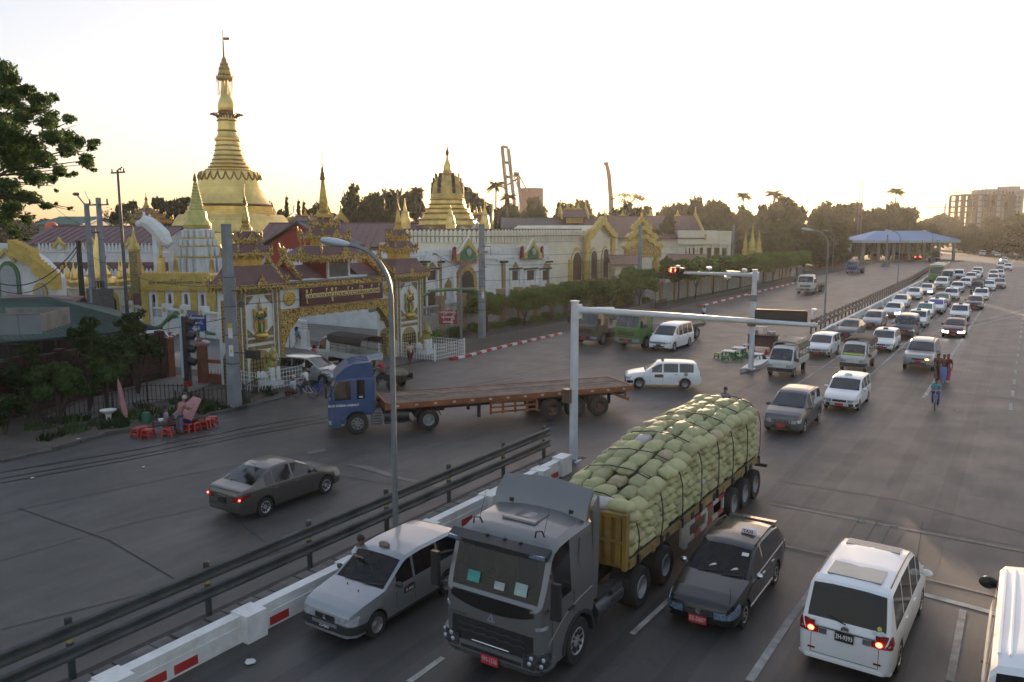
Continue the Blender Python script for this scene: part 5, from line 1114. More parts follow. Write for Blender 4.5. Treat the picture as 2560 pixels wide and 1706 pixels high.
def kerb(name,pts,n,label,h=.16,wd=.25):
 ko=thing(name,label,'kerb',(0,0,0));P_=[Vector((p[0],p[1],0))for p in pts]
 seg=[(a,d,(d-a).length)for a,d in zip(P_,P_[1:])];tot=sum(s[2]for s in seg)
 def at(t):
  t*=tot
  for a,d,l in seg:
   if t<=l+1e-6:return a+(d-a)*(t/l),(d-a).normalized()
   t-=l
  return P_[-1],(P_[-1]-P_[-2]).normalized()
 for k in range(n):
  p,d=at((k+.5)/n);b=MB();b.box(-tot/n/2+.01,tot/n/2-.01,-wd/2,wd/2,-.02,h,.94)
  b.build('kerb_block',WHITE_P if k%2 else RED_P,ko,(p.x,p.y,0),math.atan2(d.y,d.x),smooth=0)
 return ko
kerb('kerb',[G(1035,828),G(1075,820),G(1130,805),G(1212,786),G(1290,768)],22,'red and white kerb in front of the hedge trees')
kerb('kerb',[G(1605,706),G(1700,682),G(1790,660),G(1865,642)],36,'far red and white kerb below the second row of trees')
kerb('kerb',[G(620,780),G(680,796),G(740,812)],12,'red and white kerb inside the gateway')
kerb('kerb',[G(262,735),G(330,752),G(400,770),G(480,789)],22,'red and white kerb along the dragon wall lane')
b=MB();p=[G(1700,858),G(1748,848),G(1780,826),G(1742,828)]
b.loft([[(q.x,q.y,0)for q in p],[(q.x,q.y,.28)for q in p]]);tag(b.build('traffic_island',WHITE_P,smooth=0),'small white kerbed island at the foot of the far signal mast','traffic island')
# masts, lamps, poles
MASTW=M('white_mast_paint',(.62,.65,.68),.45,.15,var=.06,scale=2,dirt=(.35,.33,.3),dirt_amt=.4)
BROWNB=M('brown_box_paint',(.10,.065,.05),.6,var=.2)
LAMPH=M('lamp_housing',(.42,.47,.52),.35,.2,var=.06)
POLEC=M('utility_pole_concrete',(.24,.26,.28),.85,var=.2,scale=1.2,dirt=(.13,.13,.13),dirt_amt=.6)
WOODP=M('dark_timber_pole',(.045,.042,.04),.85,var=.3,scale=2)
RED_ON=M('lit_red_signal',(.9,.1,.04),.4,var=0,emit=((1,.07,.03),5))
LENS_OFF=M('dark_signal_lens',(.03,.03,.03),.3,var=0)
def mast(label,base,h):
 o=thing('signal_mast',label,'signal mast',base);b=MB();b.tube((0,0,0),(0,0,h),.17,.15,14);b.box(-.26,.26,-.26,.26,0,.04);b.build('pole',MASTW,o)
 b=MB();b.tube((0,0,h),(0,0,h+.05),.18,n=14);b.box(.10,.24,-.16,.16,h-.62,h-.1);b.build('pole_cap',MASTW,o);return o
def arm(o,p1,h,r0=.13,r1=.08):
 d=Vector(p1)-Vector((o.location.x,o.location.y,h));b=MB();b.tube((0,0,h-.3),(d.x*.06,d.y*.06,h-.3+d.z*.06),.16,r0,10);b.tube((d.x*.05,d.y*.05,h-.3),(d.x,d.y,d.z+h-.3),r0,r1,12)
 return b.build('arm',MASTW,o),Vector((d.x,d.y,h-.3)),d.normalized()
m1=mast('white signal mast standing by the end of the white wall, nearest the camera',(-14.5,26.8,0),6.25)
tip=Vector((-5.97,28.36,6.05));aw,at1,ad=arm(m1,tip,6.25)
arm(m1,(-13.9,28.9,6.15),6.25,.09,.07)
b=MB();p=Vector((0,0,6.0));
def along(t):return Vector((8.53*t,1.56*t,5.95))
q=along(.86);rzA=math.atan2(1.56,8.53)
pts=[(-.82,-.27),(.82,-.27),(.87,-.22),(.87,.22),(.82,.27),(-.82,.27),(-.87,.22),(-.87,-.22)]
b=MB();b.prism(pts,.10,.24,ax='y');bo=b.build('signal_backboard',M('brown_backboard',(.035,.027,.024),.6,var=.15),m1,q,rzA)
for k in(-1,0,1):b=MB();b.tube((k*.52,.24,0),(k*.52,.34,0),.2,n=14);b.build('signal_lens',LENS_OFF,bo)
def camera_head(root,loc,rz=0,pale=True):
 b=MB();b.T=Matrix.Translation(loc)@Matrix.Rotation(rz,4,'Z');b.box(-.07,.07,-.2,.2,.12,.28);b.tube((0,0,0),(0,0,.12),.03,n=6);b.tube((0,-.2,.2),(0,-.24,.2),.05,n=8);b.build('camera',MASTW,root)
camera_head(m1,along(.985)+Vector((0,0,.08)),.3)
b=MB();b.box(-.36,-.02,-.30,-.0,2.35,2.85);b.box(-.38,0,-.32,.02,2.85,2.88);b.build('control_box',BROWNB,m1)
m2=mast('white signal mast on the kerbed island beside the food stall',(-14.5,50.3,.2),6.25)
a2,_,_=arm(m2,(-20.76,53.0,6.1),6.25)
arm(m2,(-17.0,53.6,6.1),6.25,.1,.08)
b=MB();b.prism([(-.62,-.2),(.62,-.2),(.62,.2),(-.62,.2)],-.12,.12,ax='y');sg_=b.build('traffic_signal',BLACK,m2,(-6.1,2.55,5.95),-.38)
for k in(-1,0,1):
 b=MB();b.tube((k*.4,-.121,0),(k*.4,-.15,0),.15,n=16);b.build('signal_lens',RED_ON if k==-1 else LENS_OFF,sg_)
 b=MB();b.tube((k*.4,-.12,.02),(k*.4,-.3,.04),.175,.165,12,cap=False);b.build('visor',BLACK,sg_)
b=MB();b.poly([(-.03+x*.8,-.16,z*.8)for x,z in((-.02,.13),(.05,.13),(.03,.02),(.09,.02),(-.03,-.15),(.0,-.03),(-.06,-.03))]);b.build('red_arrow',RED_ON,sg_,smooth=0)
b=MB();b.box(-.62,.62,-.1,.1,-.2,.2);b.box(-.7,-.4,-.1,.1,-.32,-.19);bo=b.build('traffic_signal',BLACK,m2,(-2.3,3.0,5.8),-.5)
b=MB();b.tube((-.3,.1,0),(-.3,.25,0),.17,n=12);b.tube((.2,.1,0),(.2,.25,0),.17,n=12);b.build('visor',BLACK,bo)
for t in(.97,.55,.12):camera_head(m2,(-6.26*t,2.7*t,6.02),.9)
camera_head(m2,(-2.6,2.7,5.4),2)
b=MB();b.box(-.28,.28,-.24,-.18,4.32,4.72);b.build('sign_plate',GALV,m2,smooth=0)
b=MB();b.box(-.24,.24,-.34,-.10,2.75,3.3);b.build('control_box',M('tan_box_paint',(.17,.11,.07),.6,var=.2),m2)
tl=thing('traffic_light','tall black traffic light with big visors on a white pole, by the brick kiosk','traffic light',(-38.6,26.6,0));tl.location=(*G(428,905).xy,0);tl.rotation_euler=(0,0,YAW)
b=MB();b.box(-.14,.02,-.12,.12,.9,4.35);b.build('pole',M('pale_blue_pole',(.45,.55,.62),.5,var=.06),tl);b=MB();b.tube((0,0,0),(0,0,.95),.10,n=10);b.build('pole_foot',M('red_pole_foot',(.2,.04,.035),.6,var=.3),tl)
b=MB();b.box(.03,.28,-.2,.2,.75,4.3);sg_=b.build('signal_housing',BLACK,tl)
for k in range(4):
 b=MB();z=4.0-k*.72;b.tube((.28,0,z),(.62,0,z-.1),.23,.21,12,cap=False);b.build('visor',BLACK,sg_);b=MB();b.tube((.281,0,z),(.30,0,z),.2,n=12);b.build('signal_lens',LENS_OFF,sg_)
b=MB();b.box(.03,.30,-.16,.2,.42,.74);b.build('signal_box',M('red_box',(.30,.03,.025),.6,var=.2),tl)
def street_lamp(base,label,h=9.0,out=(-1.9,-.35),r=.07):
 o=thing('street_lamp',label,'street lamp',base,group='curved-neck street lamps along the median');h=h-base[2];b=MB();b.tube((0,0,0),(0,0,h-1.5),r*1.15,r,12,cap=True);b.build('pole',GALV,o)
 b=MB();pts=[]
 for k in range(9):
  a=math.pi/2*.94*k/8;t=1-math.cos(a);pts.append((out[0]*.72*t,out[1]*.72*t,h-1.5+1.32*math.sin(a)))
 b.path(pts,r*.85,8);b.build('neck',GALV,o)
 p=Vector(pts[-1]);d=Vector((out[0],out[1],.28)).normalized();b=MB();side=d.cross(Vector((0,0,1))).normalized();up=side.cross(d);rings=[]
 for t,w_,hh in((0,.06,.05),(.12,.10,.08),(.45,.17,.12),(.75,.17,.11),(.92,.10,.07),(.97,.03,.03)):
  rings.append([p+d*t+side*w_*math.cos(a)+up*(hh*math.sin(a))for a in[2*math.pi*k/10 for k in range(10)]])
 b.loft(rings);b.build('lamp_head',LAMPH,o);return o
street_lamp((-14.49,16.35,.6),'grey street lamp nearest the camera, standing on the white wall above the silver taxi',8.75)
street_lamp((-14.51,71.36,.6),'grey street lamp just behind the dark grey saloon at the head of the queue',9.1)
street_lamp((-16.93,133.8,.6),'grey street lamp in front of the toll plaza roof, left of the green bus',8.9)
street_lamp((-19.84,210.8,.6),'farthest grey street lamp against the right end of the toll roof',8.7)
street_lamp((-36.5,185,0),'grey street lamp by the trees left of the toll plaza',8.8)
def upole(px,by,ty,label,r=.22,sq=True,mt=POLEC,base=None,bands=4):
 g=base or G(px,by);h=zat(px,ty,g)-0;o=thing('utility_pole',label,'utility pole',(g.x,g.y,0));b=MB()
 if sq:b.box(-r,r,-r,r,0,h,.68)
 else:b.tube((0,0,0),(0,0,h),r,r*.7,10)
 b.build('pole',mt,o,rz=0)
 for k in range(bands):
  z=h*(.25+.62*k/bands);q=r*(1-.32*z/h)+.012;b=MB();b.box(-q,q,-q,q,z,z+.05);b.build('steel_band',STEEL_D,o)
 return o,g,h
u1,g1,h1=upole(540,940,515,'square concrete utility pole in front of the gate tower with yellow warning plate',.25)
for z0,z1,mt,nm in((4.72,4.95,M('yellow_plate',(.5,.42,.05),.6,var=.1),'warning_plate'),(4.2,4.71,WHITE_P,'notice_plate'),(3.3,3.85,WHITE_P,'notice_plate')):
 b=MB();b.box(.10,.42,-.27,-.25,z0-.55,z1-.55);b.build(nm,mt,u1,smooth=0)
b=MB();b.prism([(.18,2.95),(.34,2.95),(.26,3.12)],-.285,-.271,ax='y');b.build('warning_triangle',M('yellow_plate',(.5,.42,.05)),u1,smooth=0)
b=MB();b.tube((.1,0,6.0),(.9,0,6.0),.025,n=5);b.tube((.85,0,6.0),(.85,0,5.5),.02,n=5);b.box(.75,.95,-.1,.1,5.2,5.5);b.build('bracket',STEEL_D,u1)
b=MB();b.tube((.1,0,2.9),(1.5,0,2.95),.03,n=5);b.build('floodlight_arm',STEEL_D,u1);b=MB();b.box(1.3,2.0,-.25,.1,2.75,3.15);b.build('floodlight',BLACK,u1)
u2,g2,h2=upole(1108,778,515,'square concrete utility pole among the hedge trees with a yellow plate',.24,bands=9)
b=MB();b.box(.15,.35,-.26,-.24,3.9,4.25);b.build('warning_plate',MATS['yellow_plate'],u2,smooth=0);b=MB();b.box(.15,.38,-.26,-.24,3.35,3.88);b.build('notice_plate',WHITE_P,u2,smooth=0)
b=MB();b.tube((.1,0,7.6),(.9,0,7.6),.03,n=5);b.tube((.88,0,7.6),(.88,0,6.9),.025,n=5);b.box(-.4,.5,-.05,.05,5.9,5.95);b.build('bracket',STEEL_D,u2)
u3,g3,h3=upole(1468,700,518,'concrete utility pole in front of the gold-roofed shrine gate',.24)
u4,g4,h4=upole(1682,632,517,'concrete utility pole right of the cream building',.24)
upole(1060,783,600,'slim grey pole carrying two lamp arms in front of the hedge trees',.11,False,GALV,bands=1)
b=MB();p=G(1060,783);h=zat(1060,612,p);b.tube((p.x,p.y,h-.2),(p.x-2.0,p.y-.6,h+.9),.04,n=6);b.ball((p.x-2.1,p.y-.65,h+.95),(.3,.12,.08),8,5);b.tube((p.x,p.y,h-.2),(p.x+1.6,p.y+.9,h+1.1),.04,n=6);b.ball((p.x+1.75,p.y+1.0,h+1.15),(.3,.15,.08),8,5)
lo=b.build('lamp_arm',GALV);lo.parent=[x for x in bpy.data.objects if x.get('label','').startswith('slim grey pole carrying')][0];lo.matrix_parent_inverse=Matrix.Translation((-p.x,-p.y,0))
u5,g5,h5=upole(218,735,468,'dark utility pole with a transformer frame, left of the pair',.2,True,POLEC,G(222,792))
u6,g6,h6=upole(246,735,455,'utility pole with insulators, right of the transformer pair',.2,True,POLEC,G(249,790))
u7,g7,h7=upole(190,735,553,'short dark timber pole wrapped in loose cables',.26,False,WOODP,G(197,785),bands=1)
u8,g8,h8=upole(295,745,392,'tall thin dark pole with a crossarm and a perched crow',.15,False,STEEL_D,G(297,785),bands=2)
b=MB();b.box(-.9,.9,-.06,.06,h8-.25,h8-.13);b.build('crossarm',STEEL_D,u8)
for x in(-.8,.8):b=MB();b.tube((x,0,h8-.13),(x,0,h8+.12),.06,.04,6);b.build('insulator',TRIM,u8)
cr=MB();cr.ball((0,0,.1),(.2,.09,.09),8,5);cr.ball((.19,0,.2),.07,6,5);cr.tube((.24,0,.2),(.34,0,.19),.025,.005,5);cr.tube((-.18,0,.09),(-.36,0,.04),.05,.03,5);cr.tube((.02,.02,.03),(.02,.02,-.1),.01,n=4);cr.tube((.02,-.02,.03),(.02,-.02,-.1),.01,n=4)
tag(cr.build('crow',BLACK,loc=(g8.x+.35,g8.y,h8-.02)),'black crow perched on the crossarm of the tall thin pole','bird')
d56=Vector((g6.x-g5.x,g6.y-g5.y,0))
tf=thing('transformer','dark transformer slung between the two concrete poles','transformer',(0,0,0))
for z in(h5-2.2,h5-6.0,h5-7.6):b=MB();b.tube((g5.x,g5.y,z),(g6.x,g6.y,z),.08,n=6);b.build('crossbar',STEEL_D,tf)
b=MB();b.T=Matrix.Translation((g5.x+d56.x*.6,g5.y+d56.y*.6,0));b.box(-.85,.85,-.6,.6,2.6,4.4);b.build('tank',STEEL_D,tf)
for k in range(4):b=MB();b.T=Matrix.Translation((g5.x+d56.x*.6,g5.y+d56.y*.6,0));b.tube((-.6+k*.4,0,4.4),(-.6+k*.4,0,5.0),.07,.05,6);b.build('bushing',TRIM,tf)
b=MB();b.box(-1.3,1.3,-.06,.06,h6-.6,h6-.5);b.build('crossarm',STEEL_D,u6)
for x in(-1.2,0,1.2):b=MB();b.tube((x,0,h6-.5),(x,0,h6-.1),.07,.05,6);b.build('insulator',TRIM,u6)
b=MB();b.tube((-.1,0,h5-.2),(-1.6,.2,h5+.7),.05,n=6);b.ball((-1.7,.2,h5+.75),(.5,.16,.14),8,5);b.build('lamp_arm',STEEL_D,u5)
CAB=M('black_cable',(.015,.015,.016),.6,var=0)
def cable(a,d,sag,label,r=.018,n=12):
 a,d=Vector(a),Vector(d);b=MB();b.path([a+(d-a)*(k/n)-Vector((0,0,sag*4*(k/n)*(1-k/n)))for k in range(n+1)],r,4);return tag(b.build('cable',CAB),label,'cable','overhead cables between the poles')
T1,T2,T3,T4,T6=(Vector((g.x,g.y,h))for g,h in((g1,h1),(g2,h2),(g3,h3),(g4,h4),(g6,h6)))
for dz in(3.1,4.0):cable(T1-Vector((0,0,dz)),T2-Vector((0,0,dz-.2)),.35,'black cable strung past the gate towers, %s one'%('upper' if dz<3.5 else 'lower'))
for dz,wh in((2.4,'topmost'),(3.3,'middle one'),(4.6,'lowest')):cable(T2-Vector((0,0,dz)),T3-Vector((0,0,dz)),.5,'black cable strung above the hedge trees, %s'%wh);cable(T3-Vector((0,0,dz)),T4-Vector((0,0,dz)),.8,'black cable strung past the cream building, %s'%wh)
cable(T1-Vector((0,0,3.0)),(g7.x,g7.y,h7-.5),1.0,'black cable from the gate pole to the short timber pole')
cable((g7.x,g7.y,h7-.3),A(0,652,60),1.2,'black cable running from the timber pole out to the left',.04);cable((g7.x,g7.y,h7-.6),A(0,668,60),1.4,'lower black cable running from the timber pole out to the left',.03)
cable(T1-Vector((0,0,4.6)),A(0,784,36),.3,'black cable crossing low over the green roof',.015)
for dz,e in((.3,(195,440)),(1.6,(160,500)),(2.2,(120,470))):wh='topmost' if dz<1 else 'middle one' if dz<2 else 'lowest';cable(T6-Vector((0,0,dz)),A(*e,75),.6,'loose black cable at the transformer poles, '+wh,.025)
def stool(loc,mt,label,group,s=1.0):
 o=put('stool',STM[mt.name],None,loc,RS.uniform(0,1.5));o.scale=(s,)*3;return tag(o,label,'stool',group)
STM={}
for nm,c_ in(('green_plastic',(.015,.22,.07)),('red_plastic',(.42,.03,.02)),('blue_plastic',(.03,.05,.3)),('teal_plastic',(.12,.36,.32))):
 mt=M(nm,c_,.4,var=.08);b=MB();b.box(-.15,.15,-.15,.15,.27,.31,.92)
 for sx in(-1,1):
  for sy in(-1,1):b.loft([[(sx*.17+x,sy*.17+y,0)for x,y in((-.025,-.025),(.025,-.025),(.025,.025),(-.025,.025))],[(sx*.125+x,sy*.125+y,.28)for x,y in((-.025,-.025),(.025,-.025),(.025,.025),(-.025,.025))]])
 b.box(-.15,.15,-.155,-.13,.1,.15);b.box(-.15,.15,.13,.155,.1,.15);b.box(-.155,-.13,-.12,.12,.1,.15);b.box(.13,.155,-.12,.12,.1,.15);STM[nm]=b.mesh('stool',mt,30)
GP,RP,BP,TP=(MATS[k]for k in('green_plastic','red_plastic','blue_plastic','teal_plastic'))
def plastic_table(loc,mt,label,h=.62,w_=.42,rz=0):
 o=thing('plastic_table',label,'table',loc,rz);b=MB();b.box(-w_,w_,-w_,w_,h-.04,h);b.build('tabletop',WHITE_P if mt is not BP else BP,o)
 for sx in(-1,1):
  for sy in(-1,1):b=MB();b.loft([[(sx*(w_-.02)+x,sy*(w_-.02)+y,0)for x,y in((-.04,-.04),(.04,-.04),(.04,.04),(-.04,.04))],[(sx*(w_-.1)+x,sy*(w_-.1)+y,h-.04)for x,y in((-.04,-.04),(.04,-.04),(.04,.04),(-.04,.04))]]);b.build('leg',mt,o)
 return o
g=G(1675,826);plastic_table((g.x,g.y,0),GP,'green plastic table with a pale top, left one of the two green tables');gt=G(1698,818);plastic_table((gt.x,gt.y,0),GP,'green plastic table with a pale top, right one of the two green tables')
g_=G(1730,812);plastic_table((g_.x-.3,g_.y,0),BP,'blue plastic table behind the signal mast',rz=.3);g_=G(1727,838);plastic_table((g_.x,g_.y+1,0),TP,'pale teal plastic table with a white top behind the signal mast')
for dx,dy,wh in((-.8,.1,'left of'),(.75,-.1,'right of'),(.1,.8,'behind'),(0,-.75,'in front of')):stool((g.x+dx,g.y+dy,0),GP,'green plastic stool %s the left green table'%wh,'green stools by the food stall',1.2);stool((gt.x+dx*.9,gt.y+dy,0),GP,'green plastic stool %s the right green table'%wh,'green stools by the food stall',1.2)
g=G(1752,806);ct=thing('food_cart','dark wooden food cart with a white canopy shelf and steel pots','food cart',(g.x,g.y,0))
b=MB();b.box(-1.0,1.0,-.4,.4,.35,1.15);b.box(-1.1,1.1,-.5,.5,1.151,1.2);b.build('counter',M('dark_red_wood',(.07,.03,.03),.7,var=.3),ct)
b=MB()
for x in(-.9,.1):
 for y in(-.35,.35):b.tube((x,y,1.2),(x,y,1.75),.02,n=5)
b.build('posts',GALV,ct);b=MB();b.box(-1.0,.2,-.42,.42,1.75,1.8);b.build('shelf_roof',M('pale_board',(.55,.5,.42),.7,var=.2),ct)
for x,r_ in((.45,.16),(.8,.13),(-.5,.14)):
 b=MB();b.lathe([(r_,0),(r_,.25),(r_*.5,.3),(.02,.33)],n=12);tag(b.build('cooking_pot',CHROME,loc=(g.x+x,g.y,1.2)),'steel pot standing on the food cart, %s'%{.45:'middle one',.8:'rightmost',-.5:'leftmost'}[x],'pot','steel pots on the food cart')
for x in(-.8,.8):b=MB();b.tube((x,-.45,.2),(x,-.4,.2),.2,n=14);b.build('wheel',RUBBER,ct)
for k,(x,y)in enumerate(((1752,822),(1765,815),(1772,826),(1782,822))):
 p=G(x,y);stool((p.x,p.y,0),RP,'red plastic stool by the food cart, %s from the left'%NTH[k],'red stools by the food cart',1.2)
# left verge: pavilion, fences, tea stall
PAVE=M('pale_paving',(.17,.16,.145),.9,var=.25,scale=1,dirt=(.08,.075,.07))
sheet('verge',[(-60,-20),(-33.9,-20),(-33.5,14.6),(-33.8,27.3),(-35.5,31.5),(-60,34)],.012,SOIL)
def flat(name,pts,z,mt):b=MB();b.poly([(p.x,p.y,z)for p in pts]);return tag(b.build(name,mt,smooth=0),kind='structure')
flat('footpath',[G(200,965),G(430,905),G(520,868),G(395,862),G(250,900),G(100,960)],.016,PAVE)
flat('lane',[Vector((-35,31.6,0)),Vector((-35,43.2,0)),Vector((-140,46.5,0)),Vector((-140,33.5,0)),Vector((-60,31.4,0)),Vector((-47,31.6,0))],.018,asphalt('lane_asphalt',(.10,.10,.098),.2,.25))
flat('temple_court',[Vector((-41,45,0)),Vector((-41,330,0)),Vector((-220,330,0)),Vector((-220,46,0))],.02,PAVE)
flat('hedge_bed',[Vector((-34.6,45.5,0)),Vector((-34.2,90,0)),Vector((-41.3,96,0)),Vector((-41.5,45.5,0))],.024,SOIL)
KB=M('dark_kerb_stone',(.10,.095,.09),.9,var=.3,scale=2)
ko=thing('kerb','broken grey kerb along the earth verge on the left','kerb')
P_=[G(0,1062),G(120,1035),G(240,1000),G(330,985),G(480,955),G(560,938),G(630,920),G(680,903),G(705,890)]
for a,d in zip(P_,P_[1:]):
 n=max(1,int((d-a).length/.9))
 for k in range(n):
  p=a+(d-a)*((k+.5)/n);l=(d-a).length/n;b=MB();b.box(-l/2+.02,l/2-.02,-.1,.1,0,.10+RS.uniform(-.05,.05));b.build('kerb_stone',KB,ko,(p.x,p.y,0),math.atan2(d.y-a.y,d.x-a.x)+RS.uniform(-.05,.05),smooth=0)
BRK=M('red_brown_brick',(.05,.026,.02),.85,var=.3,scale=4,rnd=.3)
ROOFG=M('green_metal_roof',(.03,.062,.05),.8,.0,var=.15,scale=1.5,dirt=(.07,.075,.06),dirt_amt=.5)
ks=thing('brick_kiosk','dark brick pavilion with lattice walls under a green ribbed metal roof','pavilion')
wa,wb_=G(-60,985),G(380,868);wd=(wb_-wa);wl=wd.length;wu=wd.normalized();wn=Vector((-wu.y,wu.x,0))
mk=Matrix.Translation(wa)@Matrix.Rotation(math.atan2(wu.y,wu.x),4,'Z')
WH=2.75
b=MB();b.T=mk;b.box(0,wl,.05,.25,0,WH);b.build('wall',M('dark_brick_back',(.05,.028,.022),.9,var=.3,scale=3),ks)
rows=[];bm1=MB();bm1.box(-.17,.17,0,.06,-.1,.1);bme=bm1.mesh('brick',BRK,0);cnt=0
stuffb=MB();stuffb.T=mk
for j in range(12):
 for i in range(int(wl/.38)):
  x=.19+i*.38+(.19 if j%2 else 0);z=.12+j*.22
  lat=(i//4)%2==1 and j>3
  if lat and(i+j)%2:continue
  if x>wl-8.5 and cnt<300:
   o=put('brick',bme,ks);o.matrix_local=mk@Matrix.Translation((x,-.01-RS.uniform(0,.015),z));cnt+=1
  else:stuffb.box(x-.17,x+.17,-.015,.05,z-.1,z+.1)
so=stuffb.build('bricks',BRK,ks,smooth=0);so['kind']='stuff'
for k in range(6):
 b=MB();b.T=mk;x=.2+k*(wl-.4)/5;b.box(x-.2,x+.2,-.12,.3,0,WH+.15);b.build('pier',BRK,ks)
rz0=3.0
rr=[('eave_near_l',(-80,800,rz0)),]
E0,E1,RA,RB,BK=G(-120,800,2.9),G(365,755,2.9),G(-120,694,4.4),G(108,684,4.4),G(250,705,2.9)
def roof_plane(a,d,c_,e,n):
 b=MB();b.poly([a,d,c_,e]);b.poly([p-Vector((0,0,.08))for p in(e,c_,d,a)]);b.build('roof_sheet',ROOFG,ks,smooth=0)
 for k in range(n+1):
  t=(k+.5)/(n+1);b=MB();b.path([a+(d-a)*t+Vector((0,0,.03)),e+(c_-e)*t+Vector((0,0,.03))],.05,4);b.build('roof_rib',ROOFG,ks)
MID0,MID1=E0.lerp(RA,.42),E1.lerp(RB,.50)
roof_plane(E0,E1,RB,RA,34)
b=MB();b.poly([E1,BK,RB]);b.build('roof_sheet',ROOFG,ks,smooth=0);b=MB();b.path([RA,RB],.08,5);b.path([RB,E1],.07,5);b.path([RB,BK],.06,5);b.path([E0,E1],.06,5);b.build('ridge_cap',ROOFG,ks)
pz=3.3;q=[G(-60,790,pz),G(92,770,pz),G(97,716,pz+.0),G(-60,700,pz)]
cp=thing('flat_canopy','grey panelled flat canopy in front of the green roof','canopy');c0,c1=A(-60,790,37),A(97,763,37.4);
cv=(c1-c0);cv.z=0;cl=cv.length;cu=cv.normalized();zt_=A(97,722,37.4).z;zb_=A(97,768,37.4).z
mc=Matrix.Translation((c0.x,c0.y,0))@Matrix.Rotation(math.atan2(cu.y,cu.x),4,'Z');PANEL=M('grey_blue_panel',(.19,.22,.24),.5,.1,var=.08,scale=1)
for k in range(3):
 b=MB();b.T=mc;b.box(k*cl/3+.01,(k+1)*cl/3-.01,0,.06,zb_,zt_);b.build('panel',PANEL,cp,smooth=0)
b=MB();b.T=mc;b.box(0,cl,.061,3.5,zb_+.1,zb_+.2);b.box(cl-.06,cl,.061,3.5,zb_+.2,zt_);b.box(0,cl-.06,3.4,3.5,zb_+.2,zt_);b.box(0,cl,-.03,.05,zt_+.002,zt_+.05);b.build('roof_deck',CONC,cp)
for x in(.3,):b=MB();b.T=mc;b.box(x-.1,x+.1,.4,.6,0,zb_+.1);b.build('post',CONC,cp)
TERR=M('terracotta_paint',(.22,.085,.05),.8,var=.2,scale=3)
for px,py,ty,lb in((392,866,775,'terracotta brick gatepost beside the white car'),(468,880,790,'terracotta gatepost where a man sits, beside the gate tower')):
 g=G(px,py);h=zat(px,ty,g);o=thing('gatepost',lb,'gatepost',(g.x,g.y,0));b=MB();b.box(-.22,.22,-.22,.22,0,h-.14);b.build('post',TERR,o);b=MB();b.box(-.3,.3,-.3,.3,h-.139,h,.85);b.build('cap',TERR,o)
ga,gb=G(472,878),Vector((-39.3,29.6,0))
o=thing('railing','terracotta and steel railing beside the left gate tower','railing',(ga.x,ga.y,0));b=MB();d=gb-ga;b.T=Matrix.Rotation(math.atan2(d.y,d.x),4,'Z');b.box(.2,d.length,-.12,.12,0,.55);b.box(.2,d.length,-.15,.15,1.2,1.4);b.build('railing_wall',TERR,o);b=MB();b.T=Matrix.Rotation(math.atan2(d.y,d.x),4,'Z')
for k in range(5):b.tube((.35+k*.25,0,.55),(.35+k*.25,0,1.2),.02,n=5)
b.build('railing_bars',WHITE_P,o)
def fence(name,label,pts,h,step,mt,rails=(.15,.9),r=.018,spear=.08,post=None):
 """metal fence: posts and rails as parts; every bar is its own part up to the limit"""
 o=thing(name,label,'fence');bars=MB().tube((0,0,0),(0,0,h),r,n=4).mesh('bar',mt,0);n=0;extra=MB()
 for a,d in zip(pts,pts[1:]):
  a,d=Vector(a),Vector(d);l=(d-a).length;b=MB()
  for z in rails:b.tube((a.x,a.y,h*z),(d.x,d.y,h*z),r*1.1,n=4)
  b.build('rail',mt,o);k=int(l/step)
  for i in range(k):
   p=a+(d-a)*(i/k)
   if n<280:put('bar',bars,o,(p.x,p.y,0))
   else:extra.tube((p.x,p.y,0),(p.x,p.y,h),r,n=4,cap=False)
   n+=1
  b=MB();b.box(a.x-.035,a.x+.035,a.y-.035,a.y+.035,0,h+spear);b.build('post',post or mt,o)
 if extra.v:e=extra.build('bars',mt,o,smooth=0);e['kind']='stuff'
 return o
RUST=M('rusty_iron',(.055,.04,.035),.8,.2,var=.3)
GREYF=M('grey_painted_iron',(.17,.16,.15),.7,.2,var=.3)
fence('iron_fence','low rusty iron fence between the earth verge and the footpath',[G(70,985),G(150,965),G(260,945),G(340,925),G(430,925)],1.0,.22,RUST)
fence('iron_fence','dark rusty fence in front of the gate tower foot',[G(405,945),G(470,935),G(560,925),G(600,905)],.95,.2,RUST)
fence('iron_fence','long grey-brown iron fence in front of the hedge trees',[(-34.55,46.3,0),(-34.3,54,0),(-34.3,62,0),(-34.5,72,0),(-35,82,0)],.95,.17,GREYF)
fence('iron_fence','grey railing beside the driveway behind the green truck',[(-35.2,84,0),(-35.6,88.5,0)],1.0,.2,RUST)
fence('iron_fence','far iron fence below the second row of trees',[(-33.0,91,0),(-33.1,110,0),(-33.5,130,0),(-34.2,150,0)],.95,.45,GREYF,r=.03)
g=G(60,1000);o=thing('iron_gate','grey iron gate panel standing at the left edge','gate');a,d=G(-60,945),G(58,962)
b=MB()
for p in(a,d,a.lerp(d,.5)):b.tube((p.x,p.y,0),(p.x,p.y,1.5),.05,n=6)
for z in(.15,.8,1.4):b.tube((a.x,a.y,z),(d.x,d.y,z),.03,n=5)
for k in range(14):p=a.lerp(d,k/14);b.tube((p.x,p.y,.15),(p.x,p.y,1.4),.015,n=4)
b.build('gate_frame',GREYF,o)
g=G(440,985);ts=thing('tea_stall','low tea stall table with a tilted pink cloth parasol','tea stall',(g.x,g.y,0))
PINK=M('dusty_pink_cloth',(.42,.2,.2),.85,var=.2,scale=4)
b=MB();b.box(-.55,.55,-.4,.4,.5,.56);b.build('table_top',M('dark_board',(.08,.06,.05),.8,var=.2),ts)
for sx in(-.5,.5):
 for sy in(-.35,.35):b=MB();b.box(sx-.03,sx+.03,sy-.03,sy+.03,0,.5);b.build('leg',BROWNB,ts)
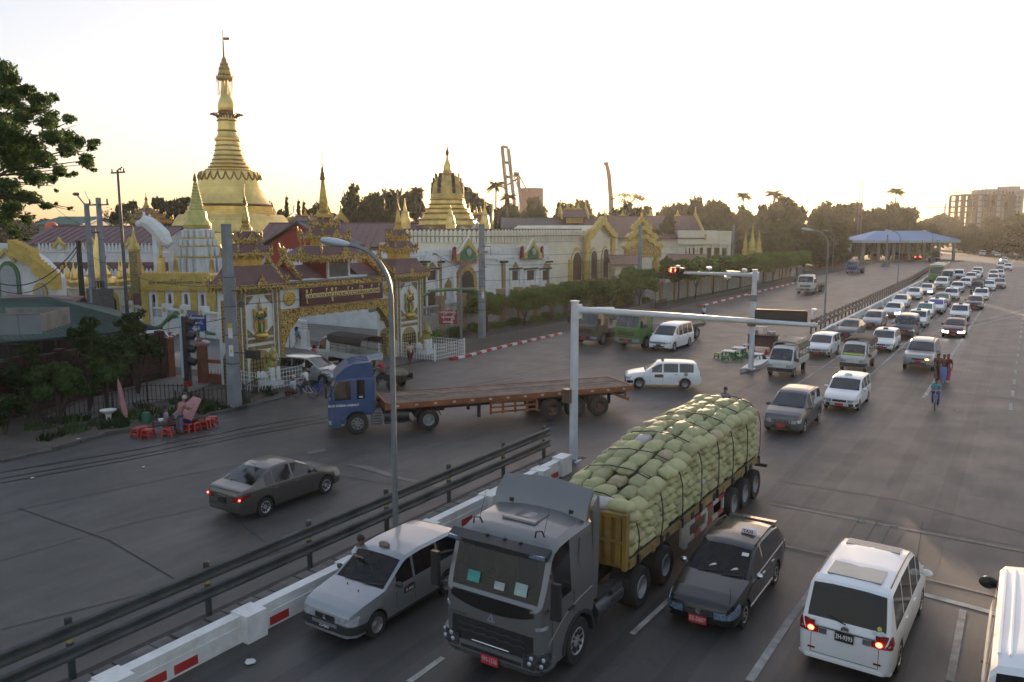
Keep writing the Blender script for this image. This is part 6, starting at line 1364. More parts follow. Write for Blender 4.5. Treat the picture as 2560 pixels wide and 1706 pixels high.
b=MB();b.loft([[(-.7,-.45,.62),(.75,-.5,.56),(.3,.4,1.3),(-.35,.45,1.35)],[(-.7,-.45,.66),(.75,-.5,.60),(.3,.4,1.34),(-.35,.45,1.39)]]);b.build('cloth',PINK,ts)
b=MB();b.box(-.5,.5,-.37,-.35,.1,.5);b.build('front_cloth',BP,ts)
for k,(px,py,r_)in enumerate(sorted(((330,1000,0),(318,1003,0),(341,1006,0),(385,1003,0),(432,993,0),(446,990,0),(452,982,0),(466,985,0),(476,982,0),(488,976,0)))):
 p=G(px,py);stool((p.x,p.y,0),RP,'red plastic stool by the tea stall, %s from the left'%NTH[k],'red stools round the tea stall',1.25)
g=G(365,995);o=thing('tea_table','low dark table with white bowls beside the tea stall','table',(g.x+.2,g.y+.2,0));b=MB();b.box(-.5,.5,-.35,.35,.45,.5);b.build('tabletop',MATS['dark_board'],o)
for sx in(-.45,.45):
 for sy in(-.3,.3):b=MB();b.box(sx-.03,sx+.03,sy-.03,sy+.03,0,.45);b.build('leg',BROWNB,o)
for dx,dy,wh in((-.3,0,'leftmost'),(.1,.1,'rightmost'),(-.05,-.15,'nearest the camera')):
 b=MB();b.lathe([(.05,0),(.12,.08),(.13,.09),(.05,.02)],n=12);tag(b.build('bowl',WHITE_P,loc=(g.x+.2+dx,g.y+.2+dy,.5)),'white enamel bowl on the low tea table, '+wh,'bowl','white bowls on the tea table')
g=G(337,972);b=MB();b.lathe([(.18,0),(.2,.3),(.16,.5),(.1,.52)],n=14);tag(b.build('water_pot',M('dark_green_pot',(.02,.12,.08),.5,var=.15),loc=(g.x,g.y,0)),'dark green water pot standing behind the tea stall','pot')
g=G(250,968);b=MB();b.lathe([(.1,0),(.14,.35),(.36,.5),(.38,.55),(.3,.52),(.02,.45)],n=14);tag(b.build('wash_basin',WHITE_P,loc=(g.x,g.y,0)),'pale basin standing on the earth verge','basin')
g=G(290,965);um=thing('closed_parasol','closed pink parasol leaning at the edge of the verge','parasol',(g.x,g.y,0));um.rotation_euler=(.05,-.15,0)
b=MB();b.tube((0,0,0),(0,0,2.1),.025,n=6);b.build('pole',BROWNB,um);b=MB();b.lathe([(.09,.1),(.13,.4),(.10,1.1),(.09,1.6),(.02,2.0)],n=10);b.build('folded_cloth',PINK,um)
def board(name,label,cat,g,w_,z0,z1,mt,lines,rz=0,post=True,txt=None):
 o=thing(name,label,cat,(g.x,g.y,0),rz);b=MB();b.box(-w_/2,w_/2,-.03,.03,z0,z1);b.build('panel',mt,o,smooth=0)
 if post:b=MB();b.tube((0,.06,0),(0,.06,z0+.2),.035,n=6);b.build('post',GALV,o)
 n=len(lines)
 for k,t in enumerate(lines):
  z=z1-(k+.5)*(z1-z0)/n;me=text_mesh(t,(z1-z0)/n*.62,.004,bold=.004);me.materials.append(txt or PL_TXT);lo=put('lettering',me,o,(0,-.036,z));lo.rotation_euler=(rad(90),0,0)
  wdt=max(v.co.x for v in me.vertices)-min(v.co.x for v in me.vertices)
  if wdt>w_*.9:lo.scale=(w_*.9/wdt,1,1)
 return o
RZC=.45
board('street_sign','blue street sign with white script beside the gate tower','sign',G(458,875),1.25,3.0,3.95,M('blue_sign',(.02,.05,.22),.5,var=.06),['ဗိုလ်တထောင်','ဘုရားလမ်း','မြို့နယ်'],RZC)
board('notice_board','small red notice board with white script by the hedge bed','sign',G(1030,790),1.45,1.55,2.7,M('red_notice',(.24,.02,.03),.55,var=.06),['ယာဉ်ရပ်နားခြင်း','လုံးဝမပြုရ','တားမြစ်'],.5)
board('notice_board','red shop board with white script at the far left market stall','sign',G(8,770),3.4,3.5,6.0,MATS['red_notice'],['ပန်းဆိုင်','ဘုရားဖူး','ဖိနပ်'],RZC,post=True)
board('notice_board','white notice with a red arrow inside the gateway','sign',G(672,795),1.5,.9,1.9,WHITE_P,['━━'],.5,txt=RED_P)
# temple gate
def ornate(name,hi,lo,scale=7,metal=.55,rough=.42,bump=.8):
 m=bpy.data.materials.new(name);m.use_nodes=True;nt=m.node_tree;b=nt.nodes['Principled BSDF'];tc=nt.nodes.new('ShaderNodeTexCoord').outputs['Object']
 v=nt.nodes.new('ShaderNodeTexVoronoi');v.inputs['Scale'].default_value=scale;nt.links.new(tc,v.inputs['Vector'])
 f=ramp(nt,v.outputs['Distance'],[(.15,hi),(.55,tuple((a+c)/2 for a,c in zip(hi,lo))),(.8,lo)])
 n2=ramp(nt,noise(nt,tc,scale*.5,4),[(.35,(.6,)*3),(.65,(1.1,)*3)]);col=mixc(nt,1.0,f,n2,'MULTIPLY');nt.links.new(col,b.inputs['Base Color'])
 b.inputs['Metallic'].default_value=metal;b.inputs['Roughness'].default_value=rough
 bm=nt.nodes.new('ShaderNodeBump');bm.inputs['Strength'].default_value=bump;bm.inputs['Distance'].default_value=.05;bm.invert=True
 nt.links.new(v.outputs['Distance'],bm.inputs['Height']);nt.links.new(bm.outputs[0],b.inputs['Normal']);MATS[name]=m;return m
GOLDO=ornate('ornate_gold',(.70,.50,.15),(.14,.085,.03),9)
GOLDF=ornate('fine_gilt_border',(.46,.36,.16),(.16,.11,.04),16,.4)
GOLD=M('gold_paint',(.60,.42,.11),.4,.55,var=.22,scale=3,dirt=(.16,.1,.03),dirt_amt=.6,bump=.15,bscale=12)
YGOLD=M('yellow_gold_paint',(.58,.42,.10),.55,.15,var=.15,scale=2,dirt=(.22,.16,.06),dirt_amt=.5)
MAROON=M('maroon_roof',(.14,.062,.062),.6,var=.18,scale=1.5,dirt=(.12,.09,.085),dirt_amt=.5)
REDW=M('red_gable_board',(.33,.035,.028),.6,var=.15)
WALLW=M('white_temple_wall',(.72,.73,.71),.75,var=.06,scale=1,dirt=(.36,.36,.32),dirt_amt=.45,bump=.08)
WALLC=M('cream_temple_wall',(.72,.66,.50),.75,var=.06,scale=1,dirt=(.42,.37,.27),dirt_amt=.4)
NAGA=M('green_dragon_paint',(.06,.16,.07),.5,var=.3,scale=5,dirt=(.2,.2,.06),dirt_amt=.4)
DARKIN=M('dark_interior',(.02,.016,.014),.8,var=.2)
WOODD=M('dark_red_wood_window',(.06,.025,.018),.5,var=.3,scale=5)
def horn(b,p,d,s):
 """an upturned flame finial at a roof corner"""
 p=Vector(p);d=Vector(d).normalized();z=Vector((0,0,1));n=d.cross(z)
 prof=[(-.5,0),(.15,-.05),(.42,.25),(.46,.75),(.34,1.15),(.22,.75),(.05,.55),(-.02,.85),(-.18,.5),(-.38,.35)]
 ring=[p+d*(x*s)+z*(y*s)for x,y in prof];b.loft([[q-n*.10*s for q in ring],[q+n*.10*s for q in ring]])
def antefix(b,p,d,s):
 p=Vector(p);d=Vector(d).normalized();z=Vector((0,0,1));n=d.cross(z)
 prof=[(-.7,0),(.7,0),(.62,.3),(.34,.38),(.38,.65),(.14,.72),(0,1.35),(-.14,.72),(-.38,.65),(-.34,.38),(-.62,.3)]
 ring=[p+n*(x*s)+z*(y*s)for x,y in prof];b.loft([[q-d*.06*s for q in ring],[q+d*.06*s for q in ring]])
def pyatthat(parent,c,tiers,spire,roofm=MAROON,gold=GOLDO,asp=1.0,sfx=GOLD):
 """tiered spired roof; tiers = (z, eave half width, top half width, roof height, neck height)"""
 cx,cy=c
 for z,a,t,h,nk in tiers:
  ax_,ay=a,a*asp;tx,ty=t,t*asp
  b=MB();b.box(cx-tx*.98,cx+tx*.98,cy-ty*.98,cy+ty*.98,z-nk,z+.02);b.build('roof_neck',sfx,parent)
  b=MB();b.box(cx-ax_-.06,cx+ax_+.06,cy-ay-.06,cy+ay+.06,z,z+a*.11+.08);
  for k in range(int(ax_/.14)):
   x=cx-ax_+.1+k*(2*ax_-.2)/max(1,int(ax_/.14)-1)
   for sy in(-1,1):b.prism([(x-.1,z),(x+.1,z),(x,z-.26)],cy+sy*ay-.02,cy+sy*ay+.02,ax='y')
  for k in range(int(ay/.14)):
   y=cy-ay+.1+k*(2*ay-.2)/max(1,int(ay/.14)-1)
   for sx in(-1,1):b.prism([(y-.1,z),(y+.1,z),(y,z-.26)],cx+sx*ax_-.02,cx+sx*ax_+.02,ax='x')
  b.build('eave_border',gold,parent,smooth=0)
  z0=z+a*.11+.08;b=MB()
  b.loft([[(cx+sx*(ax_+(tx-ax_)*q),cy+sy*(ay+(ty-ay)*q),z0+h*w_)for sx,sy in((-1,-1),(1,-1),(1,1),(-1,1))]for q,w_ in((0,0),(.35,.2),(.7,.58),(1,1))]);b.build('roof',roofm,parent,smooth=0)
  for sx in(-1,1):
   for sy in(-1,1):b=MB();horn(b,(cx+sx*(ax_-.1),cy+sy*(ay-.1),z0-.05),(sx,sy,0),.28+a*.22);b.build('flame_finial',gold,parent,smooth=0)
  for d,p in(((1,0,0),(cx+ax_,cy,z0)),((-1,0,0),(cx-ax_,cy,z0)),((0,1,0),(cx,cy+ay,z0)),((0,-1,0),(cx,cy-ay,z0))):b=MB();antefix(b,p,d,.25+a*.20);b.build('flame_ornament',gold,parent,smooth=0)
 z0,hs,r=spire
 b=MB();b.lathe([(r*1.3,z0),(r*1.3,z0+hs*.05),(r*.9,z0+hs*.06),(r*1.0,z0+hs*.10),(r*.72,z0+hs*.13),(r*.88,z0+hs*.2),(r*.28,z0+hs*.55),(r*.22,z0+hs*.56)],(cx,cy,0),8,rot=0);b.build('spire',sfx,parent,smooth=20)
 b=MB();b.lathe([(r*.52,z0+hs*.54),(r*.55,z0+hs*.57),(r*.38,z0+hs*.60),(r*.42,z0+hs*.63),(r*.25,z0+hs*.66),(r*.27,z0+hs*.69),(r*.1,z0+hs*.74),(r*.05,z0+hs*1.0),(.004,z0+hs*1.02)],(cx,cy,0),10);b.build('umbrella_finial',M('dull_bronze',(.2,.12,.05),.45,.7,var=.3,scale=8),parent)
def arch_pts(y0,y1,z0,z1,pointed=.5,n=7):
 m_=(y0+y1)/2;hw=(y1-y0)/2;zs=z1-hw*(1+pointed*.4);L_=[(y0,z0),(y0,zs)]
 for k in range(1,n):
  a=math.pi/2*k/n;L_.append((m_-hw*math.cos(a),zs+(z1-zs)*math.sin(a)**(1.0+pointed*.3)))
 return L_+[(m_,z1)]+[(2*m_-y,z)for y,z in L_[::-1]]
def guardian(parent,loc,s,rz=0):
 """a standing guardian figure in gilt court dress, high relief"""
 b=MB();b.T=Matrix.Translation(loc)@Matrix.Rotation(rz,4,'Z')@Matrix.Scale(s,4)
 b.cur=0;b.lathe([(.02,1.98),(.03,1.8),(.05,1.74),(.04,1.66),(.10,1.6),(.13,1.5),(.11,1.46)],n=10)
 b.cur=2;b.ball((.06,0,1.38),(.1,.1,.13),10,8)
 b.cur=0;b.ball((.0,0,1.08),(.12,.25,.2),12,8)
 for sy in(-1,1):
  b.cur=0;b.prism([(sy*.12,1.25),(sy*.46,1.38),(sy*.42,1.1),(sy*.46,.85),(sy*.3,.82),(sy*.16,.95)],-.05,.06,ax='x')
  b.prism([(sy*.1,.85),(sy*.42,.72),(sy*.44,.35),(sy*.32,.12),(sy*.2,.2),(sy*.08,.3)],-.05,.05,ax='x')
  b.cur=1;b.path([(.03,sy*.24,1.18),(.1,sy*.33,.95),(.2,sy*.12,.9)],[.07,.06,.05],7)
  b.path([(.02,sy*.1,.75),(.06,sy*.13,.4),(.05,sy*.12,.05)],[.12,.09,.07],7)
  b.cur=3;b.ball((.1,sy*.12,.62),(.08,.1,.09),8,6)
 b.cur=1;b.ball((.05,0,.82),(.13,.2,.14),10,6);b.cur=3;b.ball((.13,0,.7),(.05,.09,.12),8,6);b.ball((.15,0,1.08),(.04,.07,.07),8,6)
 b.cur=0;b.prism([(-.09,.7),(.09,.7),(.05,.1),(0,.02),(-.05,.1)],.08,.12,ax='x')
 return b.build('guardian_figure',[GOLD,M('figure_green',(.04,.14,.06),.5,var=.3,scale=9),M('figure_face',(.45,.28,.22),.6,var=.1),M('figure_pink',(.38,.13,.09),.6,var=.2)],parent)
GX=-37.5
gate=thing('temple_gate','gold and white temple gateway with three tiered spires and a maroon name board','gateway')
MESH_Y=M('yellow_lattice_panel',(.34,.2,.03),.6,var=.1)
for ya,yb,nm in((29.3,32.4,'l'),(42.65,45.7,'r')):
 xb=GX-1.65;ym=(ya+yb)/2
 b=MB();b.box(xb,GX,ya,yb,0,5.5);tw=b.build('tower',WALLW,gate,smooth=0)
 b=MB()
 for y in(ya+.10,ya+.42,yb-.42,yb-.10):b.box(GX+.002,GX+.07,y-.10,y+.10,.0,5.5)
 for z in(2.05,2.45,5.25):b.box(GX+.003,GX+.06,ya+.53,yb-.53,z,z+.2)
 b.build('gilt_border',GOLDF,tw,smooth=0)
 b=MB()
 for y in(ya+.24,ya+.56,yb-.56,yb-.24):b.box(GX+.004,GX+.09,y-.025,y+.025,0,5.5)
 for z in(2.3,2.72,5.2):b.box(GX+.005,GX+.08,ya+.6,yb-.6,z,z+.05)
 b.build('white_bead',WHITE_P,tw,smooth=0)
 for y,z,sy,sz in((ya+.6,2.8,1,1),(yb-.6,2.8,-1,1),(ya+.6,5.18,1,-1),(yb-.6,5.18,-1,-1)):b=MB();b.prism([(y,z),(y+sy*.55,z),(y+sy*.38,z+sz*.2),(y+sy*.2,z+sz*.38),(y,z+sz*.55)],GX+.004,GX+.05,ax='x');b.build('corner_ornament',GOLDF,tw,smooth=0)
 guardian(gate,(GX+.1,ym,3.0),1.05)
 b=MB();b.lathe([(.32,2.62),(.44,2.85),(.40,3.0),(.25,3.06)],(GX+.08,ym,0),14);b.build('pedestal',GOLD,gate)
 b=MB();b.prism(arch_pts(ya+.75,yb-.75,.02,2.0,0),GX+.004,GX+.03,ax='x');b.build('arch_grille',M('yellow_arch_grille',(.32,.24,.09),.6,var=.2,scale=8),tw,smooth=0)
 b=MB()
 for k in range(6):z=.2+k*.25;b.box(GX+.031,GX+.045,ya+.8,yb-.8,z,z+.04)
 for k in range(6):y=ya+.95+k*(yb-ya-1.9)/5;b.box(GX+.046,GX+.06,y-.02,y+.02,.05,1.55)
 b.build('arch_bars',DARKIN,tw,smooth=0)
 xm=(xb+GX)/2
 b=MB();b.box(xm-.5,xm+.5,ya-.05,ya-.002,2.5,4.95);fr=b.build('lattice_panel',MESH_Y,tw,smooth=0)
 hb=MB()
 for i in range(5):
  for j in range(11):
   x=xm-.42+i*.21;z=2.65+j*.21;q=.07 if(i+j)%2 else .05;hb.prism([(x-q,z),(x,z-q),(x+q,z),(x,z+q)],ya-.06,ya-.051,ax='y')
 hb.build('lattice_holes',DARKIN,fr,smooth=0)
 b=MB();b.prism(arch_pts(xm-.55,xm+.55,.02,2.0,0),ya-.04,ya-.003,ax='y');ag=b.build('arch_grille',MATS['yellow_arch_grille'],tw,smooth=0)
 b=MB()
 for k in range(7):z=.2+k*.22;b.box(xm-.5,xm+.5,ya-.052,ya-.041,z,z+.03)
 for k in range(7):x=xm-.45+k*.15;b.box(x-.015,x+.015,ya-.064,ya-.053,.05,1.6)
 b.build('arch_bars',DARKIN,ag,smooth=0)
 b=MB();b.box(xb-.1,GX+.12,ya-.12,yb+.12,5.5,5.62);b.build('cornice',GOLDF,gate)
 pyatthat(gate,(xm,ym),[(5.64,1.22,.72,1.05,.1),(7.5,.76,.46,.5,.65),(8.35,.48,.26,.38,.32)],(8.95,2.6,.27),asp=1.58)
b=MB();b.box(GX-1.0,GX-.1,32.4,42.65,3.95,5.75);bm_=b.build('beam',WALLW,gate,smooth=0)
b=MB();b.box(GX-.1,GX+.06,32.42,42.63,5.42,5.78);b.box(GX-.1,GX+.06,32.42,42.63,3.9,4.22);b.build('gilt_border',GOLDO,bm_,smooth=0)
b=MB();b.box(GX-.12,GX+.1,32.4,42.65,5.781,5.86);b.build('roof_edge',GALV,bm_,smooth=0)
fr=[(32.4,3.9)];n=26
for k in range(n+1):
 t=k/n;y=32.4+10.25*t;e=min(t,1-t)*10.25
 z=3.72-.12*(k%2)-(2.2*max(0,1-e/1.7)**1.6)
 fr.append((y,z))
fr.append((42.65,3.9));b=MB()
for(y0,z0),(y1,z1)in zip(fr[1:-1],fr[2:-1]):b.prism([(y0,3.9),(y0,z0),(y1,z1),(y1,3.9)],GX-.5,GX-.02,ax='x')
b.build('arch_fringe',GOLDO,gate,smooth=0)
b=MB();b.box(GX-.5,GX-.05,32.4,32.75,0,3.8);b.box(GX-.5,GX-.05,42.3,42.65,0,3.8);b.build('arch_jamb',GOLDO,gate,smooth=0)
b=MB();b.box(GX-.06,GX+.16,34.0,41.3,4.3,5.38);nb=b.build('name_board',M('maroon_board',(.085,.016,.022),.5,var=.08),gate,smooth=0)
GTXT='ဗိုလ်တေထာင်ကျိုက်ေဒးအပ်ဆံေတာ်ဦးေစတီေတာ်'
me=text_mesh(GTXT,.58,.02,bold=.008);me.materials.append(M('pale_gold_letters',(.78,.64,.30),.5,.1,var=.08));lt_=put('lettering',me,nb,(GX+.18,37.65,4.90));lt_.rotation_euler=(rad(90),0,rad(90))
wdt=max(v.co.x for v in me.vertices)-min(v.co.x for v in me.vertices);lt_.scale=(6.7/wdt,1,1)
for y,nm in((33.2,'a'),(42.05,'b')):
 b=MB();b.T=Matrix.Translation((GX-.08,y,4.85))@Matrix.Rotation(rad(90),4,'Y');b.lathe([(.44,0),(.46,.06),(.38,.09),(.36,.06),(.02,.06)],n=24);md=b.build('medallion',GOLD,gate)
 b=MB();b.T=Matrix.Translation((GX,y,4.85));b.ball((0,-.05,.05),(.05,.16,.07),8,6);b.ball((0,.12,.1),(.04,.06,.06),8,6);b.prism([(-.2,-.02),(.2,-.02),(.24,-.2),(-.24,-.2)],-.01,.03,ax='x');b.build('medallion_relief',GOLD if nm=='a' else M('medallion_green',(.1,.22,.05),.5,var=.2),md)
b=MB();b.box(GX-2.4,GX-.3,36.5,38.6,5.86,7.3);b.build('lantern_wall',REDW,gate,smooth=0)
b=MB();b.box(GX-.32,GX-.22,36.7,38.4,5.95,6.95);b.build('lantern_window',M('grey_pane',(.10,.12,.12),.15,var=.3,scale=1.5,coat=.3),gate,smooth=0)
b=MB();b.box(GX-.31,GX-.18,36.55,36.69,5.9,7.0);b.box(GX-.31,GX-.18,38.41,38.55,5.9,7.0);b.box(GX-.31,GX-.18,36.69,38.41,5.86,5.94);b.build('window_frame',WHITE_P,gate,smooth=0)
pyatthat(gate,(GX-1.4,37.55),[(7.1,1.85,1.1,.55,.2),(8.4,1.1,.62,.5,.62),(9.25,.64,.3,.35,.32)],(9.75,4.4,.36),asp=1.12)
for sy,y in((-1,34.3),(1,40.7)):
 b=MB();x0,x1=GX-2.6,GX-.3
 b.loft([[(x0+.9,y-sy*1.6,6.75),(x1-.9,y-sy*1.6,6.75),(x1-.9,y+sy*1.5,6.65),(x0+.9,y+sy*1.5,6.65)],[(x0-.2,y-sy*1.6,6.0),(x1+.35,y-sy*1.6,6.0),(x1+.35,y+sy*1.7,5.95),(x0-.2,y+sy*1.7,5.95)]]);b.build('side_roof',MAROON,gate,smooth=0)
 for q,(yy,zt)in enumerate(((y+sy*1.65,7.1),(y+sy*.4,7.4))):
  b=MB();b.prism([(GX-2.3,5.9),(GX+.1,5.9),(GX-1.1,zt-.35)],yy-.05,yy+.05,ax='y');b.build('gable_board',REDW,gate,smooth=0)
  b=MB();pf=[(GX+.35,5.9),(GX+.1,5.9),(GX-1.1,zt-.4),(GX-2.3,5.9),(GX-2.55,5.9),(GX-1.3,zt-.05),(GX-1.1,zt+.45),(GX-.9,zt-.05)];b.prism(pf,yy-.12,yy+.12,ax='y');horn(b,(GX+.2,yy,5.9),(1,0,0),.4);b.build('gable_border',GOLDO,gate,smooth=0)
def lion(loc,rz,label):
 o=thing('lion_statue',label,'statue',loc,rz);b=MB();b.box(-.5,.6,-.4,.4,0,.35);b.build('plinth',WALLW,o)
 b=MB();b.ball((-.1,0,.95),(.42,.34,.42),12,8);b.ball((.15,0,1.3),(.3,.28,.4),12,8);b.path([(-.35,0,.6),(-.6,.1,.9),(-.65,.1,1.5),(-.5,.1,1.8)],[.07,.08,.07,.04],7);b.build('body',M('lion_gold_green',(.3,.26,.07),.5,.2,var=.4,scale=6),o)
 for sy in(-.2,.2):b=MB();b.tube((.38,sy,.35),(.32,sy,1.15),.13,.17,10);b.ball((.43,sy,.42),(.17,.13,.09),8,5);b.build('leg',WHITE_P,o)
 for sy in(-.32,.32):b=MB();b.ball((-.25,sy,.62),(.34,.18,.3),10,6);b.build('haunch',WHITE_P,o)
 b=MB();b.ball((.3,0,1.75),(.26,.26,.26),12,8);b.ball((.5,0,1.68),(.13,.16,.1),8,6);b.tube((.3,.2,1.95),(.26,.26,2.15),.06,.02,6);b.tube((.3,-.2,1.95),(.26,-.26,2.15),.06,.02,6);b.lathe([(.2,1.95),(.1,2.15),(.02,2.4)],(.2,0,0),8);h=b.build('head',MATS['lion_gold_green'],o)
 b=MB();b.box(.58,.64,-.1,.1,1.58,1.62);b.ball((.5,.09,1.8),.05,6,5);b.ball((.5,-.09,1.8),.05,6,5);b.build('face_paint',WHITE_P,h);b=MB();b.box(.57,.625,-.11,.11,1.53,1.58);b.build('mouth',REDW,h)
 return o
gl=G(598,893);lion((GX+1.1,30.6,0),0,'painted guardian lion statue in the railing before the left gate tower');lion((GX+1.1,44.6,0),0,'painted guardian lion statue in the railing before the right gate tower')
def white_rail(label,x0,x1,y0,y1,h=1.1):
 o=thing('white_railing',label,'railing');sides=[((x0,y0),(x1,y0)),((x1,y0),(x1,y1)),((x1,y1),(x0,y1))]
 bars=MB().tube((0,0,0),(0,0,h),.016,n=4).mesh('bar',WHITE_P,0)
 for a,d in sides:
  a,d=Vector((*a,0)),Vector((*d,0));l=(d-a).length;b=MB()
  for z in(.12,.38,.64,.88,h):b.tube((a.x,a.y,z),(d.x,d.y,z),.018,n=4)
  b.build('rail',WHITE_P,o);k=int(l/.22)
  for i in range(k+1):p=a+(d-a)*(i/k);put('bar',bars,o,(p.x,p.y,0))
  b=MB();b.box(a.x-.05,a.x+.05,a.y-.05,a.y+.05,0,h+.12);b.build('post',WHITE_P,o)
 b=MB();b.box(min(x0,x1)+.1,max(x0,x1)-.1,y0+.1,y1-.1,0,.1);b.build('base',PAVE,o)
 return o
white_rail('white steel railing round the lion before the left gate tower',GX+.15,GX+2.1,28.9,32.2)
white_rail('white steel railing round the lion before the right gate tower',GX+.15,GX+3.6,42.6,46.0)
# temple buildings
def balusters(b,pts,h,step,wd=.5,two=False,th=.12):
 """a row of pointed lotus-petal balusters between rails, along a list of ground points with z"""
 for a,d in zip(pts,pts[1:]):
  a,d=Vector(a),Vector(d);l=(d-a).length;u=(d-a).normalized();rz=math.atan2(u.y,u.x);n=max(1,int(l/step));old=b.T
  b.T=Matrix.Translation(a)@Matrix.Rotation(rz,4,'Z')
  for lev in range(2 if two else 1):
   z0=lev*h*.52;hh=h*.48 if two else h
   for k in range(n):
    x=(k+.5)*l/n;w_=l/n*wd/2;b.prism([(x-w_,z0+.12*hh),(x+w_,z0+.12*hh),(x+w_,z0+.68*hh),(x,z0+hh),(x-w_,z0+.68*hh)],-th/2,th/2,ax='y')
   b.box(0,l,-th*.8,th*.8,z0,z0+.11*hh)
   if lev==0 and two:b.box(0,l,-th*.7,th*.7,z0+.82*hh,z0+.92*hh)
  b.T=old
class Fac:
 """a facade on the plane x = X, measured with photograph pixels"""
 def __init__(s,X,parent):s.X=X;s.o=parent
 def yz(s,px,py):p=PXL(px,py,s.X);return p.y,p.z
 def rect(s,name,px0,px1,py0,py1,d0,d1,mt,parent=None):
  y0,z0=s.yz(px0,(py0+py1)/2);y1,_=s.yz(px1,(py0+py1)/2);pm=(px0+px1)/2;za=s.yz(pm,py1)[1];zb=s.yz(pm,py0)[1]
  b=MB();b.box(s.X+d0,s.X+d1,min(y0,y1),max(y0,y1),za,zb);return b.build(name,mt,parent or s.o,smooth=0)
 def arch(s,name,px0,px1,py0,py1,d0,d1,mt,pointed=.6,parent=None):
  y0,_=s.yz(px0,(py0+py1)/2);y1,_=s.yz(px1,(py0+py1)/2);pm=(px0+px1)/2;za=s.yz(pm,py1)[1];zb=s.yz(pm,py0)[1]
  b=MB();b.prism(arch_pts(y0,y1,za,zb,pointed),s.X+d0,s.X+d1,ax='x');return b.build(name,mt,parent or s.o,smooth=0)
 def poly(s,name,pts,d0,d1,mt,parent=None):
  b=MB();b.prism([s.yz(*p)for p in pts],s.X+d0,s.X+d1,ax='x');return b.build(name,mt,parent or s.o,smooth=0)
def frame_arch(F,px0,px1,py0,py1,wdt,outer,inner):
 o=F.arch('window_surround',px0-wdt,px1+wdt,py0-wdt*1.9,py1,.0,.12,outer,1.1);F.arch('window_trim',px0-wdt*.4,px1+wdt*.4,py0-wdt*.5,py1-.5,.121,.16,WHITE_P,.2,o);F.arch('window',px0,px1,py0,py1-1,.161,.19,inner,.2,o);return o
XF=-47.0
hall=thing('prayer_hall','white two-storey prayer hall with lotus balustrade and green-gold gables behind the hedge trees','temple building');F=Fac(XF,hall)
yL,yR=F.yz(905,600)[0],F.yz(1261,600)[0];zP=F.yz(1100,592)[1];zB=zP
b=MB();b.box(XF-14,XF,yL,yR,0,zB);b.build('wall',WALLW,hall,smooth=0)
b=MB();balusters(b,[(XF-.1,yL,zB),(XF-.1,yR,zB)],.95,.42,.8,True);balusters(b,[(XF-14,yL,zB),(XF-.1,yL,zB)],.95,.42,.8,True);b.build('balustrade',WALLW,hall,smooth=0)
b=MB();b.box(XF-.02,XF+.16,yL,yR,zB-.22,zB-.02);b.build('cornice',WALLW,hall,smooth=0)
for px in(968,977,1010,1156,1259):
 F.rect('pilaster',px-3.5,px+3.5,606,760,.0,.14,GOLDF);F.rect('pilaster_cap',px-7,px+7,600,604,.0,.3,DARKIN);F.poly('pilaster_finial',[(px-3,600),(px+3,600),(px,588)],.02,.16,WALLW)
for px0,px1 in((954,962),(982,1000),(1176,1189),(1210,1226),(1246,1257)):
 w_=F.rect('window',px0,px1,622,644,.0,.05,WOODD);F.rect('window_panel',px0-2,px1+2,646,662,.0,.06,WHITE_P,w_);F.rect('window',px0,px1,666,720,.0,.05,WOODD)
 F.rect('white_column',px0-6,px0-2.5,620,740,.0,.2,WALLW);F.rect('white_column',px1+2.5,px1+6,620,740,.0,.2,WALLW);F.rect('window_cap',px0-7,px1+7,616,619,.0,.3,DARKIN)
 m_=(px0+px1)/2
 if px0!=1210:F.poly('gable_ornament',[(px0-5,616),(px1+5,616),(px1+2,602),(m_,588),(px0-2,602)],.0,.12,WALLW);F.poly('gilt_gable',[(px0-1,615),(px1+1,615),(m_,601)],.121,.16,GOLDF)
for k in range(3):F.poly('parapet_antefix',[(x-12,602-k*3),(x+12,602-k*3),(x+5,590-k*3),(x,578-k*3),(x-5,590-k*3)]if(x:=(983,1150,1240)[k])else[],.05,.2,WALLW)
def green_gable(px0,px1,py0,py1):
 m_=(px0+px1)/2;h=py1-py0
 g=F.poly('gable',[(px0,py1),(px0-1,py1-h*.22),(px0+5,py1-h*.45),(m_,py0),(px1-5,py1-h*.45),(px1+1,py1-h*.22),(px1,py1)],.2,.5,YGOLD)
 F.poly('gable_panel',[(px0+7,py1),(px0+9,py1-h*.35),(m_,py0+h*.33),(px1-9,py1-h*.35),(px1-7,py1)],.501,.58,M('green_gable_relief',(.03,.15,.08),.5,var=.4,scale=5),g)
 F.poly('white_rib',[(px0-1,py1-h*.3),(m_,py0-3),(m_,py0+1),(px0+4,py1-h*.32)],.45,.62,WALLW,g)
 y,z=F.yz(m_,py1-h*.35);b=MB();b.ball((XF+.62,y,z),(.12,.42,.42),10,8);b.build('relief_figure',M('relief_grey',(.3,.33,.28),.6,var=.3,scale=6),g)
 for px in(px0-3,px1+3):y,z=F.yz(px,py1-1);b=MB();b.box(XF+.2,XF+.5,y-.22,y+.22,z,z+1.1,.7);b.ball((XF+.4,y,z+1.15),(.18,.25,.2),8,6);b.build('red_figure',M('red_figure',(.26,.03,.05),.5,var=.2),g)
green_gable(1040,1092,546,600);green_gable(1196,1236,550,594)
F.rect('gable_beam',1046,1086,598,607,.2,.55,M('red_orange_relief',(.36,.09,.04),.6,var=.4,scale=7))
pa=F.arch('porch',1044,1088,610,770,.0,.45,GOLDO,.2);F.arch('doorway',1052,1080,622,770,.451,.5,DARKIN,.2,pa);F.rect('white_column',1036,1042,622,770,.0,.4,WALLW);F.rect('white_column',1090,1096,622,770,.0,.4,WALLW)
F.poly('gilt_niche',[(1020,690),(1022,655),(1030,640),(1038,655),(1040,690),(1036,690),(1036,662),(1024,662),(1024,690)],.0,.1,GOLDF)
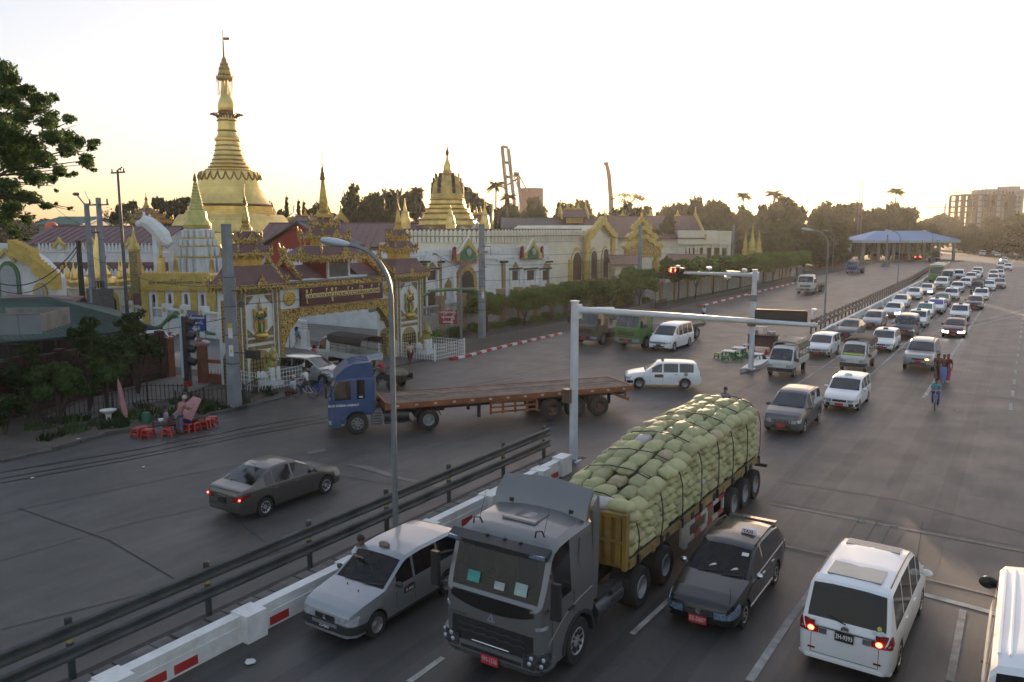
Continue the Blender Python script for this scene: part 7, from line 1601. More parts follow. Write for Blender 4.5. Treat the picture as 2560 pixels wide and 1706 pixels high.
F.rect('awning',1200,1250,661,668,.0,1.6,MAROON)
XC=-48.5;cream=thing('cream_hall','cream temple hall with gold gable and three tall arched windows','temple building');F=Fac(XC,cream)
y0,y1,y2=F.yz(1130,560)[0],F.yz(1346,560)[0],F.yz(1410,560)[0];zc=F.yz(1300,556)[1]
b=MB();b.box(XC-16,XC,y0,y1,0,zc);b.build('wall',WALLC,cream,smooth=0)
b=MB();balusters(b,[(XC-.1,y0,zc+.05),(XC-.1,y1,zc+.05)],1.45,.62,.72,True,.16);balusters(b,[(XC-12,y0,zc+.05),(XC-.1,y0,zc+.05)],1.45,.62,.72,True,.16);b.build('balustrade',WALLC,cream,smooth=0)
b=MB();b.box(XC-15.5,XC-.6,y0+.5,y1,zc+.02,zc+1.6);b.build('roof_terrace',MAROON,cream,smooth=0)
gz=F.yz(1378,545)[1];yg=(y1+y2)/2;zpk=F.yz(1378,518)[1]
b=MB();b.prism([(y1,0),(y2,0),(y2,gz),(yg,zpk),(y1,gz)],XC-13,XC+.6,ax='x');gw=b.build('gable_wall',WALLC,cream,smooth=0)
F.X=XC+.6
F.poly('gable_border',[(1343,552),(1343,540),(1352,532),(1378,497),(1402,530),(1412,536),(1411,548),(1402,545),(1378,516),(1352,550)],.0,.6,YGOLD,gw)
for px in(1347,1352,1360,1396,1404):F.poly('flame_finial',[(px-3,536-abs(px-1378)*.0),(px+3,536),(px,520+abs(px-1378)*.25)],.1,.5,YGOLD,gw)
F.rect('corner_column',1343,1352,548,660,.0,.3,YGOLD);F.rect('corner_column',1402,1409,548,650,.0,.3,YGOLD)
frame_arch(F,1356,1369,576,650,4,YGOLD,WOODD);frame_arch(F,1384,1395,572,645,3.5,YGOLD,WOODD);F.X=XC
frame_arch(F,1314,1333,580,655,6,YGOLD,WOODD)
for px in(1308,1339):F.rect('window_column',px-3,px+3,598,665,.0,.3,YGOLD)
F.rect('sill',1312,1336,653,656,.0,.8,WHITE_P)
def gable_roof(name,label,c,L_,W_,z0,zr,rz,mt,wallm,ends=None,finials=None,cat='temple building',ov=.8):
 """rectangular hall with a pitched roof; ridge along its local x"""
 o=thing(name,label,cat,(c[0],c[1],0),rz);b=MB();b.box(-L_/2,L_/2,-W_/2,W_/2,0,z0);b.build('wall',wallm,o,smooth=0)
 for sy in(-1,1):
  b=MB();b.loft([[(-L_/2-ov,sy*(W_/2+ov),z0-.3),(L_/2+ov,sy*(W_/2+ov),z0-.3),(L_/2+ov,0,zr),(-L_/2-ov,0,zr)],[(-L_/2-ov,sy*(W_/2+ov),z0-.16),(L_/2+ov,sy*(W_/2+ov),z0-.16),(L_/2+ov,0,zr+.15),(-L_/2-ov,0,zr+.15)]]);r=b.build('roof',mt,o,smooth=0)
  b=MB();n=int(L_/.9)
  for k in range(n):x=-L_/2+k*L_/n;b.tube((x,sy*(W_/2+ov),z0-.12),(x,0,zr+.18),.035,n=4,cap=False)
  b.build('roof_seams',mt,r)
 for sx in(-1,1):
  b=MB();b.prism([(-W_/2,z0-.05),(W_/2,z0-.05),(0,zr-.1)],sx*L_/2-.1,sx*L_/2+.05,ax='x');b.build('gable_wall',ends or wallm,o,smooth=0)
  if finials:b=MB();b.prism([(-W_/2-ov-.3,z0-.5),(-W_/2-ov-.3,z0+.4),(0,zr+.9),(W_/2+ov+.3,z0+.4),(W_/2+ov+.3,z0-.5),(0,zr-.2)],sx*(L_/2+ov)-.15,sx*(L_/2+ov)+.15,ax='x');b.prism([(-.35,zr+.5),(.35,zr+.5),(0,zr+2.0)],sx*(L_/2+ov)-.12,sx*(L_/2+ov)+.12,ax='x');b.build('gable_border',finials,o,smooth=0)
 b=MB();b.tube((-L_/2-ov,0,zr+.12),(L_/2+ov,0,zr+.12),.14,n=6);b.build('ridge',mt,o)
 if finials:
  n=max(3,int(L_/4.5))
  for k in range(n):
   x=-L_/2+(k+.5)*L_/n;b=MB();b.prism([(x-.9,zr+.15),(x+.9,zr+.15),(x+.25,zr+.6),(x,zr+1.5),(x-.25,zr+.6)],-.08,.08,ax='y');b.build('ridge_ornament',finials,o,smooth=0)
 return o
def place_gr(name,label,px0,px1,py_r,py_e,D,mt,wallm,W_=12,**kw):
 """hall seen side-on between two pixel columns at distance D, its ridge at row py_r and eave at row py_e"""
 a,d=A(px0,560,D),A(px1,560,D);c=(a+d)/2;u=(d-a);L_=Vector((u.x,u.y)).length;rz=math.atan2(u.y,u.x);n=Vector((-u.y,u.x,0)).normalized()*(W_/2)
 zr=zat((px0+px1)/2,py_r,c+n);ze=zat((px0+px1)/2,py_e,c)
 return gable_roof(name,label,(c.x+n.x,c.y+n.y),L_-1.6,W_,ze+.2,zr,rz,mt,wallm,**kw)
place_gr('long_hall','long hall with a maroon roof stretching behind the gate spires',575,1060,516,568,98,MAROON,WALLW,W_=16)
o=place_gr('red_gable_house','red gabled roof end with grey eaves left of the middle gate spire',640,740,512,565,88,M('grey_roof_edge',(.10,.10,.10),.7,var=.2),REDW,W_=10);o.rotation_euler.z+=rad(62)
place_gr('maroon_hall','far maroon-roofed hall behind the trees of the stupa terrace',660,770,500,515,130,MAROON,WALLW,W_=10,finials=YGOLD)
place_gr('brown_roof_hall','broad brown-roofed hall with gold flame finials along its ridge',1400,1618,499,548,150,M('dusty_brown_roof',(.16,.085,.07),.7,var=.12,dirt=(.2,.13,.1)),WALLC,W_=16,finials=YGOLD)
place_gr('brown_roof_hall','small raised brown roof with gold gable beside the cream hall gable',1290,1350,485,500,132,M('dusty_brown_roof',(.16,.085,.07)),YGOLD,W_=8,finials=YGOLD);place_gr('lower_roof','sloping maroon roof below the small raised brown roof',1262,1400,503,545,128,MAROON,WALLC,W_=12)
place_gr('grey_roof_house','white gabled house with a weathered grey roof behind the cream hall',1150,1275,504,525,125,M('weathered_grey_roof',(.12,.11,.10),.85,var=.3),WALLW,W_=10)
place_gr('gold_gable_house','maroon-roofed house with gold gable right of the square gold temple',1075,1130,498,525,118,MAROON,WALLC,W_=8,finials=YGOLD)
lh=place_gr('monastery_hall','long hall with a deep maroon ribbed roof behind the utility poles',50,372,523,562,100,MAROON,WALLW,W_=14)
def wall_run(o,px0,px1,D,py0,py1,mt,th=.5,name='wall'):
 a,d=A(px0,560,D),A(px1,560,D);u=d-a;L_=Vector((u.x,u.y)).length;z0,z1=zat((px0+px1)/2,py1,(a+d)/2),zat((px0+px1)/2,py0,(a+d)/2);b=MB();b.T=Matrix.Translation((a.x,a.y,0))@Matrix.Rotation(math.atan2(u.y,u.x),4,'Z');b.box(0,L_,0,th,z0,z1);return b.build(name,mt,o,smooth=0)
def bal_run(o,px0,px1,D,py0,py1,step,mt,wd=.62):
 a,d=A(px0,560,D),A(px1,560,D);z0,z1=zat((px0+px1)/2,py1,(a+d)/2),zat((px0+px1)/2,py0,(a+d)/2);b=MB();balusters(b,[(a.x,a.y,z0),(d.x,d.y,z0)],z1-z0,step,wd,False,.15);return b.build('balustrade',mt,o,smooth=0)
gal=thing('gallery','white two-level gallery with pointed balusters in front of the deep maroon roof','temple building')
wall_run(gal,85,372,94,580,604,WALLW,3);bal_run(gal,85,372,94,559,580,.42,WALLW,.5);wall_run(gal,85,372,92,604,624,MAROON,1.4,'roof');bal_run(gal,130,365,88,617,632,.42,WALLW,.5);wall_run(gal,120,420,88.5,632,720,WALLW,2)
for px in(137,300,373,212):
 g_=A(px,560,93.5);zz=zat(px,572,g_);u=RT;b=MB();b.T=Matrix.Translation((g_.x,g_.y,zz))@Matrix.Rotation(YAW,4,'Z');b.prism([(-.62,0),(-.75,.6),(-.35,.75),(0,1.35),(.35,.75),(.75,.6),(.62,0),(.4,0),(.35,.35),(0,.7),(-.35,.35),(-.4,0)],-.3,.1,ax='y');b.build('dormer_gable',YGOLD,gal,smooth=0);b=MB();b.T=Matrix.Translation((g_.x,g_.y,zz))@Matrix.Rotation(YAW,4,'Z');b.prism([(-.38,0),(-.33,.34),(0,.68),(.33,.34),(.38,0)],-.1,.05,ax='y');b.build('dormer_wall',WALLW,gal,smooth=0)
def stupa(name,label,px,py,D,prof,mt,n=28,cat='stupa',extra=None):
 """prof: (half width, row) pairs in photograph pixels at distance D"""
 base=A(px,py,D);s=Vector((base.x,base.y)).length;o=thing(name,label,cat,(base.x,base.y,0));k=D/1838*1.0
 return o,base,(lambda y:zat(px,y,base)),k
o,c0,Z,k=stupa('golden_stupa','tall golden bell-shaped stupa with ringed spire rising over the temple',535,560,120,None,None);big=o
GLEAF=M('gold_leaf',(.82,.58,.19),.28,.75,var=.16,scale=.6,dirt=(.26,.17,.05),dirt_amt=.35,bump=.12,bscale=3)
def seg(nm,prof,mt=GLEAF,n=32,sq=0,rot=0,sm=30):b=MB();b.lathe([(hw*k,Z(y))for hw,y in prof],n=n,sq=sq,rot=rot);return b.build(nm,mt,o,smooth=sm)
seg('hti_vane',[(1.2,98),(.8,75),(.3,70)]);seg('hti_staff',[(2,135),(1.2,98)],MATS['dull_bronze'])
b=MB();b.box(0,.9,-.03,.03,Z(94),Z(88));b.prism([(.2,Z(92)),(1.0,Z(88)),(.9,Z(95))],-.04,.04,ax='y');b.build('vane_flag',MATS['dull_bronze'],o,rz=YAW)
seg('umbrella',[(17,186),(18.5,183),(18,178),(13.5,176),(15,173),(12,163),(13,161),(9,152),(10,150),(5,142),(6,140),(2.5,133)],M('umbrella_gold',(.45,.3,.1),.4,.6,var=.4,scale=2),20)
b=MB()
for q in range(16):
 a=2*math.pi*q/16;r_=17.5*k
 for j in range(7):z=Z(187+j*5.2);b.ball((math.cos(a)*r_*(1-.01*j),math.sin(a)*r_*(1-.01*j),z),(.07,.07,.13),5,4)
 b.tube((math.cos(a)*r_*1.02,math.sin(a)*r_*1.02,Z(183)),(math.cos(a)*r_*1.1,math.sin(a)*r_*1.1,Z(174)),.05,.01,4)
b.build('hanging_bells',MATS['dull_bronze'],o)
seg('banana_bud',[(7,186),(8,196),(11,222),(15,232),(18,242),(18.5,250),(17,258)]);seg('bud_base',[(18,256),(17,264),(16.5,268)],M('copper_band',(.22,.11,.04),.4,.7,var=.2))
b=MB()
for q in range(20):
 a=2*math.pi*q/20;pts=[(18,274),(23,268),(30,264),(35,264.5),(36,267)]
 b.path([(math.cos(a)*w_*k,math.sin(a)*w_*k,Z(y))for w_,y in pts],[.12,.1,.09,.07,.03],5)
b.build('lotus_petals',MATS['copper_band'],o)
seg('lotus_bands',[(19,268),(20,276),(23,279),(20,281),(21,300),(22.5,301),(20.5,305),(21.5,310),(24,316),(29,320),(29,324),(25.5,327)])
rings=[]
for y0,y1,a,d in((327,338,25.5,28),(338,349,27,30),(349,360,29,32.5),(360,370,31.5,36),(370,379,35,40),(379,387,39,45),(387,394,44,52)):
 rings+=[(a,y0),(d*.97,y1-3.5),(d+1,y1-2),(d+.5,y1-.5),(d-1.5,y1)]
seg('spire_rings',rings)
seg('bell',[(50,394),(61,395.5),(65,399),(67.5,408),(69,420),(71.5,431),(72,432),(72.2,433.5),(74,445),(78,455),(84,465),(89,470)])
seg('bell_rim',[(89,470),(90.5,472),(89,475)],MATS['copper_band'])
b=MB()
for q in range(24):
 a0=2*math.pi*q/24
 prev=None
 for j in range(9):
  t=j/8;y=397+19*(1-(2*t-1)**2)**1.0;a=a0+2*math.pi/24*t;rr=lerp_t([(395,61.5),(399,65.8),(408,68.2),(420,69.8)],y)*k;p=(math.cos(a)*rr,math.sin(a)*rr,Z(y))
  if prev:b.tube(prev,p,.10,n=4,cap=False)
  prev=p
b.build('bell_garland',M('garland_gold',(.3,.18,.06),.45,.6,var=.2),o)
seg('octagonal_terrace',[(90,475),(93,476),(93,484),(97,485),(97,489),(100,490),(100,494),(104,495)],n=16,sm=20)
TERRW=[]
for y0,y1,w0_,w1_ in((494,500,101,105),(500,506,106,109),(506,531,110,120)):TERRW+=[(w0_,y0),(w1_,y1-1.5),(w1_+1.5,y1)]
seg('square_terrace',TERRW,n=16,sq=1.12,rot=rad(12),sm=20)
seg('lower_terrace',[(121,531),(123,533),(121,535),(124,556),(126,560),(130,575),(140,620),(142,660)],n=16,sq=1.12,rot=rad(12),sm=20)
o,c0,Z,k=stupa('small_stupa','small greenish-gold stupa on a white columned base left of the great stupa',456,560,88,None,None)
GG=M('greenish_gold',(.5,.46,.14),.42,.4,var=.18,scale=1.5,dirt=(.2,.16,.05))
seg('finial',[(1.2,402),(2,400),(5,413),(5.5,416),(3,417),(2.5,408),(.7,398),(.4,368)],MATS['dull_bronze'],10)
pr=[(3.0,417)]
for q in range(9):y=420+q*7;w_=4+q*1.35;pr+=[(w_,y),(w_+1.6,y+4.5),(w_+.6,y+6)]
pr+=[(17,484),(21,487),(21.5,495),(22.5,503),(26,509),(29.5,514),(30,518),(28,520)]
seg('bell',pr,GG,24);seg('bell_rim',[(28,519),(31,521),(30,525),(27,526)],YGOLD,24)
for q,(y0,y1,w_)in enumerate(((526,548,32),(548,566,37),(566,590,42),(590,640,46))):
 seg('base_tier',[(w_*.82,y0),(w_*.82,y1)],WALLW,16,1.15,rad(20),20);seg('tier_rail',[(w_*.95,y1-3),(w_,y1-2),(w_,y1),(w_*.9,y1+.5)],YGOLD,16,1.15,rad(20),20)
 for j in range(16):a=2*math.pi*j/16+.1;b=MB();b.box(math.cos(a)*w_*k*.97-.16,math.cos(a)*w_*k*.97+.16,math.sin(a)*w_*k*.97-.16,math.sin(a)*w_*k*.97+.16,Z(y1-2),Z(y0+3));b.build('tier_column',WALLW,o,smooth=0)
o,c0,Z,k=stupa('square_temple','square golden temple tower with tiered base and corner spires',1030,560,108,None,None,cat='temple')
rq=rad(0)+YAW
seg('finial',[(1.0,360),(3,357),(4.5,352),(2,344),(.8,336),(.4,318)],MATS['dull_bronze'],10);seg('spire',[(9.5,397),(11,394),(9,391),(9.5,385),(6.5,376),(4,370),(2,358)],GLEAF,16)
TW_=M('banded_gold',(.72,.51,.17),.34,.7,var=.25,scale=1.2,dirt=(.2,.13,.05),bump=.3,bscale=6)
prof=[(15,398),(18,400),(14,402)]
for q in range(14):
 t=q/13;y=403+t*53;w_=lerp_t([(0,17),(.12,24),(.3,30),(.55,34),(1,36)],t);prof+=[(w_,y),(w_*1.015,y+2.6),(w_*.97,y+3.4)]
seg('tower',prof,TW_,32,1.16,rq,25)
for sx in range(4):
 a=rq+sx*math.pi/2;d=Vector((math.cos(a),math.sin(a),0));n_=Vector((-d.y,d.x,0))
 for j,y in enumerate((412,422,433,446)):
  for off in(-18+j*-1.0,18+j*1.0):
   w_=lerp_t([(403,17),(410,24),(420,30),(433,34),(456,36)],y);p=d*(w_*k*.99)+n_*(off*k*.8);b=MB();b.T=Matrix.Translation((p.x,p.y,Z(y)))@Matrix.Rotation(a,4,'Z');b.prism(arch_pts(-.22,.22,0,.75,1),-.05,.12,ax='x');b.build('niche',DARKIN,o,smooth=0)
 b=MB();w_=36;
 for off in(-7,0,7):p0,p1=d*(w_*k*1.02)+n_*(off*k),d*(17*k)+n_*(off*.5*k);b.path([(p0.x,p0.y,Z(456)),(d.x*35*k+n_.x*off*k,d.y*35*k+n_.y*off*k,Z(435)),(d.x*31*k+n_.x*off*.9*k,d.y*31*k+n_.y*off*.9*k,Z(420)),(p1.x,p1.y,Z(404))],.12,5)
 b.build('tower_rib',TW_,o)
prof=[(38,457),(41,459),(37,462),(38,468),(44,470),(40,473),(41,478),(52,480),(48,483),(49,488),(58,490),(54,494),(56,502),(66,504),(62,508),(64,516),(70,518),(68,524),(72,560),(72,640)]
seg('tiered_base',prof,TW_,32,1.2,rq,25)
seg('white_storey',[(82,541),(84,543),(84,600),(84,660)],WALLW,4,0,rq,10)
def spirelet(name,label,px,py_b,py_t,D,w_,mt=GLEAF,box=True):
 g_=A(px,560,D);kk_=D/1838;Zz=lambda y:zat(px,y,g_);h=py_b-py_t;oo=thing(name,label,'spire',(g_.x,g_.y,0));b=MB()
 b.lathe([(w_*1.15*kk_,Zz(py_b+40)),(w_*1.15*kk_,Zz(py_b)),(w_*.75*kk_,Zz(py_b-h*.42)),(w_*.85*kk_,Zz(py_b-h*.44)),(w_*.4*kk_,Zz(py_b-h*.47))],n=8,sq=1.2,rot=YAW);b.build('body',TW_,oo);b=MB();b.lathe([(w_*.5*kk_,Zz(py_b-h*.47)),(w_*.4*kk_,Zz(py_b-h*.6)),(w_*.18*kk_,Zz(py_b-h*.75)),(w_*.2*kk_,Zz(py_b-h*.78)),(w_*.04*kk_,Zz(py_t))],n=10);b.build('finial',mt,oo);return oo
for px,pb,pt,dd,lb in((932,512,455,104,'gold corner spire left of the square temple'),(1036,516,470,98,'gold corner spire in front of the square temple'),(1114,518,463,104,'gold corner spire right of the square temple')):spirelet('corner_spire',lb,px,pb,pt,dd,10)
def gable_front(px0,px1,py0,py1,D,label):
 g_=A((px0+px1)/2,560,D);kk_=D/1838;Zz=lambda y:zat((px0+px1)/2,y,g_);hw=(px1-px0)/2*kk_;oo=thing('gilded_gable',label,'gable',(g_.x,g_.y,0),YAW);b=MB();b.prism([(-hw,Zz(py1)),(hw,Zz(py1)),(hw,Zz(py1)+.6),(0,Zz(py0)+.6),(-hw,Zz(py1)+.6)],0,3,ax='y');b.prism([(-hw*.9,0),(hw*.9,0),(hw*.9,Zz(py1)),(-hw*.9,Zz(py1))],.1,3,ax='y');b.build('gable_wall',WALLW,oo,smooth=0)
 b=MB();n=7;L_=[]
 for q in range(n+1):
  t=q/n;L_.append((-hw*1.15*(1-t),Zz(py1)+(Zz(py0)-Zz(py1))*t**1.3+(.35 if q%2 else 0)))
 L_=L_+[(0,Zz(py0)+1.0)]+[(-x,z)for x,z in L_[::-1]];inn=[(x*.72,z-.75)for x,z in L_[::-1]]
 for i in range(len(L_)-1):b.prism([L_[i],L_[i+1],inn[len(L_)-2-i],inn[len(L_)-1-i]],-.25,.2,ax='y')
 b.build('gable_border',YGOLD,oo,smooth=0);return oo
gable_front(1018,1082,0+538,570,90,'x')if False else None
gable_front(1024,1100,531,572,101,'gilded white gable at the right front of the square temple');gable_front(1062,1130,520,558,104,'gilded white gable under the right corner spire');gable_front(968,1010,533,570,102,'gilded white gable at the left front of the square temple')
og=thing('gold_shrine_gate','tiered gold shrine gate with flame gables behind the second hedge','gateway');g_=A(1476,600,118);og.location=(g_.x,g_.y,0);og.rotation_euler=(0,0,YAW+.2);Zz=lambda y:zat(1476,y,g_);kk_=118/1838
for x in(-2.2,2.2):b=MB();b.box(x-.5,x+.5,-.5,.5,0,Zz(600));b.build('pier',GOLD,og);b=MB();b.lathe([(.5,Zz(600)),(.35,Zz(590)),(.1,Zz(575)),(.02,Zz(560))],(x,0,0),8);b.build('pier_finial',YGOLD,og)
b=MB();b.box(-2.7,2.7,-.6,.6,Zz(592),Zz(566));b.build('lintel',GOLDO,og,smooth=0)
for q,(w_,y0,y1)in enumerate(((3.1,566,540),(2.4,545,520),(1.6,524,500))):
 b=MB();n=6;L_=[]
 for j in range(n+1):t=j/n;L_.append((-w_*(1-t),Zz(y0)+(Zz(y1)-Zz(y0))*t+(.3 if j%2 else 0)))
 L_=L_+[(0,Zz(y1)+.7)]+[(-x,z)for x,z in L_[::-1]]
 for i in range(len(L_)-1):b.prism([L_[i],L_[i+1],(L_[i+1][0]*.8,L_[i+1][1]-.6),(L_[i][0]*.8,L_[i][1]-.6)],-.8+q*.5,1.2,ax='y')
 b.build('flame_gable',YGOLD,og,smooth=0);b=MB();b.prism([(-w_*.85,Zz(y0)-.4),(w_*.85,Zz(y0)-.4),(0,Zz(y1)-.4)],-.4+q*.5,1.1,ax='y');b.build('gable_panel',GOLDO,og,smooth=0)
cb=thing('cream_block','plain cream two-storey building with a deep blank parapet','building');g0,g1=A(1556,570,150),A(1680,570,150);u=g1-g0;cb.location=(g0.x,g0.y,0);cb.rotation_euler=(0,0,math.atan2(u.y,u.x));L_=Vector((u.x,u.y)).length;Zz=lambda y:zat(1618,y,(g0+g1)/2)
b=MB();b.box(0,L_,.2,9,0,Zz(562));b.box(0,L_*.72,-.5,9.2,Zz(562),Zz(530));b.box(L_*.72+.01,L_,.0,9.2,Zz(562)-.01,Zz(531));b.build('wall',WALLC,cb,smooth=0)
for q in range(6):x=1.6+q*(L_-2)/6;w_=MB();w_.box(x,x+.9,.1,.19,Zz(595),Zz(570));w_.build('window',WOODD,cb,smooth=0)
for q in range(7):x=.4+q*(L_-.8)/6;w_=MB();w_.box(x-.2,x+.2,-.2,.18,0,Zz(562)-.02);w_.build('column',WALLC,cb,smooth=0)
b=MB()
for q in range(9):x=q*L_/9;b.tube((x,0,Zz(530)),(x,0,Zz(522)),.03,n=4)
b.tube((0,0,Zz(522)),(L_,0,Zz(522)),.03,n=4);b.build('roof_rail',GALV,cb)
oo=thing('small_gold_shrine','small gold shrine with three spires among the roadside trees','shrine');g_=A(1727,600,165);oo.location=(g_.x,g_.y,0);Zz=lambda y:zat(1727,y,g_);kk_=165/1838
b=MB();b.box(-1.7,1.7,-1.5,1.5,0,Zz(582));b.build('body',YGOLD,oo)
for x,yt,w_ in((-1.4,528,.5),(0,512,.8),(1.4,528,.5)):b=MB();b.lathe([(w_*1.2,Zz(582)),(w_*1.3,Zz(575)),(w_*.8,Zz(570)),(w_*.9,Zz(560)),(w_*.35,Zz(546)),(.03,Zz(yt))],(x,0,0),10);b.build('spire',YGOLD,oo)
oc=thing('octagonal_shrine','white octagonal shrine with pointed gold arches and gilded stupas on its roof','shrine');g_=A(228,640,74);oc.location=(g_.x,g_.y,0);Zz=lambda y:zat(228,y,g_);kk_=74/1838;R_=76*kk_
b=MB();b.lathe([(R_,0),(R_,Zz(662)),(R_*1.06,Zz(660)),(R_*1.06,Zz(656)),(R_*.7,Zz(655))],n=8,rot=YAW);b.build('wall',WALLC,oc,smooth=15)
for j in range(8):
 a=YAW+2*math.pi*j/8+math.pi/8*2;ap=R_*math.cos(math.pi/8);b=MB();b.T=Matrix.Rotation(a,4,'Z')@Matrix.Translation((ap,0,0));b.prism(arch_pts(-.62,.62,Zz(735),Zz(664),1.2),.0,.12,ax='x');s_=b.build('arch_surround',YGOLD,oc,smooth=0);b=MB();b.T=Matrix.Rotation(a,4,'Z')@Matrix.Translation((ap,0,0));b.prism(arch_pts(-.36,.36,Zz(735),Zz(678),.8),.121,.15,ax='x');b.build('arch_opening',DARKIN,s_,smooth=0)
b=MB();b.lathe([(R_*.75,Zz(655)),(R_*.75,Zz(648)),(R_*.55,Zz(646)),(R_*.5,Zz(638)),(R_*.34,Zz(636)),(R_*.36,Zz(630)),(R_*.25,Zz(618)),(R_*.22,Zz(604)),(R_*.12,Zz(590)),(R_*.1,Zz(570)),(R_*.03,Zz(545)),(.02,Zz(525))],n=20);b.build('roof_stupa',GLEAF,oc)
for j in range(8):a=YAW+2*math.pi*(j+.5)/8;b=MB();b.lathe([(.42,Zz(655)),(.45,Zz(645)),(.3,Zz(640)),(.34,Zz(634)),(.16,Zz(622)),(.06,Zz(608)),(.01,Zz(592))],(math.cos(a)*R_*.85,math.sin(a)*R_*.85,0),12);b.build('roof_spirelet',GLEAF,oc)
g_=A(314,660,72);Zz=lambda y:zat(314,y,g_);kk_=72/1838;oo=thing('gold_pillar','gold mosaic pillar topped by a small bell stupa beside the tall thin pole','pillar',(g_.x,g_.y,0));b=MB();b.box(-9*kk_,9*kk_,-9*kk_,9*kk_,0,Zz(578));b.build('shaft',GOLDF,oo,rz=YAW);b=MB();b.lathe([(12*kk_,Zz(578)),(13*kk_,Zz(572)),(10*kk_,Zz(570)),(9*kk_,Zz(562)),(5.5*kk_,Zz(550)),(2.6*kk_,Zz(536)),(.4*kk_,Zz(518))],n=16);b.build('bell_finial',YGOLD,oo)
for px,pt in((401,560),(484,562),(368,545),(308,600),(322,596)):spirelet('gold_spirelet',{401:'slim gold spire right of the golden hall roof',484:'slim gold spire between the golden hall and the gate',368:'gold bell spire rising above the golden hall',308:'short gold spire left of the gold pillar',322:'short gold spire right of the gold pillar'}[px],px,626,pt,76,9 if px==368 else 5,YGOLD)
gh=thing('golden_hall','open golden hall with white arches and a lettered parapet beside the gate','temple building');a_,d_=A(332,660,70),A(482,660,70);u=d_-a_;gh.location=(a_.x,a_.y,0);gh.rotation_euler=(0,0,math.atan2(u.y,u.x));L_=Vector((u.x,u.y)).length;Zz=lambda y:zat(405,y,(a_+d_)/2)
b=MB();b.box(-.2,L_+.2,-.3,5,Zz(668),Zz(634));ph=b.build('parapet',YGOLD,gh,smooth=0);b=MB()
for q in range(26):x=q*L_/25;b.prism([(x-.16,Zz(634)),(x+.16,Zz(634)),(x,Zz(624))],-.3,-.1,ax='y')
for q in range(34):x=q*L_/33;b.prism([(x-.1,Zz(664)),(x+.1,Zz(664)),(x,Zz(658))],-.36,-.301,ax='y')
b.build('parapet_crest',YGOLD,ph,smooth=0)
for s_,x,t in((.42,L_*.5,'မဟာသီရိမင်္ဂလာ'),(.3,L_*.14,'ဗုဒ္ဓ'),(.3,L_*.86,'ဓမ္မ')):
 me=text_mesh(t,s_,.01);me.materials.append(WOODD);put('lettering',me,ph,(x,-.33,Zz(649))).rotation_euler=(rad(90),0,0)
for q in range(5):
 x=q*L_/4;b=MB();b.box(x-.3,x+.3,-.1,.5,0,Zz(668));b.build('gold_column',YGOLD,gh,smooth=0)
 if q<4:
  b=MB();x0,x1=x+.31,x+L_/4-.31;ap=arch_pts(x0+.25,x1-.25,0,Zz(676),.7);
  b.prism([(x0,0),(x0,Zz(668)-.02),((x0+x1)/2,Zz(668)-.02)]+[p for p in ap[len(ap)//2::-1]],0,.3,ax='y');b.prism([(x1,0),(x1,Zz(668)-.02),((x0+x1)/2,Zz(668)-.02)]+[p for p in ap[len(ap)//2:]],0,.3,ax='y');b.build('white_arch',WALLW,gh,smooth=0)
b=MB();b.box(0,L_,3,3.2,0,Zz(668));b.build('back_wall',WALLC,gh,smooth=0)
b=MB();b.box(-1.2,0,.3,5,Zz(700),Zz(676));b.build('side_roof',MAROON,gh)
dw=thing('lane_wall','white temple lane wall with square piers and gold roundels','wall');YW=41.6
def PYL(px,py,Y):d=ray(px,py);t=Y/d.y;return Vector((d.x*t,Y,CAM_H+d.z*t))
x0,x1=PYL(130,700,YW).x,-45.0;nS=14;sp_=(x1-x0)/nS
for q in range(nS):
 xa=x0+q*sp_;gate_gap=8<=q<9
 b=MB();b.box(xa-.35,xa+.35,YW-.1,YW+.5,0,2.6);p=b.build('pier',WALLW,dw,smooth=0);b=MB();b.T=Matrix.Translation((xa,YW-.1,2.1))@Matrix.Rotation(rad(90),4,'X');b.lathe([(.2,0),(.22,.03),(.02,.05)],n=12);b.build('gold_roundel',YGOLD,p)
 if gate_gap:b=MB();b.box(xa+.36,xa+sp_-.36,YW+.1,YW+.2,.05,2.2);b.build('steel_door',GALV,dw,smooth=0);continue
 b=MB();b.box(xa+.36,xa+sp_-.36,YW,YW+.35,0,1.4);b.box(xa+.36,xa+sp_-.36,YW,YW+.35,2.05,2.2);b.build('panel',WALLW,dw,smooth=0)
 b=MB()
 for j in range(4):b.box(xa+.36,xa+sp_-.36,YW+.1,YW+.2,1.48+j*.14,1.56+j*.14)
 b.build('louvre',WALLW,dw,smooth=0)
dr=thing('dragon_statue','long green dragon body waving along the top of the lane wall','statue');pts=[PYL(px,py,YW+.1)for px,py in((134,726),(150,733),(165,726),(180,730),(205,742),(230,738),(255,744),(285,742),(310,748),(335,755),(355,758),(375,750),(392,730),(405,722),(415,728),(428,750),(445,762),(465,760),(480,765),(498,768))]
b=MB();b.path(pts,[.27]*14+[.26,.25,.24,.22,.2,.15],9);b.build('body',NAGA,dr)
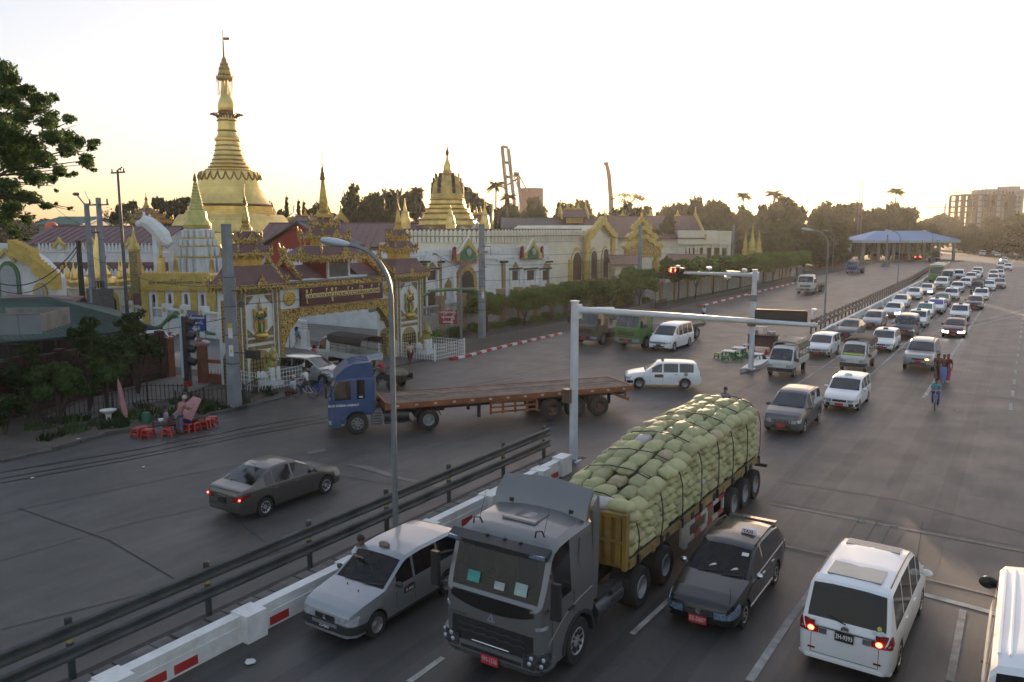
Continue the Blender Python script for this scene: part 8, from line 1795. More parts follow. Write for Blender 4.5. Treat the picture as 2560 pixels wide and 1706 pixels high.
for px,lb in((152,'coiled green dragon rearing at the left end of the lane wall'),(246,'dark green coiled dragon behind the timber pole')):
 g_=PYL(px,700,YW+1.2 if px<200 else YW+5);zz=lambda y:zat(px,y,g_);o_=thing('dragon_statue',lb,'statue',(g_.x,g_.y,0));b=MB()
 yb_,yt_=(720,640)if px<200 else(690,590)
 for j in range(6):z=zz(yb_-j*(yb_-yt_)/7);r_=.95-j*.08;b.lathe([(r_*.8,z-.28),(r_,z),(r_*.8,z+.28),(.1,z+.3)],n=14)
 b.build('coils',NAGA,o_);b=MB();z=zz(yt_+8);b.path([(0,0,z-.6),(.2,-.2,z+.3),(.5,-.5,z+.6)],[.4,.35,.25],8);b.ball((.6,-.6,z+.65),(.4,.4,.28),8,6);h_=b.build('head',NAGA,o_);b=MB()
 for a in(-.5,0,.5):b.prism([(-.2,0),(.2,0),(a*.5,.9)],-.05,.05,ax='y')
 cr_=b.build('crest',YGOLD,h_,(.3,-.3,z+.8));b=MB()
 for j in range(5):zj=zz(yb_-j*(yb_-yt_)/7);b.lathe([(1.0-j*.08,zj+.2),(1.03-j*.08,zj+.25),(1.0-j*.08,zj+.3)],n=14,cap=False)
 b.build('coil_bands',YGOLD,o_)
st=thing('white_makara','white sculpted beast on a stair parapet left of the great stupa','statue');P_=[A(px,py,84)for px,py in((322,515),(332,510),(345,515),(360,527),(372,540),(380,555),(392,563))]
b=MB();b.path(P_,[.35,.7,.75,.8,.85,.75,.4],8);b.ball(P_[0],(.5,.5,.4),8,6)
for p in P_[1:-1]:b.prism([(-.25,0),(.25,0),(0,.5)],-.1,.1,ax='y')if False else b.ball(p+Vector((0,0,.75)),(.15,.15,.3),6,4)
b.tube((P_[3].x,P_[3].y,0),P_[3],.5,n=8);b.build('body',WALLW,st)
pt_=thing('stair_portal','white stair portal with stepped yellow parapet and tall arches at the left edge','temple building');g_=A(60,640,66);pt_.location=(g_.x,g_.y,0);pt_.rotation_euler=(0,0,YAW);kk_=66/1838;Zz=lambda y:zat(60,y,g_);X_=lambda px:(px-60)*kk_
b=MB();b.prism([(X_(-40),0),(X_(128),0),(X_(128),Zz(640)),(X_(95),Zz(600)),(X_(60),Zz(575)),(X_(40),Zz(560)),(X_(-40),Zz(560))],0,1.5,ax='y');b.build('wall',WALLW,pt_,smooth=0)
for(xa,ya_),(xb_,yb_)in(((40,552),(92,578)),((88,592),(138,636))):
 b=MB()
 for j in range(7):t0,t1=j/7,(j+1)/7;b.box(X_(xa+(xb_-xa)*t0),X_(xa+(xb_-xa)*t1)-.01,-.9,.2,Zz(ya_+(yb_-ya_)*t0)-1.3,Zz(ya_+(yb_-ya_)*t0)+.05)
 b.build('stepped_parapet',YGOLD,pt_,smooth=0)
for x0_,x1_,y0_,y1_ in((4,40,610,690),(82,100,660,692)):b=MB();b.prism(arch_pts(X_(x0_)-.25,X_(x1_)+.25,Zz(y1_),Zz(y0_-10),.8),-.15,0,ax='y');f_=b.build('arch_surround',NAGA if x0_<50 else YGOLD,pt_,smooth=0);b=MB();b.prism(arch_pts(X_(x0_),X_(x1_),Zz(y1_)-.05,Zz(y0_),.5),-.2,-.151,ax='y');b.build('arch_niche',M('pale_grey_niche',(.34,.35,.36),.8,var=.1),f_,smooth=0)
b=MB();b.prism([(X_(0),Zz(590)),(X_(20),Zz(570)),(X_(44),Zz(600)),(X_(40),Zz(605)),(X_(20),Zz(580)),(X_(4),Zz(598))],-.3,-.16,ax='y');b.build('arch_crest',YGOLD,pt_,smooth=0)
mk_=thing('market_stall','open market stalls under a long maroon sheet roof at the far left','market stall');g_=A(60,680,56);mk_.location=(g_.x,g_.y,0);mk_.rotation_euler=(0,0,YAW);kk_=56/1838;Zz=lambda y:zat(60,y,g_);X_=lambda px:(px-60)*kk_
b=MB();b.loft([[(X_(-40),-1.2,Zz(702)),(X_(60),-1.2,Zz(706)),(X_(142),-1.2,Zz(722)),(X_(142),3,Zz(692)),(X_(60),3,Zz(690)),(X_(-40),3,Zz(688))],[(X_(-40),-1.2,Zz(702)+.1),(X_(60),-1.2,Zz(706)+.1),(X_(142),-1.2,Zz(722)+.1),(X_(142),3,Zz(692)+.1),(X_(60),3,Zz(690)+.1),(X_(-40),3,Zz(688)+.1)]]);b.build('sheet_roof',MAROON,mk_,smooth=0)
for px in(-20,30,70,105,138):b=MB();b.tube((X_(px),-1,0),(X_(px),-1,Zz(706 if px<100 else 716)),.06,n=6);b.build('post',WOODP,mk_)
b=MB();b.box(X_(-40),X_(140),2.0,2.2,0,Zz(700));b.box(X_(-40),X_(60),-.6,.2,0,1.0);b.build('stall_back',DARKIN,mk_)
b=MB();b.box(X_(68),X_(102),-.2,0,Zz(692),Zz(684));b.build('shop_fascia',WHITE_P,mk_)
pw=thing('perimeter_wall','grey-cream perimeter wall with tan piers behind the clipped trees','wall');TANP=M('tan_pier_paint',(.33,.23,.13),.8,var=.15,dirt=(.15,.11,.07));PANW=M('grey_cream_render',(.34,.34,.30),.85,var=.12,dirt=(.18,.18,.15),dirt_amt=.7)
XW=-41.6
for q in range(16):
 y=47.0+q*3.05;b=MB();b.box(XW-.3,XW+.3,y-.28,y+.28,0,3.3);b.box(XW-.36,XW+.36,y-.34,y+.34,3.3,3.45);b.build('pier',TANP,pw,smooth=0)
 b=MB();b.box(XW-.1,XW+.1,y+.29,y+2.76,0,1.9);b.box(XW-.12,XW+.12,y+.29,y+2.76,2.55,2.7);b.box(XW-.1,XW+.1,y+1.45,y+1.6,1.9,2.55);b.build('panel',PANW,pw,smooth=0)
 b=MB()
 for j in range(9):
  yy=y+.4+j*.28
  for s_ in(-1,1):b.tube((XW,yy,1.9 if s_>0 else 2.55),(XW,yy+.25,2.55 if s_>0 else 1.9),.03,n=4,cap=False)
 b.build('lattice',PANW,pw,smooth=0)
b=MB();b.path([Vector((XW,y,z))for y,z in((44.5,2.9),(47,3.1),(50,3.35),(52,3.9),(54,3.9),(58,3.7))],.14,8);tag(b.build('dragon_statue',NAGA),'green dragon tail lying along the perimeter wall right of the gate','statue')
pw2=thing('perimeter_wall','long grey wall below the second row of clipped trees','wall');b=MB();b.loft([[(x-.15,y,0),(x-.15,y,2.3),(x+.15,y,2.3),(x+.15,y,0)]for x,y in((-38.6,92),(-38.2,120),(-38.6,160))]);b.build('wall_body',PANW,pw2,smooth=0)
for q in range(14):b=MB();y=93+q*4.6;b.box(-38.75,-38.1,y-.25,y+.25,0,2.6);b.build('pier',TANP,pw2,smooth=0)
place_gr('porch_roof','low brown porch roof beside the cream gable hall',1400,1475,590,608,100,M('pinkish_tile_roof',(.22,.12,.09),.8,var=.2),WALLC,W_=6,ov=.6);place_gr('porch_roof','low lamp-lit brown porch roof behind the red traffic signal',1540,1640,588,606,118,M('pinkish_tile_roof',(.22,.12,.09)),WALLC,W_=7,ov=.6)
g_=A(340,530,128);oo=thing('tiered_pavilion','distant gold tiered pavilion among dark trees left of the great stupa','pavilion',(g_.x,g_.y,0));Zz=lambda y:zat(340,y,g_);kk_=128/1838;b=MB();b.box(-1.8,1.8,-1.8,1.8,0,Zz(508));b.build('body',WOODD,oo);pyatthat(oo,(0,0),[(Zz(512),2.6,1.4,.9,.1),(Zz(500),1.9,1.0,.7,.3),(Zz(490),1.2,.5,.6,.3)],(Zz(482),Zz(442)-Zz(482),.5))
g_=A(752,520,150);oo=thing('tiered_pavilion','distant gold tiered pavilion behind the middle gate spire','pavilion',(g_.x,g_.y,0));Zz=lambda y:zat(752,y,g_);b=MB();b.box(-1.8,1.8,-1.8,1.8,0,Zz(512));b.build('body',GOLD,oo);pyatthat(oo,(0,0),[(Zz(515),3.0,1.6,.9,.1),(Zz(502),2.0,1.0,.7,.3)],(Zz(490),Zz(445)-Zz(490),.7))
# toll plaza and far skyline
tp=thing('toll_plaza','toll plaza with a wide blue hipped roof across the road','toll plaza');g0,g1=A(1982,560,222),A(2200,560,226);u=g1-g0;L_=Vector((u.x,u.y)).length;tp.location=(g0.x,g0.y,0);tp.rotation_euler=(0,0,math.atan2(u.y,u.x));Zz=lambda y:zat(2090,y,(g0+g1)/2)
ze,zr=Zz(552),Zz(531);b=MB();b.loft([[(-.5,-.5,ze),(L_+.5,-.5,ze),(L_+.5,11,ze),(-.5,11,ze)],[(L_*.26,4.5,zr),(L_*.73,4.5,zr),(L_*.73,6.5,zr),(L_*.26,6.5,zr)]]);b.build('roof',M('blue_sheet_roof',(.24,.36,.56),.5,.1,var=.08),tp,smooth=0)
b=MB()
for q in range(30):x=-.4+q*(L_+.8)/29;b.tube((x,-.5,ze+.03),(L_*.26+(L_*.47)*q/29,4.5,zr+.03),.05,n=4,cap=False)
b.build('roof_seams',MATS['blue_sheet_roof'],tp)
b=MB();b.box(-.6,L_+.6,-.6,11.1,ze-.75,ze-.02);b.build('fascia',M('pale_blue_fascia',(.36,.42,.48),.6,var=.1),tp,smooth=0)
for q in range(7):
 x=.6+q*(L_-1.2)/6;b=MB();b.box(x-.3,x+.3,.2,.8,0,ze-.76);b.box(x-.3,x+.3,9.5,10.1,0,ze-.76);b.build('column',CONC,tp,smooth=0)
 if q%2:b=MB();b.box(x+.5,x+1.6,2,5,.2,2.6);b.build('booth',M('red_white_booth',(.3,.12,.1),.6,var=.3),tp);b=MB();b.box(x+.45,x+1.65,1.98,4,1.3,2.2);b.build('booth_window',GLASS,tp)
 b=MB();b.box(x-.5,x+.9,-3,8,0,.25);b.build('lane_island',M('yellow_black_kerb',(.28,.2,.05),.7,var=.5,scale=2),tp)
 if q in(3,4,5):b=MB();b.box(x-1.6,x-.9,-.75,-.62,ze-.7,ze-.1);b.build('lane_signal',BLACK,tp);b=MB();b.prism([(x-1.4,ze-.5),(x-1.1,ze-.5),(x-1.25,ze-.25)],-.78,-.755,ax='y');b.build('green_arrow',M('green_signal',(.1,.5,.3),.4,var=0,emit=((.1,.8,.45),1.2)),tp,smooth=0)
gp,_,_=upole(2035,614,540,'concrete pole on a mound in front of the toll plaza',.24);upole(2010,600,575,'short pole left of the toll roof',.15)
b=MB();b.lathe([(1.2,0),(.8,.5),(.3,.9)],n=10);b.build('mound',CONC,gp)
FRC=M('grey_concrete_frame',(.06,.06,.062),.9,var=.15,scale=.5)
hb=thing('unfinished_block','unfinished concrete frame block with open floors against the pink sky','building');g0,g1=A(2213,520,400),A(2327,520,400);u=g1-g0;L_=Vector((u.x,u.y)).length;hb.location=(g0.x,g0.y,0);hb.rotation_euler=(0,0,math.atan2(u.y,u.x));Zz=lambda y:zat(2270,y,g0)
zt=Zz(448);nf=9
for q in range(nf+1):b=MB();z=zt*q/nf;b.box(0,L_,0,14,z,z+.6);b.build('floor_slab',FRC,hb,smooth=0)
for q in range(9):
 x=q*L_/8;b=MB()
 for y in(0,6.5,13.2):b.box(x-.5,x+.5,y,y+.8,0,zt)
 b.build('column',FRC,hb,smooth=0)
for q in range(nf):
 for j in(2,5,6,7):
  if(q*3+j)%3:b=MB();b.box(j*L_/8+.5,(j+1)*L_/8-.5,.3,.6,zt*q/nf+.6,zt*(q+1)/nf);b.build('infill_panel',FRC if j>5 else PANEL,hb,smooth=0)
b=MB()
for q in range(10):b.tube((-.6,q*1.5,0),(-.6,q*1.5,zt+4),.12,n=4);b.tube((q*2,-.4,zt),(q*2,-.4,zt+2.5+(q%3)),.08,n=4)
b.build('scaffold',FRC,hb)
tb=thing('tower_block','finished pale tower block behind the unfinished frame','building');g0,g1=A(2262,520,430),A(2347,520,430);u=g1-g0;L2=Vector((u.x,u.y)).length;tb.location=(g0.x,g0.y,0);tb.rotation_euler=(0,0,math.atan2(u.y,u.x));Zz=lambda y:zat(2300,y,g0)
b=MB();b.box(0,L2,0,15,0,Zz(434));b.box(L2*.62,L2*.95,2,12,Zz(434),Zz(427));b.build('wall',M('pale_grey_tower',(.20,.215,.23),.8,var=.1,scale=.4),tb,smooth=0)
b=MB()
for q in range(11):
 for j in range(10):x=1+j*(L2-2)/10;z=2+q*(Zz(434)-2)/11;b.box(x,x+1.0,-.05,-.002,z,z+1.4)
b.build('windows',GLASS,tb,smooth=0)
CRN=M('crane_steel',(.16,.13,.14),.7,.2,var=.15)
cr=thing('dock_crane','tall grey dock crane with raised boom above the trees','crane');g=A(1185,520,370);cr.location=(g.x,g.y,0);cr.rotation_euler=(0,0,YAW);kk=370/1838;Q=lambda px,py,y=0:((px-1185)*kk,y,zat(1185,py,g))
b=MB()
for y in(0,3):b.tube(Q(1154,336,y),Q(1166,470,y),.9,n=6);b.tube(Q(1168,342,y),Q(1182,470,y),.9,n=6)
for py in(336,372,405):b.tube(Q(1154+(py-336)*.1,py,1.5),Q(1168+(py-336)*.1,py+3,1.5),.7,n=6)
b.build('boom',CRN,cr);b=MB();b.tube(Q(1180,400,1),Q(1193,402,1),1.2,n=6);b.tube(Q(1190,402,1),Q(1197,470,1),.8,n=6);b.tube(Q(1193,404,1),Q(1212,440,1),.35,n=5);b.tube(Q(1181,405,1),Q(1193,440,1),.3,n=5);b.tube(Q(1166,425,1),Q(1193,408,1),.5,n=5)
for px in(1166,1182,1197):b.tube(Q(px,465,1),(Q(px,470,1)[0],1,0),.8,n=6)
b.build('portal',CRN,cr)
b=MB();g=A(1222,520,390);b.lathe([(5.6,0),(5.6,zat(1222,433,g)),(.1,zat(1222,432,g))],n=24);tag(b.build('storage_tank',M('rust_red_tank',(.2,.075,.055),.8,var=.12),loc=(g.x,g.y,0)),'rust-red storage tank beside the dock crane','tank')
g=A(1398,520,330);ch=thing('crane_jib','lone slanted rust-coloured crane jib right of the dock crane','crane',(g.x,g.y,0),YAW);kk=330/1838;b=MB();Q=lambda px,py:((px-1398)*kk,0,zat(1398,py,g));b.loft([[(Q(px,py)[0]+sx*w_,sy*w_,Q(px,py)[2])for sx,sy in((-1,-1),(1,-1),(1,1),(-1,1))]for px,py,w_ in((1405,520,.9),(1403,460,.9),(1397,400,.8),(1392,380,.7))]);b.build('jib',M('rusty_jib',(.27,.12,.07),.8,var=.2),ch);b=MB();x,_,z=Q(1391,380);b.box(x-1,x+.9,-.8,.8,z,z+1.2);b.build('jib_head',MATS['rusty_jib'],ch);b=MB();x,_,z=Q(1405,520);b.box(x-2,x+2,-2,2,0,z);b.build('base',CRN,ch)
g=A(1976,500,240);lm=thing('lattice_mast','slim lattice radio mast above the trees','mast',(g.x,g.y,0));h=zat(1976,415,g);b=MB()
for sx,sy in((-1,-1),(1,-1),(1,1),(-1,1)):b.tube((sx*.55,sy*.55,0),(sx*.4,sy*.4,h),.07,n=4)
for q in range(22):z=q*h/22;b.tube((-.5,-.5,z),(.5,.5,z+h/22),.04,n=3);b.tube((.5,-.5,z),(-.5,.5,z+h/22),.04,n=3)
b.build('lattice',CRN,lm)
g=A(2170,500,560);tc_=thing('tower_crane','faint tower crane far off in the haze','crane',(g.x,g.y,0),YAW);h=zat(2170,478,g);b=MB();b.tube((0,0,0),(0,0,h+3),.6,n=4);b.tube((-14,0,h),(8,0,h),.4,n=4);b.tube((0,0,h+3),(-12,0,h),.15,n=3);b.build('crane_body',CRN,tc_)
o=place_gr('green_shed','distant green-roofed warehouse beyond the maroon hall',85,195,500,516,190,M('hazy_green_roof',(.06,.14,.12),.7,var=.1),M('shed_wall',(.2,.22,.22),.8),W_=20,cat='warehouse')
b=MB();g=A(118,519,175);b.ball((0,0,0),(1.4,1.4,1.4),14,10);tag(b.build('orange_dome',M('orange_paint',(.6,.12,.05),.6,var=.05),loc=(g.x,g.y,zat(118,524,g))),'bright orange dome on the far green shed','dome')
b=MB();b.box(-5,5,0,.3,0,2.6)
for q in range(12):b.box(-5+q*.86,-4.75+q*.86,-.08,-.001,0,2.6)
g=A(2092,590,150)if False else A(2092,590,205);g=A(1905,600,190);tag(b.build('sheet_fence',M('rusty_red_sheet',(.2,.09,.08),.8,var=.2),loc=(g.x,g.y,0),rz=YAW+.5,smooth=0),'rusty red corrugated fence left of the toll plaza','fence')
b=MB();b.box(-3,3,0,5,0,3.2);b.box(-1.5,3.2,-.3,5.2,3.2,5.6);g=A(1925,590,205);tag(b.build('roadside_shack',M('pale_blue_shack',(.3,.33,.36),.8,var=.25),loc=(g.x,g.y,0),rz=YAW,smooth=0),'pale two-storey roadside shack among the trees left of the toll plaza','building')
b=MB();b.box(-30,30,0,.4,0,1.3);g=A(2310,566,330);tag(b.build('bend_wall',WHITE_P,loc=(g.x+10,g.y,0),rz=-.25,smooth=0),'low white wall along the far bend of the road','wall')
for q,(px,col,lb)in enumerate(((2058,P_OLIVE,'dark lorry standing in the shade under the toll roof, left of the red lamps'),(2150,P_RED,'dark red lorry under the right end of the toll roof'))):mid_truck('lorry',lb,col,7.5,PLANK,math.pi if q else 0,pos=A(px,600,226),headrack=True,bumper=STEEL_D)
# trees
def leafmat(name,c,rnd=.3,tr=.25):
 m=bpy.data.materials.new(name);m.use_nodes=True;nt=m.node_tree;b=nt.nodes['Principled BSDF'];tc=nt.nodes.new('ShaderNodeTexCoord').outputs['Object']
 f=ramp(nt,noise(nt,tc,1.3,3),[(.3,tuple(x*.6 for x in c)),(.7,tuple(min(1,x*1.45)for x in c))]);oi=nt.nodes.new('ShaderNodeObjectInfo');v=ramp(nt,oi.outputs['Random'],[(0,(1-rnd,)*3),(1,(1+rnd,1+rnd*.9,1+rnd*.5))]);col=mixc(nt,1.0,f,v,'MULTIPLY');nt.links.new(col,b.inputs['Base Color'])
 b.inputs['Roughness'].default_value=.6;b.inputs['Specular IOR Level'].default_value=.25;t=nt.nodes.new('ShaderNodeBsdfTranslucent');nt.links.new(col,t.inputs[0]);mx=nt.nodes.new('ShaderNodeMixShader');mx.inputs[0].default_value=tr;nt.links.new(b.outputs[0],mx.inputs[1]);nt.links.new(t.outputs[0],mx.inputs[2]);nt.links.new(mx.outputs[0],nt.nodes['Material Output'].inputs[0]);MATS[name]=m;return m
LEAF_D=leafmat('dark_foliage',(.035,.055,.022));LEAF_M=leafmat('warm_foliage',(.05,.07,.022));LEAF_H=leafmat('clipped_foliage',(.10,.18,.035),.35,.4);LEAF_N=leafmat('near_foliage',(.06,.11,.03),.1,.3);BARK=M('bark',(.07,.055,.042),.9,var=.35,scale=3,bump=.4,bscale=8);LEAF_S=leafmat('shade_shrub_foliage',(.035,.062,.022),.3,.25)  # shrubs and grass tufts get their own darker green
RT_=random.Random(21)
def leaves(blobs,n,size,seed,flat=.0,shell=.55):
 """leaf-sized faces scattered through a set of ellipsoid clumps (centre, radii)"""
 r=random.Random(seed);V,Fc=[],[];wts=[b_[1][0]*b_[1][1]+b_[1][0]*b_[1][2]for b_ in blobs];tot=sum(wts)
 for(c,q),w_ in zip(blobs,wts):
  for _ in range(int(n*w_/tot)):
   d=Vector((r.gauss(0,1),r.gauss(0,1),r.gauss(0,1))).normalized();t=(shell+(1-shell)*r.random())*r.uniform(.82,1.08)
   p=Vector((c[0]+d.x*q[0]*t,c[1]+d.y*q[1]*t,c[2]+d.z*q[2]*t));a=Vector((r.gauss(0,1),r.gauss(0,1),r.gauss(0,.6)-flat)).normalized();e=a.cross(Vector((r.gauss(0,1),r.gauss(0,1),r.gauss(0,1)))).normalized();s=size*r.uniform(.55,1.3)
   k=len(V);V+=[(p-a*s)[:],(p+e*s*.45+a*s*.1)[:],(p+a*s)[:],(p-e*s*.45+a*s*.1)[:]];Fc.append((k,k+1,k+2,k+3))
 return V,Fc
def leafmesh(name,blobs,n,size,seed,mt,**k):
 V,Fc=leaves(blobs,n,size,seed,**k);me=bpy.data.meshes.new(name);me.from_pydata(V,[],Fc);me.materials.append(mt);return me
def crown_blobs(seed,kind):
 r=random.Random(seed);bl=[]
 for k in range(26 if kind!='umbrella' else 20):
  a=r.uniform(0,2*math.pi);q=math.sqrt(r.random())
  if kind=='dome':z=r.uniform(.25,1);q*=math.sqrt(max(.05,1-((z-.35)/.7)**2))*.8;rr=r.uniform(.16,.28);bl.append(((math.cos(a)*q,math.sin(a)*q,z*.86),(rr,rr,rr*.75)))
  elif kind=='umbrella':z=.72+.2*(1-q*q)+r.uniform(-.1,.05);rr=r.uniform(.15,.26);bl.append(((math.cos(a)*q*.85,math.sin(a)*q*.85,z),(rr,rr,rr*.35)))
  else:z=r.uniform(.2,.95);q*=.7*(1.1-.5*z);rr=r.uniform(.12,.24);bl.append(((math.cos(a)*q,math.sin(a)*q,z),(rr,rr,rr*.9)))
 return bl
CROWNS=[]
for k,kd in enumerate(('dome','dome','dome','umbrella','umbrella','tall','tall')):
 bl=crown_blobs(100+k,kd);cm={mt.name:leafmesh('crown',bl,6500 if kd!='umbrella' else 4500,.062,200+k,mt)for mt in(LEAF_D,LEAF_M)};t=MB();t.path([(0,0,0),(.01,.01,.3),(0,.0,.55)],[.035,.028,.02],7)
 for j in range(9):c_,q_=bl[j*2];t.path([(0,0,.22+.04*j),(c_[0]*.5,c_[1]*.5,(c_[2]+.3)*.5+.06),(c_[0]*.95,c_[1]*.95,c_[2])],[.02,.012,.005],5)
 CROWNS.append((cm,t.mesh('trunk',BARK,50)))
def tree(px,py_top,wpx,D,kind,label,mt=LEAF_D,by=None,group=None,name='tree'):
 g=A(px,540,D);h=zat(px,py_top,g);w_=wpx/2*D/1838*1.3;kind=kind if kind<5 else kind-5;cm,tm=CROWNS[kind];o=thing(name,label,'tree',(g.x,g.y,0),RT_.uniform(0,6),group);o.scale=(w_,w_*RT_.uniform(.85,1.1),h);put('trunk',tm,o);c=put('crown',cm[mt.name],o);return o
TL=[(20,506,130,300,1),(120,500,120,320,0),(215,497,110,310,2),(262,500,60,260,5),(310,462,80,165,3),(365,455,110,160,3),(425,457,100,165,4),(620,458,60,165,5),(650,476,90,175,0),(735,470,90,170,1),(700,480,90,180,2),(832,415,125,150,0),(900,440,100,155,1),(950,436,90,160,3),(1070,432,90,165,4),(1000,470,90,170,2),(1130,462,110,175,0),(1205,446,130,180,0),(1258,452,90,178,2),(1300,470,90,190,1),(1340,462,90,195,1),(1390,466,90,200,2),(1450,458,110,195,0),(1500,466,80,200,5),(1582,445,130,210,0),(1545,462,70,205,2),(1640,462,90,215,1),(1690,466,80,215,5),(1735,464,100,220,0),(1800,455,110,225,1),(1850,462,90,222,2),(1905,458,120,262,0),(1970,465,110,265,3),(2035,460,120,265,0),(2085,478,90,270,1),(1630,490,110,185,1),(1700,488,120,180,0),(1770,482,130,185,2),(1850,490,130,190,0),(1920,498,120,250,1),(2000,500,120,255,2),(2065,505,110,255,0),(2110,508,80,265,2),(1820,520,110,170,2),(1890,530,110,185,0),(1960,535,90,246,1),(2020,515,120,252,1),(2140,498,80,370,0),(2180,500,70,390,1),(2155,490,50,420,3),(2225,512,80,330,0),(2275,500,90,300,1),(2330,490,90,280,0),(2380,480,110,260,2),(2250,525,60,290,2),(2300,520,80,270,0),(2350,510,90,250,1),(2205,530,40,320,5),(2228,540,36,285,1)]
TL+=[(780+52*k,474+(k*37)%14,92,152+(k*13)%20,k%3)for k in range(16)]+[(1640+60*k,505+(k*31)%12,90,195 if k<5 else 250,k%3)for k in range(8)]
NC_={}
NEAR=((300,'the warehouse'),(760,'the great stupa'),(1150,'the square temple'),(1290,'the dock crane'),(1480,'the crane jib'),(1660,'the brown-roofed hall'),(1830,'the small gold shrine'),(2130,'the toll plaza'),(9999,'the tower block'))
for k,(px,py,w_,D,kd)in enumerate(sorted(TL)):
 q=0 if D>=295 and px<300 else 1 if px<1340 else 2 if px<2130 else 3;nr=[n for x,n in NEAR if px<x][0];NC_[nr]=NC_.get(nr,0)+1
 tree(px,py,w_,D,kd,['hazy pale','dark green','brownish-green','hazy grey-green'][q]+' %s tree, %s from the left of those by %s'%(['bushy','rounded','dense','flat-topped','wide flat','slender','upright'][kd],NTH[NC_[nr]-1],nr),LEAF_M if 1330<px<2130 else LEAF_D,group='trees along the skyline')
cy_m=leafmesh('crown',[((0,0,z),(.17*(1.05-z)**.6+.02,.17*(1.05-z)**.6+.02,.12))for z in[.1+.09*k for k in range(10)]],3000,.05,5,LEAF_D);cy_t=MB().tube((0,0,0),(0,0,.6),.03,.02,6).mesh('trunk',BARK)
for px,py in((661,453),(688,462),(700,465)):g=A(px,540,150);o=thing('cypress','slender dark cypress %s in front of the tree belt'%{661:'standing apart, nearest the great stupa',688:'taller one of the close pair',700:'shorter one of the close pair'}[px],'tree',(g.x,g.y,0));h=zat(px,py,g);o.scale=(4.2,4.2,h);put('trunk',cy_t,o);put('crown',cy_m,o)
def palm_mesh(seed):
 r=random.Random(seed);b=MB()
 for k in range(26):
  a=2*math.pi*k/26+r.uniform(-.2,.2);el=r.uniform(-.1,1.3);L_=r.uniform(.8,1.05);d=Vector((math.cos(a),math.sin(a),0));n=Vector((-d.y,d.x,0));prev=None
  for j in range(9):
   t=j/8;p=d*(L_*t*math.cos(el*(1-.4*t)))+Vector((0,0,L_*(t*math.sin(el)-.62*t*t)))
   if prev is not None:
    w_=.26*math.sin(math.pi*min(1,.15+t*.85))**.7;dr=Vector((0,0,-w_*.7))
    for sg in(-1,1):
     for q in(0,.5):pa=prev+(p-prev)*q;pb=prev+(p-prev)*(q+.62);b.poly([pa,pb,pb+n*sg*w_+dr+(p-prev)*.9])
   prev=p
 return b.mesh('fronds',LEAF_D,0)
PM=[palm_mesh(k)for k in range(3)]
for k,(px,py,rp,D,lb)in enumerate(((1140,428,21,170,'tall coconut palm left of the dock crane'),(1168,455,18,160,'lower coconut palm in front of the dock crane'),(958,440,18,150,'ragged palm behind the left corner spire of the square temple'),(1706,452,17,255,'coconut palm above the trees, left of a pair'),(1775,448,20,250,'coconut palm above the trees, right of a pair'),(2053,442,18,255,'windblown coconut palm above the toll plaza trees'),(1645,470,13,230,'small palm above the brown-roofed hall'))):
 g=A(px,540,D);h=zat(px,py,g);o=thing('palm_tree',lb,'tree',(g.x,g.y,0));s=rp*D/1838*1.45;t=MB();t.path([(-.6,0,0),(-.1,0,h*.5),(0,0,h)],[.25,.2,.16],7);t.build('trunk',BARK,o);f=put('fronds',PM[k%3],o,(0,0,h),k);f.scale=(s,s,s)
def bare(px,py,D,wpx,label,lv):
 g=A(px,540,D);h=zat(px,py,g);w_=wpx/2*D/1838;o=thing('bare_tree',label,'tree',(g.x,g.y,0));r=random.Random(px);b=MB();ends=[]
 def br(p,d,l,rr,n):
  q=p+d*l;b.path([p,(p+q)/2+Vector((r.uniform(-.1,.1),r.uniform(-.1,.1),0))*l*.3,q],[rr,rr*.8,rr*.6],5)
  if n==0:ends.append(q);return
  for _ in range(3):br(q,(d+Vector((r.gauss(0,.5),r.gauss(0,.5),r.uniform(-.1,.4)))).normalized(),l*.66,rr*.58,n-1)
 br(Vector((0,0,h*.35)),Vector((.1,0,1)),h*.24,.2,4);b.tube((0,0,0),(0,0,h*.36),.32,.22,7);b.build('trunk',BARK,o);put('crown',leafmesh('crown',[(e[:],(.8,.8,.6))for e in ends],lv,.22,3,LEAF_M),o)
bare(1435,438,185,70,'sparse bare-branched tree right of the crane jib',900);bare(272,470,120,60,'thin leafless tree between the transformer poles',150)
def topiary_mesh(seed):
 r=random.Random(seed);bl=[]
 for k in range(46):
  a=r.uniform(0,2*math.pi);q=math.sqrt(r.random())*.82;z=r.uniform(-.62,.62)*(1-.25*q);rr=r.uniform(.2,.32);bl.append(((math.cos(a)*q,math.sin(a)*q,z),(rr,rr,rr*.95)))
 return leafmesh('crown',bl,9000,.085,seed,LEAF_H,shell=.6)
TM=[topiary_mesh(k)for k in range(3)]
def clipped(p,r_,zc,hz,label,group,k,fork=False):
 o=thing('clipped_tree',label,'tree',(p[0],p[1],0),group=group);b=MB();zb=zc-hz*.6
 if k%2:b.path([(0,0,0),(.05,0,zb*.5),(.5,.1,zb+.2)],[.11,.09,.05],6);b.path([(.05,0,zb*.5),(-.5,-.1,zb+.2)],[.07,.05],6);b.path([(.05,0,zb*.5),(0,.4,zb+.3)],[.07,.05],6)
 else:b.path([(0,0,0),(.04,.03,zb*.6),(0,0,zb+.3)],[.12,.1,.08],7)
 b.build('trunk',BARK,o);c=put('crown',TM[k%3],o,(0,0,zc),k*1.3);c.scale=(r_,r_,hz);return o
xs=[(1118,700),(1205,690),(1268,680),(1325,672),(1372,668),(1412,664)]
